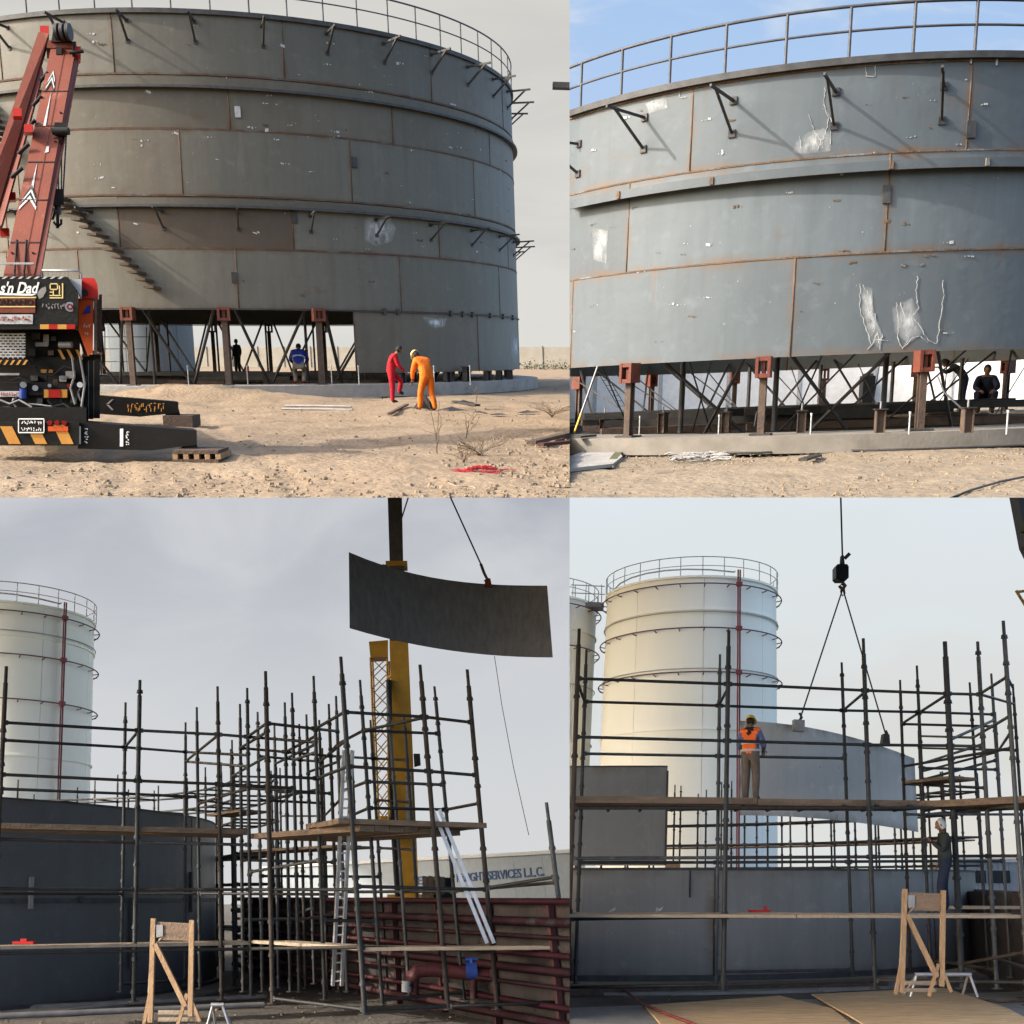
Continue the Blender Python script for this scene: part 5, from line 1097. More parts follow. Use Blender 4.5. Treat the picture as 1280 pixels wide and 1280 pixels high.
def bund(P, a, b, zt, label, ribs, hts):
    """long maroon pipe bund running away: wall, ribs and pipes"""
    a, b = Vector((a[0], a[1], 0)), Vector((b[0], b[1], 0)); d = (b - a).normalized(); n_ = Vector((d.y, -d.x, 0));
    if n_.y > 0: n_ = -n_
    t = thing(P, 'pipe_bund', (a + b) / 2, label, 'pipe rack')
    MB(P).obox((a + b) / 2 + Vector((0, 0, zt / 2)) - n_ * .1, (b - a) / 2, n_ * .08, (0, 0, zt / 2)).build('back_wall', 'bundw', t)
    for k, z in enumerate(hts):
        MB(P).tube(a + n_ * (.16 + .05 * (k % 2)) + Vector((0, 0, z)), b + n_ * (.16 + .05 * (k % 2)) + Vector((0, 0, z)), (.05, .07, .035)[k % 3], 8).build('pipe', 'maroon' if k % 3 else 'mpipe', t)
    L = (b - a).length
    for k in range(ribs): p = a + d * L * (k + .5) / ribs; MB(P).obox(p + Vector((0, 0, zt / 2)) + n_ * .06, d * .04, n_ * .05, (0, 0, zt / 2 + .02)).build('rib', 'maroon', t)
    return t

# ================================================================== BOTTOM LEFT: plate being hoisted over the scaffolding
P = BL; c = C_BL; rad = R_BL; rnd = random.Random(9); HZ = 1120
Z = lambda y, x=20: P.at_cyl(x, y, c, rad).z
TH = lambda x, y=1120: theta(P, x, y, c, rad)
z_t, z_m, z_b = Z(998), Z(1126), max(Z(1262), 0.06)
t = thing(P, 'steel_tank', (c[0], c[1], 0), 'dark blue grey tank shell standing left behind the scaffolding with the hoisted plate', 'tank')
mD = lambda a, b, z: 'shellD' if rnd.random() < .6 else 'shellD2'
shell_course(P, t, c, rad, z_m, z_t, [TH(240)], 0.6, mD, 'rim', rnd); shell_course(P, t, c, rad, z_b, z_m, [TH(165)], 0.6, mD, 'rim', rnd)
ring(P, t, c, rad - .02, rad + .02, z_m - .05, z_m + .04, 'rim', 'joint_bar', 120); ring(P, t, c, rad - .06, rad + .12, z_b - .04, z_b + .05, 'rim', 'bottom_edge', 120)
ring(P, t, c, rad - .03, rad + .015, z_t - .03, z_t + .01, 'rim', 'top_edge', 120)
for x, y0, y1 in ((37, 1096, 1136), (237, 1090, 1140), (163, 1122, 1210), (100, 1120, 1128)):
    a = TH(x); MB(P).obox(on(c, rad + .04, a, (Z(y0, x) + Z(y1, x)) / 2), Vector((-math.sin(a), math.cos(a), 0)) * .04, Vector((math.cos(a), math.sin(a), 0)) * .03, (0, 0, (Z(y0, x) - Z(y1, x)) / 2)).build('key_plate', 'steel' if x > 60 else 'grey', t)
o = MB(P).arc(c, rad - .6, rad + .9, 0, 2 * math.pi, 0, .05, 120).build('ring_foundation', 'concrete'); tag(o, 'low concrete ring under the dark tank at lower left', 'foundation')
# cream tank behind
cw = P.at_y(-4, 1118, 70); cwt_c = (cw.x, cw.y); rw = 5.05
ZW = lambda y, x=-4: P.at_cyl(x, y, cwt_c, rw).z
cream_tank(P, cwt_c, rw, ZW(751), 'tall cream tank with red pipes cut by the left edge', {'seam': [ZW(792), ZW(943)], 'pipe': [ZW(763), ZW(817), ZW(873)], 'grey': [ZW(793) + .3]}, theta(P, 70, 900, cwt_c, rw))
# bund, building and crane
bund(P, (P.at_y(735, 1125, 17.5).x, 17.5), (P.at_y(300, 1125, 34).x, 34), 1.93, 'long maroon pipe bund behind the lower left scaffolding', 9, (1.92, 1.62, 1.4, 1.15, .92, .7, .42, .2))
for k in range(3):      # heavier pipes in front of the bund
    p, q = P.at_z(500 + 8 * k, 1222 + 9 * k, .25 + 0 * k), P.at_z(716, 1246 + 9 * k, .25); tag(MB(P).tube(p, q, .07, 10).build('red_pipe', 'maroon'), '%s of three dark red pipes running along the bund foot' % ['rearmost', 'middle', 'foremost'][k], 'pipe', 'red pipes at the bund foot')
mY = 20.5
t = thing(P, 'pipe_manifold', P.at_y(590, 1240, mY), 'red pipe manifold with blue valves before the bund', 'manifold')
MB(P).path([P.at_y(x, y, mY) for x, y in ((512, 1232), (514, 1222), (522, 1214), (540, 1212), (600, 1218), (668, 1222))], .11, 12).build('main_pipe', 'mpipe', t)
for x in (519, 592, 664): MB(P).tube(P.at_y(x, 1248, mY), P.at_y(x, 1216, mY), .06, 8).build('leg', 'maroon', t)
for x, y in ((590, 1213), (620, 1202)):
    v = MB(P).tube(P.at_y(x - 7, y, mY), P.at_y(x + 7, y, mY), .15, 12).build('valve', 'blueb', t); MB(P).tube(P.at_y(x, y - 2, mY - .05), P.at_y(x, y - 14, mY - .05), .04, 8).build('stem', 'blueb', v); MB(P).tube(P.at_y(x - 8, y - 14, mY - .05), P.at_y(x + 8, y - 14, mY - .05), .03, 8).build('hand_wheel', 'blueb', v)
MB(P).tube(P.at_y(508, 1240, mY - .05), P.at_y(508, 1226, mY - .05), .08, 10).build('flange', 'chalk', t)
# freight building
bY = 90; b0, b1 = P.at_y(300, 1120, bY + 40), P.at_y(760, 1070, bY - 20)
t = thing(P, 'freight_building', P.at_y(560, 1120, bY), 'long white freight warehouse with blue lettering behind the yellow crane', 'building')
fa = P.at_y(330, 1117, 130); fb = P.at_y(760, 1064, 78); fd = Vector((fb.x - fa.x, fb.y - fa.y, 0)); fL = fd.length; fd /= fL; fn_ = Vector((fd.y, -fd.x, 0))
ztop = fb.z
def fp(s, z, o_=0.0): return Vector((fa.x, fa.y, 0)) + fd * s + fn_ * o_ + Vector((0, 0, z))
npan = 16
for k in range(npan):
    s0, s1 = fL * k / npan, fL * (k + 1) / npan - .03; zt_ = lambda s: ztop
    MB(P).hexa([fp(s0, 0), fp(s1, 0), fp(s1, 0, -8), fp(s0, 0, -8), fp(s0, ztop), fp(s1, ztop), fp(s1, ztop, -8), fp(s0, ztop, -8)]).build('wall_panel', 'bldg', t)
MB(P).hexa([fp(0, ztop + .01, .25), fp(fL, ztop + .01, .25), fp(fL, ztop + .01, -8), fp(0, ztop + .01, -8), fp(0, ztop + .25, .25), fp(fL, ztop + .25, .25), fp(fL, ztop + .25, -8), fp(0, ztop + .25, -8)]).build('roof_edge', 'chalk', t)
def wall_pt(px, py):        # pixel to the facade plane
    d = P.ray(px, py); o_ = Vector((0, 0, P.h)); k = (Vector((fa.x, fa.y, 0)) - o_).dot(fn_) / d.dot(fn_); return o_ + d * k
def btext(s, x0, y0, x1, y1, yl=None):
    a, b_, c_, d_ = textwidth(s, 1, .012); p0, p1 = wall_pt(*x0), wall_pt(*x1); hgt = y0
    textmesh(P, s, lambda u, v, q: tuple(p0 + (p1 - p0) * ((u - a) / (b_ - a)) + Vector((0, 0, hgt * (v - c_) / (d_ - c_))) + fn_ * (.03 + q * .5)), 'sign_letters', 'bluep', t, 1, .05, .012)
hL = abs(wall_pt(600, 1090).z - wall_pt(600, 1101).z)
btext('T', (494, 1108), None, (501, 1107.3)) if False else None
for s, xa, ya, xb, yb in (('T', 495, 1107, 502, 1106.4), ('ER', 523, 1106, 536, 1105), ('L FREIGHT SERVICES L.L.C.', 565, 1103.5, 681, 1095)):
    a, b_, c_, d_ = textwidth(s, 1, .012); p0, p1 = wall_pt(xa, ya), wall_pt(xb, yb)
    textmesh(P, s, lambda u, v, q: tuple(p0 + (p1 - p0) * ((u - a) / (b_ - a)) + Vector((0, 0, hL * (v - c_) / (d_ - c_))) + fn_ * (.04 + q)), 'sign_letters', 'bluep', t, 1, .03, .012)
# yellow truck crane with black upper boom and lattice jib alongside
yY = 48.0
t = thing(P, 'yellow_crane', P.at_y(500, 1135, yY), 'yellow telescopic crane with dark upper boom behind the hoisted plate', 'crane')
P.kx = -.1
bo = MB(P).prism([P.at_y(498, 1128, yY), P.at_y(524, 1128, yY), P.at_y(510, 798, yY - 3), P.at_y(487, 798, yY - 3)], (-.1, .9, 0)).build('boom_base', 'ycrane', t)
MB(P).prism([P.at_y(507.5, 1040, yY - .9), P.at_y(517, 1040, yY - .9), P.at_y(514, 960, yY - 1.6), P.at_y(507, 960, yY - 1.6)], (0, .05, 0)).build('grey_strip', 'grey', bo)
MB(P).prism([P.at_y(488, 800, yY - 3.1), P.at_y(507, 800, yY - 3.1), P.at_y(505, 704, yY - 3.6), P.at_y(487, 704, yY - 3.6)], (-.05, .6, 0)).build('boom_middle', 'steel', t)
MB(P).prism([P.at_y(482, 707, yY - 3.7), P.at_y(509, 707, yY - 3.7), P.at_y(509, 701, yY - 3.7), P.at_y(482, 701, yY - 3.7)], (-.05, .8, 0)).build('boom_collar', 'ycrane', t)
MB(P).prism([P.at_y(487, 702, yY - 3.55), P.at_y(504, 702, yY - 3.55), P.at_y(502, 600, yY - 4.6), P.at_y(484, 600, yY - 4.6)], (-.05, .55, 0)).build('boom_upper', 'steel', t)
def lattice(x0b, x1b, yb, x0t, x1t, yt, Y, n):
    o = thing if False else None
    cps = []
    for dx in (0, 1):
        for dy in (0, .8):
            a_ = P.at_y(x1b if dx else x0b, yb, Y) + Vector((0, dy, 0)); b_ = P.at_y(x1t if dx else x0t, yt, Y) + Vector((0, dy, 0)); MB(P).tube(a_, b_, .045, 6).build('jib_chord', 'ycrane', t); cps.append((a_, b_))
    for k in range(n):
        f0, f1 = k / n, (k + 1) / n; L_ = lambda q, f: cps[q][0] + (cps[q][1] - cps[q][0]) * f
        [MB(P).tube(L_(u_, f0), L_(v_, f1), .022, 5).build('jib_lacing', 'ycrane', t) for u_, v_ in ((0, 2), (2, 0), (1, 3))]
lattice(471, 486, 1030, 463, 484, 822, yY - 2.2, 10)
MB(P).ppoly([(461, 802), (485, 800), (485, 821), (463, 822)], yY - 2.4, .9).build('jib_head', 'ycrane', t)
MB(P).ppoly([(471, 1020), (487, 1020), (490, 1048), (474, 1048)], yY - 2.0, .9).build('jib_foot', 'ycrane', t)
for y in (847, 910): MB(P).bar(P.at_y(484, y, yY - 2.3), P.at_y(497, y - 5, yY - 2.5), .12, .12).build('jib_tie', 'ycrane', t)
MB(P).path([P.at_y(486, 850, yY - 2.6), P.at_y(487, 905, yY - 2.5), P.at_y(492, 1040, yY - 1.8), P.at_y(497, 1120, yY - 1)], .11, 6).build('boom_hose', 'blackm', t)
MB(P).ppoly([(517, 942), (525, 942), (526, 956), (518, 958)], yY - 1.9, .3).build('hose_reel', 'blackm', t)
MB(P).pbox(484, 1118, 542, 1133, yY - .4, 3).build('deck', 'ycrane', t); MB(P).pbox(534, 1096, 556, 1118, yY, 2).build('cabin', 'rim', t); MB(P).pbox(470, 1121, 486, 1132, yY - .3, 1.5).build('engine_cover', 'chalk', t)
for x in (530, 537): MB(P).bar(P.at_y(x, 1133, yY - .6), P.at_y(x + 1, 1095, yY - .6), .16, .16).build('rear_post', 'post', t)
MB(P).pbox(543, 1097, 566, 1133, yY + 1, 2).build('carrier_cab', 'cdark', t)
for x in (480, 505, 530, 552): g = P.at_y(x, 1133, yY - .3); MB(P).tube((g.x, g.y, .5), (g.x, g.y + .4, .5), .5, 14).build('wheel', 'blackm', t)
P.kx = 0
# hoisted plate: rolled sheet seen from its hollow side
hY = 24.0
def hung_plate(pt, pb, dep, th, name, mat, label, lug):
    n = len(pt); mb = MB(P); rows = []
    for k in range(n):
        a, b = P.at_y(*pt[k], dep[k]), P.at_y(*pb[k], dep[k]); rows.append(mb.add([a, b, b + Vector((0, th, 0)), a + Vector((0, th, 0))]))
        for j, uv in enumerate(((k * .5, a.z), (k * .5, b.z), (k * .5, b.z), (k * .5, a.z))): mb.uv[rows[-1] + j] = uv
    for a, b in zip(rows, rows[1:]):
        mb.face((a, a + 1, b + 1, b), True); mb.face((a + 3, b + 3, b + 2, a + 2), True); mb.face((a, b, b + 3, a + 3)); mb.face((a + 1, a + 2, b + 2, b + 1))
    mb.face((rows[0], rows[0] + 3, rows[0] + 2, rows[0] + 1)); e = rows[-1]; mb.face((e, e + 1, e + 2, e + 3))
    for k, r_ in enumerate(rows):
        for j in range(4): mb.uv2[r_ + j] = (k / (n - 1), (1, 0, 0, 1)[j])
    t = thing(P, name, P.at_y(*pb[n // 2], dep[n // 2]), label, 'plate'); mb.build('sheet', mat, t)
    for x, y, d_ in lug: MB(P).ppoly([(x - 5, y + 4), (x + 5, y + 5), (x + 3, y - 5), (x - 2, y - 6)], d_ - .05, .12).build('lifting_lug', 'jack', t)
    return t
nn = 13; tp, bt, dp = [], [], []
for k in range(nn):
    f = k / (nn - 1); x = 436 + 248 * f
    yt = 690 + 42 * (1 - (1 - f) ** 2.6); xb = 437 + 254 * f; yb = 785 + 36.5 * (1 - (1 - f) ** 2.1)
    tp.append((x, yt)); bt.append((xb, yb)); dp.append(hY - 1.0 + 1.7 * math.sin(math.pi * min(1, f * .62 + .06)))
hung_plate(tp, bt, dp, .03, 'hoisted_plate', 'hung', 'dark curved steel plate hanging from the crane above the scaffolding', ((480, 711, 24.1), (610, 728, 24.6)))
slg = thing(P, 'hoist_sling', P.at_y(608, 722, 24.6), 'wire sling slanting up right from the hoisted dark plate', 'sling')
MB(P).tube(P.at_y(606, 716, 24.6), P.at_y(556, 606, 25.4), .02, 6).build('wire', 'rope', slg); MB(P).path([P.at_y(x, y, 24.6) for x, y in ((601, 705), (605, 716), (609, 724), (606, 727))], .035, 6).build('shackle', 'steel', slg)
tag(MB(P).tube(P.at_y(502, 648, 26), P.at_y(514, 610, 26), .018, 5).build('hoist_wire', 'rope'), 'short wire beside the dark upper boom', 'wire')
tag(MB(P).path([P.at_y(618, 820, 24.4), P.at_y(627, 880, 24.4), P.at_y(642, 960, 24.4), P.at_y(661, 1044, 24.4)], .008, 5).build('tag_line', 'rope'), 'thin tag line trailing below the hoisted plate', 'rope')
# scaffolding
sca = thing(P, 'scaffolding', P.at_y(320, 1240, 20), 'dark tube scaffolding with plank decks in front of the lower left tank', 'scaffold')
S = Poles(P, sca, 270, HZ)
for k, v in {'A': (8, 833, -12, 1240), 'B1': (157, 878, 151, 1240), 'B2': (175, 850, 167, 1252), 'C1': (232, 903, 231, 1232), 'C2': (246, 884, 250, 1236), 'C3': (272, 858, 277, 1250), 'D1': (309, 860, 314, 1245),
             'D2': (332, 839, 341, 1255), 'E1': (365, 866, 374, 1240), 'E2': (383, 893, 393, 1230), 'E3': (392, 845, 406, 1250), 'F1': (420, 870, 434, 1240), 'F2': (426, 821, 456, 1268),
             'G1': (450, 850, 478, 1255), 'G3': (484, 862, 512, 1245), 'H1': (525, 831, 560, 1262), 'H2': (543, 858, 580, 1250), 'I': (584, 837, 622, 1262), 'K': (683, 1003, 716, 1262, 18.6),
             'm1': (290, 925, 293, 1232), 'm2': (343, 905, 348, 1235), 'm3': (350, 960, 354, 1232), 'm4': (403, 935, 412, 1235), 'm5': (440, 940, 452, 1235), 'o1': (300, 880, 304, 1240), 'o2': (322, 890, 328, 1240), 'o3': (356, 878, 363, 1240), 'o4': (374, 905, 382, 1236), 'o5': (411, 880, 424, 1240), 'o6': (399, 900, 409, 1238), 'o7': (463, 900, 484, 1240), 'o8': (505, 895, 530, 1240)}.items(): S.add(k, *v, r=.040 if k in ('A', 'B2', 'D2', 'F2', 'H1', 'I', 'K') else .033)
for l in (('A', 903, 'B2', 913), ('B2', 913, 'C3', 918), ('C3', 918, 'D1', 921), ('D1', 921, 'E3', 928), ('A', 925, 'B1', 934), ('B1', 934, 'C1', 940), ('C1', 940, 'D1', 944), ('A', 968, 'B2', 976), ('B2', 976, 'C3', 980), ('C3', 980, 'D1', 982),
          ('A', 986, 'B1', 992), ('B1', 992, 'C2', 996), ('B1', 934, 'B2', 913), ('C1', 952, 'C3', 919), ('C1', 952, 'D1', 958), ('D1', 921, 'D2', 904), ('D2', 904, 'E3', 911), ('E3', 911, 'F1', 914), ('E3', 911, 'F2', 890), ('F2', 890, 'H1', 896), ('H1', 896, 'I', 903),
          ('G1', 913, 'H2', 917), ('F1', 930, 'G1', 913), ('G1', 913, 'H1', 897), ('D2', 970, 'E3', 973), ('E3', 973, 'F2', 958), ('F2', 958, 'H1', 964), ('H1', 964, 'I', 969), ('F1', 990, 'G1', 977), ('G1', 977, 'H2', 981), ('G1', 1010, 'H2', 1012), ('H2', 1012, 'I', 1004), ('F1', 1025, 'G1', 1010),
          ('m1', 970, 'D2', 945), ('m1', 970, 'm3', 972), ('m2', 955, 'E3', 930), ('m3', 1005, 'E1', 990), ('m4', 950, 'F1', 930), ('C2', 1000, 'm1', 1005), ('D1', 982, 'E1', 985), ('m3', 1020, 'm4', 1020), ('m4', 1020, 'F1', 1000), ('E1', 950, 'E3', 940), ('E2', 965, 'F1', 952), ('D2', 1000, 'm4', 985), ('C2', 1005, 'D1', 985), ('m2', 990, 'm4', 992),
          ('o1', 935, 'o3', 940), ('o3', 940, 'o5', 945), ('o1', 985, 'o3', 988), ('o3', 988, 'o5', 992), ('o2', 945, 'o4', 950), ('o4', 950, 'o6', 952), ('o2', 1000, 'o6', 1004), ('o1', 935, 'D2', 915), ('o3', 940, 'E3', 920), ('o6', 952, 'F2', 925), ('o5', 945, 'o7', 948), ('o7', 948, 'o8', 950), ('o7', 1000, 'o8', 1003), ('o1', 1075, 'o5', 1078), ('o2', 1095, 'o7', 1096), ('o7', 1060, 'o8', 1062), ('o1', 1150, 'o6', 1148), ('A', 1049, 'B2', 1053), ('B2', 1053, 'D1', 1056), ('A', 1111, 'B2', 1112), ('B2', 1112, 'D1', 1112), ('D1', 1112, 'F2', 1112), ('F2', 1108, 'I', 1112), ('I', 1110, 'K', 1096), ('A', 1117, 'B1', 1117), ('B1', 1117, 'C2', 1117), ('C2', 1117, 'F1', 1118), ('F1', 1115, 'H2', 1114), ('H2', 1114, 'K', 1103),
          ('A', 1192, 'D1', 1186), ('D1', 1186, 'F2', 1184), ('F2', 1184, 'I', 1188), ('D2', 1256 - 8, 'F2', 1262), ('F2', 1262, 'H1', 1258), ('H1', 1258, 'K', 1252), ('E1', 1150, 'F1', 1140), ('m3', 1150, 'E2', 1135), ('G1', 1250, 'H2', 1240), ('E3', 1150, 'G1', 1152), ('C1', 1225, 'B1', 1230), ('m5', 1060, 'E2', 1060), ('D1', 1090, 'E3', 1075)): S.led(*l)
ring_scaffold(P, sca, c, rad, [TH(289) - .02 + .14 * k for k in range(15)], 5.6, (1.15, 2.3, 3.05, 3.9, 4.5, 5.0), (2.95,), rnd)
hgt = lambda y, Y, x=200: P.at_y(x, y, Y).z
zd = hgt(1040, 20)
L0, L1 = S.pt('A', 1040), S.pt('D1', 1045); planks(P, sca, (L0.x - .5, L0.y + .05), (L1.x, L1.y + .1), 1.5, zd, 5, 'plank', .09, rnd)
L0, L1 = S.pt('D1', 1045), S.pt('F2', 1040); planks(P, sca, (L0.x, L0.y + .1), (L1.x + .1, L1.y + .1), 2.0, zd - .08, 7, 'plank', .09, rnd)
L0, L1 = S.pt('F2', 1035), S.pt('I', 1035); planks(P, sca, (L0.x - .2, L0.y - .1), (L1.x + .1, L1.y), 1.8, zd + .02, 6, 'plank', .08, rnd)
planks(P, sca, (P.at_y(285, 1060, 25).x, 26), (P.at_y(420, 1050, 23).x, 23), .9, hgt(1062, 24), 3, 'plank', .05, rnd); planks(P, sca, (P.at_y(258, 1010, 25).x, 25), (P.at_y(300, 1010, 23.5).x, 23.5), .6, hgt(1017, 24), 2, 'plank', .05, rnd)
zl = hgt(1183, 19.8)
L0, L1 = S.pt('A', 1183), S.pt('D1', 1180); planks(P, sca, (L0.x - .4, L0.y - .05), (L1.x, L1.y + .1), .75, zl - .02, 3, 'plankl', .05, rnd)
L0, L1 = S.pt('D1', 1180), S.pt('F2', 1180); planks(P, sca, (L0.x, L0.y), (L1.x, L1.y), .75, zl, 3, 'plankl', .05, rnd)
L0, L1 = S.pt('F2', 1180), S.pt('K', 1185); planks(P, sca, (L0.x, L0.y), (L1.x, L1.y - .2), .75, zl, 3, 'plankl', .05, rnd)
# ladders
def ladder(P, a0, a1, wpx, Y0, Y1, n, label, mat='silver', r=.03, name='ladder', cat='ladder'):
    t = thing(P, name, P.at_y(*a0, Y0), label, cat)
    A0, A1 = P.at_y(*a0, Y0), P.at_y(*a1, Y1); w0 = Vector((wpx / F * Y0, 0, 0))
    MB(P).bar(A0, A1, .05, r * 2).build('stile', mat, t); MB(P).bar(A0 + w0, A1 + w0, .05, r * 2).build('stile', mat, t)
    for k in range(n): p = A0 + (A1 - A0) * (k + .5) / n; MB(P).tube(p, p + w0, .018, 6).build('rung', mat, t)
ladder(P, (416, 1232), (430, 938), 10, 20.4, 19.6, 26, 'tall aluminium ladder standing up through the lower left scaffold')
ladder(P, (609, 1179), (541, 1012), 8, 19.0, 19.0, 1, 'pair of steel channels slanting down to the lower deck', 'silver', .03, 'steel_channels', 'channel')
wooden_stand(P, 190, 1280, 1.0, 16.6, 'timber stand with switch box in front of the lower left tank')
sawhorse(P, 258, 288, 1256, 1286, 17.5, 'pale metal sawhorse at the foot of the lower left scaffold')
g = P.at_y(30, 1180, 19.6); o = MB(P).box(g.x - .16, g.x + .18, g.y - .08, g.y + .08, zl + .045, zl + .085).box(g.x - .05, g.x + .05, g.y - .03, g.y + .03, zl + .086, zl + .125).build('red_clamp', 'lred'); tag(o, 'red clamp lying on the lower plank deck at the left', 'tool')
for k in range(2): p, q = P.at_z(-20, 1262 + 9 * k, .06), P.at_z(330, 1246 + 10 * k, .06); tag(MB(P).tube(p, q, .05, 8).build('grey_pipe', 'grey'), '%s grey pipe on the ground under the lower left tank' % ['farther', 'nearer'][k], 'pipe', 'pipes under the lower left tank')
stones(P, 'gravel', [(0, 1240, 712, 1280)], 900, 'stone', .01, .03, 'gravel under the lower left scaffolding', 41)

# ================================================================== BOTTOM RIGHT: plate being set between scaffolding
P = BR; c = C_BR; rad = R_BR; rnd = random.Random(19); HZ = 1100
Z = lambda y, x=900: P.at_cyl(x, y, c, rad).z
TH = lambda x, y=1120: theta(P, x, y, c, rad)
z_t, z_b = Z(1086), max(Z(1222), .06)
t = thing(P, 'steel_tank', (c[0], c[1], 0), 'single course of dark tank shell behind the planks at lower right', 'tank')
shell_course(P, t, c, rad, z_b, z_t, [TH(893, 1200)], .6, lambda a, b, z: 'shellF', 'rim', rnd)
ring(P, t, c, rad - .03, rad + .015, z_t - .03, z_t + .012, 'rim', 'top_edge', 120); ring(P, t, c, rad - .06, rad + .12, z_b - .05, z_b + .05, 'rim', 'bottom_edge', 120)
a = TH(862); MB(P).obox(on(c, rad + .02, a, Z(1105, 862)), Vector((-math.sin(a), math.cos(a), 0)) * .012, Vector((math.cos(a), math.sin(a), 0)) * .015, (0, 0, .25)).build('key_plate', 'steel', t)
a = TH(893, 1200); MB(P).obox(on(c, rad + .03, a, Z(1180, 893)), Vector((-math.sin(a), math.cos(a), 0)) * .03, Vector((math.cos(a), math.sin(a), 0)) * .02, (0, 0, .55)).build('key_plate', 'steel', t)
o = MB(P).arc(c, rad - .6, rad + .9, 0, 2 * math.pi, 0, .05, 120).build('ring_foundation', 'concrete'); tag(o, 'low concrete ring under the dark tank at lower right', 'foundation')
t = thing(P, 'upper_plate', on(c, rad, TH(770), z_t), 'dark plate already set on the shell at the left of the lower right view', 'plate')
a0, a1 = TH(700, 1020), TH(833, 1020); mb = MB(P); zt = P.at_cyl(833, 959, c, rad).z; mb.arc(c, rad - .02, rad + .005, a0, a1, z_t + .06, zt, 8); mb.build('sheet', 'shellF', t)
MB(P).arc(c, rad - .03, rad + .02, a0, a1, zt + .002, zt + .03, 8).build('top_edge', 'rim', t)
MB(P).obox(on(c, rad + .01, a1, (z_t + zt) / 2), Vector((0.02, 0, 0)), Vector((0, .02, 0)), (0, 0, (zt - z_t) / 2 - .07)).build('side_edge', 'rim', t); MB(P).arc(c, rad - .02, rad + .02, a1 - .0, a1 + .03, z_t + .02, z_t + .14, 3).build('packer', 'wood', t)
cw = P.at_y(857, 1095, 70); cc = (cw.x, cw.y); rw = 5.35
ZW = lambda y, x=857: P.at_cyl(x, y, cc, rw).z
cream_tank(P, cc, rw, ZW(721), 'tall cream tank with red pipes in full view behind the lower right scaffold', {'seam': [ZW(762), ZW(911)], 'pipe': [ZW(731), ZW(786), ZW(841)], 'grey': [ZW(765), ZW(836)]}, theta(P, 917, 900, cc, rw))
cw2 = P.at_y(624, 1095, 74); cc2 = (cw2.x, cw2.y)
cream_tank(P, cc2, 5.35, ZW(721) * 1.0, 'second cream tank just showing at the left edge beyond the bridge', {'seam': [ZW(762), ZW(911)], 'pipe': [ZW(731), ZW(786)], 'grey': [ZW(836)]}, -2.0)
t = thing(P, 'tank_bridge', P.at_y(735, 755, 71), 'grey footbridge joining the two cream tanks', 'bridge')
MB(P).prism([P.at_y(714, 751, 71), P.at_y(755, 753, 71), P.at_y(755, 759, 71), P.at_y(714, 757, 71)], (0, 1.2, 0)).build('deck', 'grey', t)
for y in (731, 741): MB(P).tube(P.at_y(714, y, 71), P.at_y(756, y + 2, 71), .035, 6).build('hand_rail', 'ctrail', t)
for x in (719, 736, 752): MB(P).tube(P.at_y(x, 752, 71), P.at_y(x, 731, 71), .035, 6).build('rail_post', 'ctrail', t)
bund(P, (P.at_y(1330, 1105, 20).x, 20), (P.at_y(1150, 1105, 36).x, 36), 1.75, 'maroon pipe bund behind the right end of the lower right scaffold', 6, (1.74, 1.5, 1.25, 1.0, .75, .45, .2))
t = thing(P, 'site_office', P.at_y(1240, 1090, 60), 'low white site office beyond the maroon bund', 'building')
q0, q1 = P.at_y(1195, 1078, 60), P.at_y(1300, 1078, 60)
for k in range(8): xa = q0.x + (q1.x - q0.x) * k / 8; MB(P).box(xa, xa + (q1.x - q0.x) / 8 - .02, 60, 64, 0, q0.z).build('wall_panel', 'bldg', t)
MB(P).box(q0.x - .1, q1.x, 59.8, 64.1, q0.z + .004, q0.z + .2).build('roof', 'chalk', t)
for x in (1210, 1240): p = P.at_y(x, 1096, 60); MB(P).box(p.x, p.x + .9, 59.93, 59.99, p.z - .3, p.z + .3).build('window', 'black', t)
# hanging plate with block and slings
hY = 24.5; nn = 11; tp, bt, dp = [], [], []
for k in range(nn):
    f = k / (nn - 1); tp.append((925 + 218 * f, 901 + 4 * f + 43 * f * f)); bt.append((925 + 223 * f, 1019 + 21 * f * f)); dp.append(hY - .9 + 2.2 * f * f)
hp = hung_plate(tp, bt, dp, .03, 'hoisted_plate', 'shellE', 'blue grey plate on slings behind the worker in the orange vest', ())
MB(P).ppoly([(993, 913), (1006, 914), (1006, 900), (993, 899)], hY - 1.2, .2).build('lug_pad', 'grey', hp); MB(P).ppoly([(1103, 930), (1113, 932), (1112, 918), (1105, 917)], hY + .2, .2).build('lug_pad', 'steel', hp)
t = thing(P, 'hook_block', P.at_y(1053, 735, hY), 'black crane hook block above the slung plate', 'hook')
MB(P).ppoly([(1045, 708), (1047, 705), (1059, 705), (1061, 708), (1061, 722), (1058, 725), (1048, 725), (1045, 722)], hY - .15, .3).build('block', 'black', t)
MB(P).ppoly([(1051, 705), (1056, 705), (1055, 694), (1052, 694)], hY - .06, .12).build('swivel', 'steel', t); MB(P).path([P.at_y(x, y, hY) for x, y in ((1053, 725), (1054, 729), (1057, 732), (1055, 735), (1051, 735), (1049, 732))], .035, 6).build('hook', 'post', t); MB(P).bar(P.at_y(1056, 698, hY), P.at_y(1062, 692, hY), .05, .08).build('latch', 'steel', t)
tag(MB(P).tube(P.at_y(1053, 694, hY), P.at_y(1050.5, 606, hY), .02, 6).build('hoist_wire', 'rope'), 'vertical hoist wire running up from the black hook block', 'wire')
t = thing(P, 'lifting_sling', P.at_y(1054, 735, hY), 'two leg wire sling spread from the hook block to the plate', 'sling')
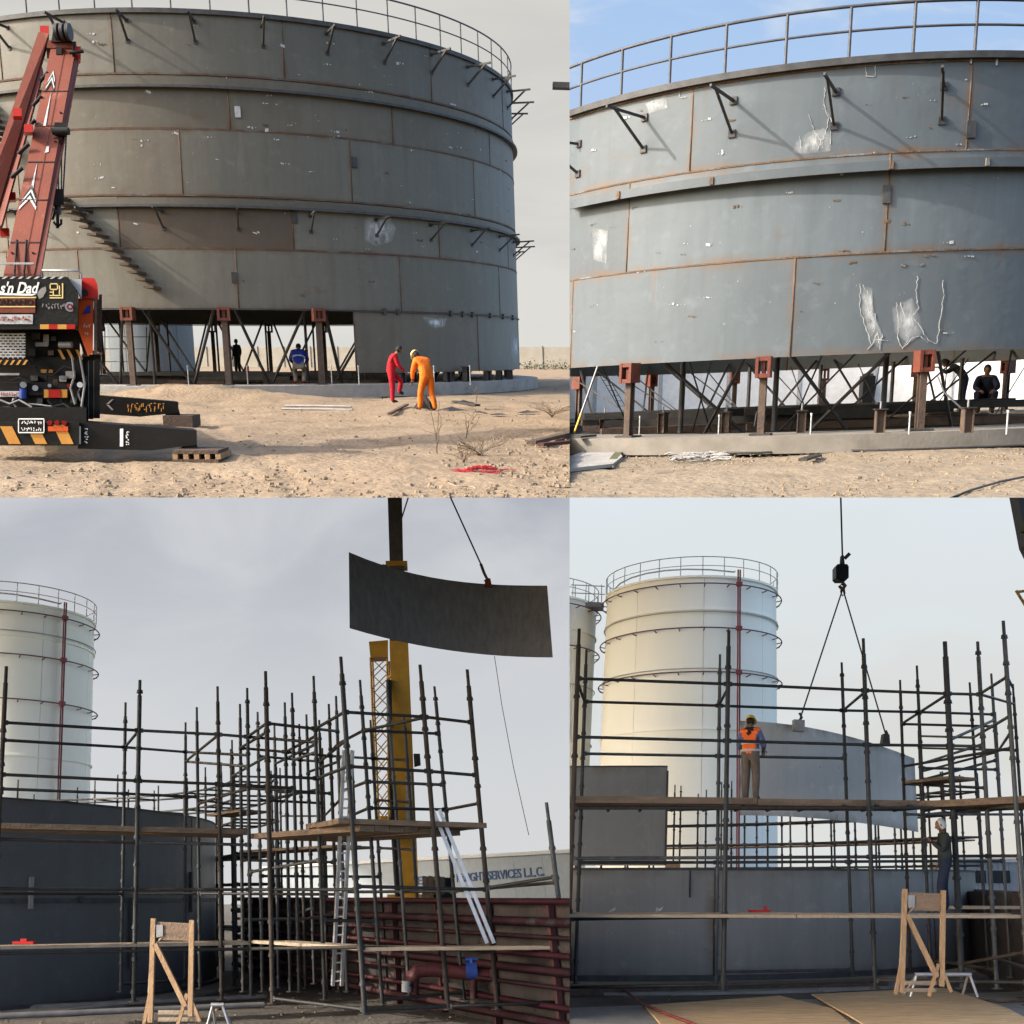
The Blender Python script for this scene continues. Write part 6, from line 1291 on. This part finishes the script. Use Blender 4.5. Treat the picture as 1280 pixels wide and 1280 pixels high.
for (x, y, d_) in ((1000, 899, hY - 1.1), (1108, 921, hY + .3)): MB(P).tube(P.at_y(1053.5, 736, hY), P.at_y(x, y, d_), .017, 6).build('leg', 'rope', t); MB(P).path([P.at_y(x - 1, y - 8, d_), P.at_y(x + 2, y - 2, d_), P.at_y(x - 1, y + 2, d_)], .03, 5).build('shackle', 'steel', t)
MB(P).path([P.at_y(x, y, hY) for x, y in ((1051, 730), (1055, 733), (1056, 742), (1053, 745), (1051, 740), (1052, 733))], .018, 5).build('ring', 'steel', t)
# crane bits cut by the right edge
t = thing(P, 'dark_boom', P.at_y(1276, 660, 45), 'dark crane boom with yellow lattice cut by the right edge', 'crane')
MB(P).prism([P.at_y(1271, 612, 45), P.at_y(1300, 612, 45), P.at_y(1304, 720, 45), P.at_y(1284, 680, 45)], (0, .8, 0)).build('boom', 'steel', t); MB(P).ppoly([(1278, 656), (1284, 656), (1286, 664), (1279, 664)], 44.8, .3).build('pin', 'green', t)
for a_, b_ in (((1270, 738), (1296, 780)), ((1271, 740), (1296, 737)), ((1278, 752), (1296, 745)), ((1283, 762), (1296, 752))): MB(P).tube(P.at_y(*a_, 45), P.at_y(*b_, 45), .06, 6).build('lattice_bar', 'ycrane', t)
# scaffolding
sca = thing(P, 'scaffolding', P.at_y(1000, 1240, 20), 'dark tube scaffolding with plank decks crossing the whole lower right view', 'scaffold')
S = Poles(P, sca, 300, HZ)
for k, v in {'a': (724, 786, 708, 1240), 'b': (733, 812, 719, 1230), 'c': (900, 818, 895, 1228), 'd': (911, 788, 904, 1238), 'e': (1052, 828, 1066, 1220), 'f': (1079, 798, 1094, 1236), 'g': (1125, 850, 1138, 1215), 'h': (1146, 832, 1164, 1222), 'i': (1181, 802, 1203, 1236),
             'j': (1212, 853, 1236, 1215), 'k': (1222, 802, 1246, 1236), 'l': (1239, 842, 1264, 1222), 'm': (1254, 776, 1286, 1240), 'n': (1266, 855, 1290, 1215), 'x1': (1148, 900, 1158, 1210), 'x2': (1244, 890, 1262, 1210)}.items(): S.add(k, *v, r=.055 if k == 'i' else .040 if k in 'adfkm' else .033)
for l in (('a', 848, 'd', 855), ('d', 855, 'f', 863), ('f', 863, 'i', 867), ('i', 867, 'k', 868), ('k', 867, 'm', 846), ('b', 877, 'c', 882), ('c', 882, 'e', 888), ('e', 888, 'h', 890), ('h', 890, 'l', 893), ('a', 921, 'd', 926), ('d', 926, 'f', 931), ('f', 931, 'i', 932), ('i', 932, 'k', 933), ('b', 942, 'c', 945), ('c', 945, 'e', 948),
          ('a', 852, 'b', 877), ('c', 880, 'd', 860), ('e', 888, 'f', 865), ('g', 905, 'i', 868), ('g', 905, 'l', 908), ('j', 922, 'm', 895), ('j', 922, 'x1', 920), ('x1', 955, 'k', 930), ('x1', 965, 'l', 940), ('g', 958, 'm', 935), ('h', 975, 'l', 950), ('x2', 940, 'm', 915), ('h', 960, 'l', 962), ('k', 868, 'n', 880), ('i', 925, 'l', 900), ('x1', 935, 'n', 938), ('g', 980, 'k', 985), ('m', 846, 'n', 860),
          ('a', 1010, 'd', 1010), ('d', 1010, 'f', 1010), ('f', 1010, 'k', 1010), ('k', 1010, 'm', 1008), ('a', 1073, 'd', 1072), ('d', 1072, 'f', 1071), ('f', 1071, 'k', 1070), ('k', 1070, 'm', 1070), ('b', 1078, 'c', 1078), ('c', 1078, 'e', 1077), ('e', 1077, 'l', 1076), ('g', 1018, 'n', 1018),
          ('a', 1149, 'd', 1146), ('d', 1146, 'f', 1144), ('f', 1144, 'k', 1144), ('k', 1144, 'm', 1142), ('a', 1234, 'd', 1231), ('d', 1231, 'f', 1225), ('f', 1225, 'm', 1228), ('c', 1215, 'e', 1212), ('i', 1205, 'm', 1190), ('h', 1200, 'k', 1212), ('j', 1195, 'm', 1210)): S.led(*l)
ring_scaffold(P, sca, c, rad, [.12 + .085 * k for k in range(31)], 5.2, (2.4, 3.2, 3.9, 4.5), (3.05,), rnd)
zd = hgt = P.at_y(950, 1001, 20).z
L0, L1 = S.pt('a', 1000), S.pt('i', 1000); planks(P, sca, (L0.x - .3, L0.y + .1), (L1.x, L1.y + .15), 1.7, zd - .08, 6, 'plank', .11, rnd)
L0, L1 = S.pt('i', 1000), S.pt('m', 1000); planks(P, sca, (L0.x - .6, L0.y + .1), (L1.x + .5, L1.y + .1), 2.0, zd - .1, 7, 'plank', .11, rnd)
planks(P, sca, (P.at_y(1144, 975, 22).x, 22.6), (P.at_y(1180, 975, 22).x, 21.6), .7, P.at_y(1160, 977, 22).z, 2, 'plank', .06, rnd)
ZD_BR = zd + .05
for k in range(14):       # transoms under the deck
    x = 718 + k * 42; p = P.at_y(x, 1008, 20); MB(P).tube((p.x, p.y - .05, zd - .09), (p.x + .1, p.y + 1.2, zd - .09), .035, 6).build('transom', 'scaf', sca)
zl = P.at_y(950, 1142, 20).z
L0, L1 = S.pt('a', 1142), S.pt('m', 1140); planks(P, sca, (L0.x - .3, L0.y - .05), (L1.x + .4, L1.y), .75, zl - .03, 3, 'plankl', .05, rnd)
planks(P, sca, (P.at_y(1170, 1130, 20.8).x, 20.9), (P.at_y(1300, 1130, 20.8).x, 20.9), .5, zl + .05, 2, 'plankl', .05, rnd)
ZL_BR = zl + .03
wooden_stand(P, 1129, 1243, 1.0, 17.6, 'timber stand with switch box standing on the plywood at lower right')
sawhorse(P, 1138, 1222, 1218, 1246, 18.6, 'pale metal sawhorse right of the timber stand')
for k, (pix, lb, zz) in enumerate((([(805, 1258), (975, 1246), (1040, 1262), (1075, 1290), (835, 1292)], 'brown plywood sheet at the left front of the lower right yard', .03), ([(1014, 1244), (1180, 1236), (1260, 1262), (1330, 1300), (1110, 1300), (1060, 1270)], 'larger brown plywood sheet under the timber stand', .055))):
    tag(MB(P).prism([P.at_z(x, y, zz) for x, y in pix], (0, 0, .02)).build('plywood_sheet', 'ply'), lb, 'plywood')
conc = MB(P).prism([P.at_z(x, y, .0) for x, y in ((700, 1262), (1300, 1240), (1340, 1320), (690, 1320))], (0, 0, .022)).build('concrete_apron', 'concrete'); tag(conc, 'grey concrete apron along the front of the lower right yard', kind='structure')
o = MB(P).hexa([P.at_z(690, 1246, 0), P.at_z(1110, 1236, 0), P.at_z(1110, 1229, 0), P.at_z(690, 1238, 0)] + [q + Vector((0, 0, .10)) for q in (P.at_z(690, 1246, 0), P.at_z(1110, 1236, 0), P.at_z(1110, 1229, 0), P.at_z(690, 1238, 0))]).build('timber_sill', 'post'); tag(o, 'dark timber sill on the ground before the lower right tank', 'sill')
groundpath(P, [(760, 1230), (775, 1233), (790, 1245), (802, 1254), (830, 1266), (870, 1281)], .025, 'hose', 'hose', 'red hose trailing over the plywood at lower right', 'hose', .06)
groundpath(P, [(1220, 1248), (1250, 1252), (1290, 1250)], .02, 'rod', 'post', 'thin brown rod on the apron at the right edge', 'rod', .03)
g = P.at_y(948, 1138, 19.7); o = MB(P).box(g.x - .16, g.x + .18, g.y - .08, g.y + .08, zl + .03, zl + .07).box(g.x + .1, g.x + .14, g.y - .03, g.y + .03, zl + .071, zl + .13).build('red_clamp', 'lred'); tag(o, 'red clamp lying on the lower plank deck at lower right', 'tool')
for k, (x, lb) in enumerate(((764, 'left small pale rag on the lower deck'), (822, 'right small pale rag on the lower deck'))):
    g = P.at_y(x, 1142, 19.7); mb = MB(P); r2 = random.Random(k + 60); i = mb.add([(g.x + r2.uniform(-.1, .1), g.y + r2.uniform(-.06, .06), zl + .025 + r2.random() * .10) for _ in range(8)])
    for q in range(6): mb.face((i + q, i + q + 1, i + q + 2))
    tag(mb.build('pale_rag', 'chalk'), lb, 'rag', 'rags on the lower deck')
stones(P, 'gravel', [(712, 1225, 1280, 1280)], 700, 'stone', .008, .02, 'gravel on the lower right apron', 43)

# ================================================================== people
def person(P, base, yaw, label, cols, J=None, scale=1.0, helmet=None, hair=True, bands=(), bulk=1.2, name='person'):
    """one continuous body grown over a jointed skeleton; local x right, y forward, z up"""
    D = dict(pelvis=(0, 0, .95), spine=(0, .0, 1.13), chest=(0, 0, 1.32), neck=(0, .0, 1.47), skull=(0, .02, 1.56),
             shl=(-.17, 0, 1.39), ell=(-.24, -.02, 1.12), wrl=(-.25, .06, .88), shr=(.17, 0, 1.39), elr=(.24, -.02, 1.12), wrr=(.25, .06, .88),
             hil=(-.09, 0, .90), knl=(-.11, .03, .49), anl=(-.12, -.01, .09), tol=(-.13, .16, .045), hir=(.09, 0, .90), knr=(.11, .03, .49), anr=(.12, -.01, .09), tor=(.13, .16, .045))
    D.update(J or {})
    rad_ = dict(pelvis=.145, spine=.135, chest=.15, neck=.062, skull=.06, sh=.078, el=.055, wr=.040, hi=.098, kn=.072, an=.058, to=.042)
    E = [('pelvis', 'spine', 'torso'), ('spine', 'chest', 'torso'), ('chest', 'neck', 'neck'), ('neck', 'skull', 'skin')]
    for q in 'lr':
        E += [('chest', 'sh' + q, 'torso'), ('sh' + q, 'el' + q, 'arm'), ('el' + q, 'wr' + q, 'arm'), ('pelvis', 'hi' + q, 'leg'), ('hi' + q, 'kn' + q, 'leg'), ('kn' + q, 'an' + q, 'leg'), ('an' + q, 'to' + q, 'boot')]
    keys = list(D); V = {k: Vector(D[k]) for k in keys}
    me = bpy.data.meshes.new('sk'); me.from_pydata([V[k] for k in keys], [(keys.index(a), keys.index(b)) for a, b, _ in E], [])
    ob = bpy.data.objects.new('sk', me); col.objects.link(ob); m1 = ob.modifiers.new('s', 'SKIN'); m1.use_smooth_shade = True
    for k, sv in zip(keys, me.skin_vertices[0].data):
        r_ = rad_.get(k, rad_.get(k[:2], .05)) * (1.0 if k in ('neck', 'skull') or k[:2] in ('wr', 'to') else bulk); sv.radius = (r_ * (1.12 if k in ('pelvis', 'chest', 'spine') else 1), r_ * (.82 if k in ('pelvis', 'chest', 'spine') else 1)); sv.use_root = (k == 'pelvis')
    m2 = ob.modifiers.new('d', 'SUBSURF'); m2.levels = 2; m2.render_levels = 2
    dg = bpy.context.evaluated_depsgraph_get(); dg.update(); ev = bpy.data.meshes.new_from_object(ob.evaluated_get(dg))
    mb = MB(P); regs = []
    mb.add([v.co for v in ev.vertices])
    def near(p):
        best = (9, 'torso')
        for a, b, rg in E:
            A, B = V[a], V[b]; d = B - A; f = max(0, min(1, (p - A).dot(d) / d.dot(d))); q = (p - (A + d * f)).length
            if q < best[0]: best = (q, rg)
        return best[1]
    for p in ev.polygons: mb.face(tuple(p.vertices), True); regs.append(near(p.center))
    bpy.data.objects.remove(ob); bpy.data.meshes.remove(me); bpy.data.meshes.remove(ev)
    def more(rg):
        while len(regs) < len(mb.f): regs.append(rg)
    hc = V['skull'] + (V['skull'] - V['neck']).normalized() * .07; up = (V['skull'] - V['neck']).normalized(); side = Vector((1, 0, 0)); fw = up.cross(side).normalized()
    if fw.y < 0 and abs(up.z) > .3: fw = -fw
    fw = (J or {}).get('_face', fw); fw = Vector(fw).normalized()
    side = fw.cross(up).normalized(); fw = up.cross(side).normalized()
    H = lambda a, b, c_: hc + side * a + fw * b + up * c_
    n0 = len(mb.v); mb.ell((0, 0, 0), .077, .095, .118, 12, 9)
    for k in range(n0, len(mb.v)):
        q = mb.v[k]; w_ = 1.0 - .22 * max(0, -q.z / .118); mb.v[k] = H(q.x * w_, q.y * w_, q.z)
    more('skin')
    n0 = len(mb.v); mb.ell((0, 0, 0), .014, .022, .028, 6, 4); mb.v[n0:] = [H(q.x, q.y + .095, q.z - .01) for q in mb.v[n0:]]; more('skin')
    for s_ in (-1, 1):
        n0 = len(mb.v); mb.ell((0, 0, 0), .012, .022, .032, 6, 4); mb.v[n0:] = [H(q.x + s_ * .077, q.y - .005, q.z) for q in mb.v[n0:]]; more('skin')
        n0 = len(mb.v); mb.ell((0, 0, 0), .012, .008, .009, 6, 4); mb.v[n0:] = [H(q.x + s_ * .032, q.y + .083, q.z + .012) for q in mb.v[n0:]]; more('eye')
    n0 = len(mb.v); mb.ell((0, 0, 0), .026, .010, .009, 6, 4); mb.v[n0:] = [H(q.x, q.y + .080, q.z - .056) for q in mb.v[n0:]]; more('mouth')
    for q, s_ in (('l', -1), ('r', 1)):                       # hands: palm, four curled fingers, thumb
        wv = V['wr' + q]; d = (wv - V['el' + q]).normalized(); cu = Vector((0, 1, 0)) if abs(d.y) < .8 else Vector((0, 0, -1)); a = d.cross(cu).normalized(); cu = a.cross(d).normalized()
        n0 = len(mb.v); mb.ell((0, 0, 0), .042, .020, .055, 8, 6); mb.v[n0:] = [wv + d * (.055 + t_.z) + a * t_.x + cu * t_.y for t_ in mb.v[n0:]]
        for k, L_ in enumerate((.068, .078, .072, .055)):
            o_ = wv + d * .095 + a * (-.03 + .02 * k); mb.path([o_, o_ + d * L_ * .5 + cu * .008, o_ + d * L_ * .85 + cu * .03, o_ + d * L_ * .9 + cu * .05], .009, 6)
        o_ = wv + d * .04 - a * s_ * .036; mb.path([o_, o_ + d * .03 - a * s_ * .028 + cu * .012, o_ + d * .06 - a * s_ * .03 + cu * .025], .010, 6); more('skin')
    zmin = min(v.z for v in mb.v); cy, sy = math.cos(yaw), math.sin(yaw)
    base = Vector(base)
    def T(p): p = Vector(p) - Vector((0, 0, zmin)); return base + Vector((p.x * cy - p.y * sy, p.x * sy + p.y * cy, p.z)) * scale
    mb.v = [T(p) for p in mb.v]
    t = thing(P, name, base, label, 'person')
    o = mb.build('body', 'skin', t)
    rg = ['skin', 'torso', 'arm', 'leg', 'boot', 'neck', 'eye', 'mouth']; o.data.materials.clear()
    for r_ in rg: o.data.materials.append(M[cols.get(r_, {'skin': 'skin', 'neck': cols['torso'], 'boot': 'boot', 'eye': 'eye', 'mouth': 'maroon'}.get(r_, 'skin'))])
    for pl_, r_ in zip(o.data.polygons, regs): pl_.material_index = rg.index(r_)
    if helmet:
        m = MB(P); m.ell((0, 0, 0), .108, .128, .115, 14, 6, -.05); m.v = [T(H(q.x, q.y - .005, q.z + .035)) for q in m.v]; hb = m.build('helmet', helmet, t)
        m = MB(P); m.ell((0, 0, 0), .118, .15, .012, 14, 4); m.v = [T(H(q.x, q.y + .012, q.z + .034)) for q in m.v]; m.build('brim', helmet, hb)
    if hair:
        m = MB(P); m.ell((0, 0, 0), .088, .092, .125, 12, 7, -.75); m.v = [T(H(q.x, q.y - .026, q.z + .012)) for q in m.v]; m.build('hair', hair if isinstance(hair, str) else 'hair', t)
    for (a, b, f, rr, mt) in bands:
        A, B = V[a], V[b]; p = A + (B - A) * f; u = (B - A).normalized(); sx = Vector((1, 0, 0)); fy = u.cross(sx).normalized(); m = MB(P); n = 16; rows = []
        for h_ in (-.022, .022): rows.append(m.add([T(p + u * h_ + sx * math.cos(6.2832 * k / n) * rr[0] + fy * math.sin(6.2832 * k / n) * rr[1]) for k in range(n)]))
        for h_ in (-.022, .022): rows.append(m.add([T(p + u * h_ + sx * math.cos(6.2832 * k / n) * (rr[0] - .012) + fy * math.sin(6.2832 * k / n) * (rr[1] - .012)) for k in range(n)]))
        for k in range(n):
            j = (k + 1) % n; m.face((rows[0] + k, rows[0] + j, rows[1] + j, rows[1] + k), True); m.face((rows[2] + j, rows[2] + k, rows[3] + k, rows[3] + j), True); m.face((rows[1] + k, rows[1] + j, rows[3] + j, rows[3] + k)); m.face((rows[0] + j, rows[0] + k, rows[2] + k, rows[2] + j))
        m.build('reflective_band', mt, t)
    return t

P = TL
person(P, P.at_z(490, 504, 0.0), R(-72), 'person in red coveralls stepping up by the ring foundation', dict(torso='cred', arm='cred', leg='cred', boot='boot'),
       dict(spine=(0, .03, 1.13), chest=(0, .10, 1.31), neck=(0, .19, 1.45), skull=(0, .25, 1.52), shl=(-.17, .12, 1.38), shr=(.17, .12, 1.38), ell=(-.21, .22, 1.13), wrl=(-.15, .42, 1.0), elr=(.21, .20, 1.12), wrr=(.18, .38, .95),
            knl=(-.11, .34, .68), anl=(-.12, .26, .34), tol=(-.12, .40, .28), knr=(.10, .02, .5)), 1.0)
person(P, P.at_z(535, 513, 0.0), R(40), 'person in orange coveralls and pale helmet leaning forward', dict(torso='corange', arm='corange', leg='corange', boot='boot'),
       dict(pelvis=(0, -.03, .94), spine=(0, .06, 1.10), chest=(0, .18, 1.25), neck=(0, .31, 1.36), skull=(0, .39, 1.40), shl=(-.18, .21, 1.29), shr=(.18, .21, 1.29), ell=(-.24, .26, 1.02), wrl=(-.2, .36, .80), elr=(.25, .22, 1.02), wrr=(.22, .28, .78),
            hil=(-.09, -.03, .89), hir=(.09, -.03, .89), knl=(-.12, .12, .49), anl=(-.13, .16, .09), tol=(-.14, .32, .045), knr=(.12, -.02, .48), anr=(.14, -.14, .09), tor=(.15, .0, .045)), 1.0, helmet='hatc')
person(P, P.at_z(375, 479.5, .42), R(8), 'person in blue jacket crouching on the ring under the tank', dict(torso='cblue', arm='cblue', leg='cbeige', boot='lred'),
       dict(pelvis=(0, -.08, .62), spine=(0, .02, .80), chest=(0, .12, .97), neck=(0, .22, 1.10), skull=(0, .30, 1.15), shl=(-.19, .14, 1.02), shr=(.19, .14, 1.02), ell=(-.28, .2, .78), wrl=(-.2, .42, .68), elr=(.28, .2, .78), wrr=(.2, .42, .68),
            hil=(-.1, -.08, .58), hir=(.1, -.08, .58), knl=(-.16, .28, .46), knr=(.16, .28, .46), anl=(-.13, .02, .09), anr=(.13, .02, .09), tol=(-.14, .18, .045), tor=(.14, .18, .045)), 1.06, hair=True, bands=(('spine', 'chest', .3, (.215, .165), 'refl'),))
person(P, P.at_z(298, 468, .40), R(60), 'person in dark clothes standing inside the ring beyond the jacks', dict(torso='cdark', arm='cdark', leg='cdark'), None, 1.0)
P = TR
person(P, P.at_z(1203, 515, .26), R(70), 'person in dark clothes bending inside the sunlit ring', dict(torso='cdark', arm='cdark', leg='cnavy'),
       dict(spine=(0, .1, 1.1), chest=(0, .25, 1.22), neck=(0, .38, 1.3), skull=(0, .45, 1.33), shl=(-.17, .28, 1.25), shr=(.17, .28, 1.25), ell=(-.2, .48, 1.1), wrl=(-.15, .62, 1.2), elr=(.2, .48, 1.1), wrr=(.15, .62, 1.2)), .95)
person(P, P.at_z(1230, 516, .26), R(160), 'person in navy clothes squatting inside the sunlit ring', dict(torso='cnavy', arm='cnavy', leg='cnavy'),
       dict(pelvis=(0, -.1, .35), spine=(0, -.02, .55), chest=(0, .06, .74), neck=(0, .12, .88), skull=(0, .17, .95), shl=(-.18, .08, .8), shr=(.18, .08, .8), ell=(-.25, .25, .6), wrl=(-.15, .45, .55), elr=(.25, .25, .6), wrr=(.15, .45, .55),
            hil=(-.1, -.08, .33), hir=(.1, -.08, .33), knl=(-.2, .3, .5), knr=(.2, .3, .5), anl=(-.15, .12, .09), anr=(.15, .12, .09), tol=(-.16, .28, .045), tor=(.16, .28, .045)), 1.05)
P = BR
yv = 20.75; zdk = ZD_BR
b = P.at_y(938, 995, yv); b.z = zdk; top = P.at_y(938, 894, yv).z
person(P, b, R(-28), 'person in orange vest and yellow helmet standing on the upper plank deck', dict(torso='cvest', arm='cshirt', leg='ctrou', neck='hair'),
       dict(ell=(-.26, .02, 1.12), wrl=(-.2, .24, 1.02), elr=(.27, .03, 1.12), wrr=(.2, .25, 1.04), skull=(-.01, .05, 1.55), knl=(-.1, .03, .49), anl=(-.1, -.01, .09), tol=(-.12, .15, .045), anr=(.11, .0, .09)), (top - zdk) / 1.72, helmet='hat', hair=True,
       bands=(('pelvis', 'spine', .35, (.21, .158), 'refl'), ('spine', 'chest', .15, (.205, .152), 'refl')))
yv = 19.85; b = P.at_y(1184, 1130, yv); b.z = ZL_BR; top = P.at_y(1184, 1021, yv).z
person(P, b, R(80), 'person in dark shirt and jeans on the lower deck looking up', dict(torso='cdark', arm='cdark', leg='cnavy'),
       dict(neck=(0, .0, 1.47), skull=(0, .03, 1.55), ell=(-.2, .06, 1.13), wrl=(-.14, .25, 1.3), elr=(.2, -.04, 1.12), wrr=(.2, .08, .9), anl=(-.1, .12, .09), tol=(-.11, .28, .045), knl=(-.1, .12, .5)), (top - ZL_BR) / 1.76, hair='chalk')

# ------------------------------------------------------------------ drop build-time helper property
for o in bpy.data.objects:
    if '_o' in o: del o['_o']
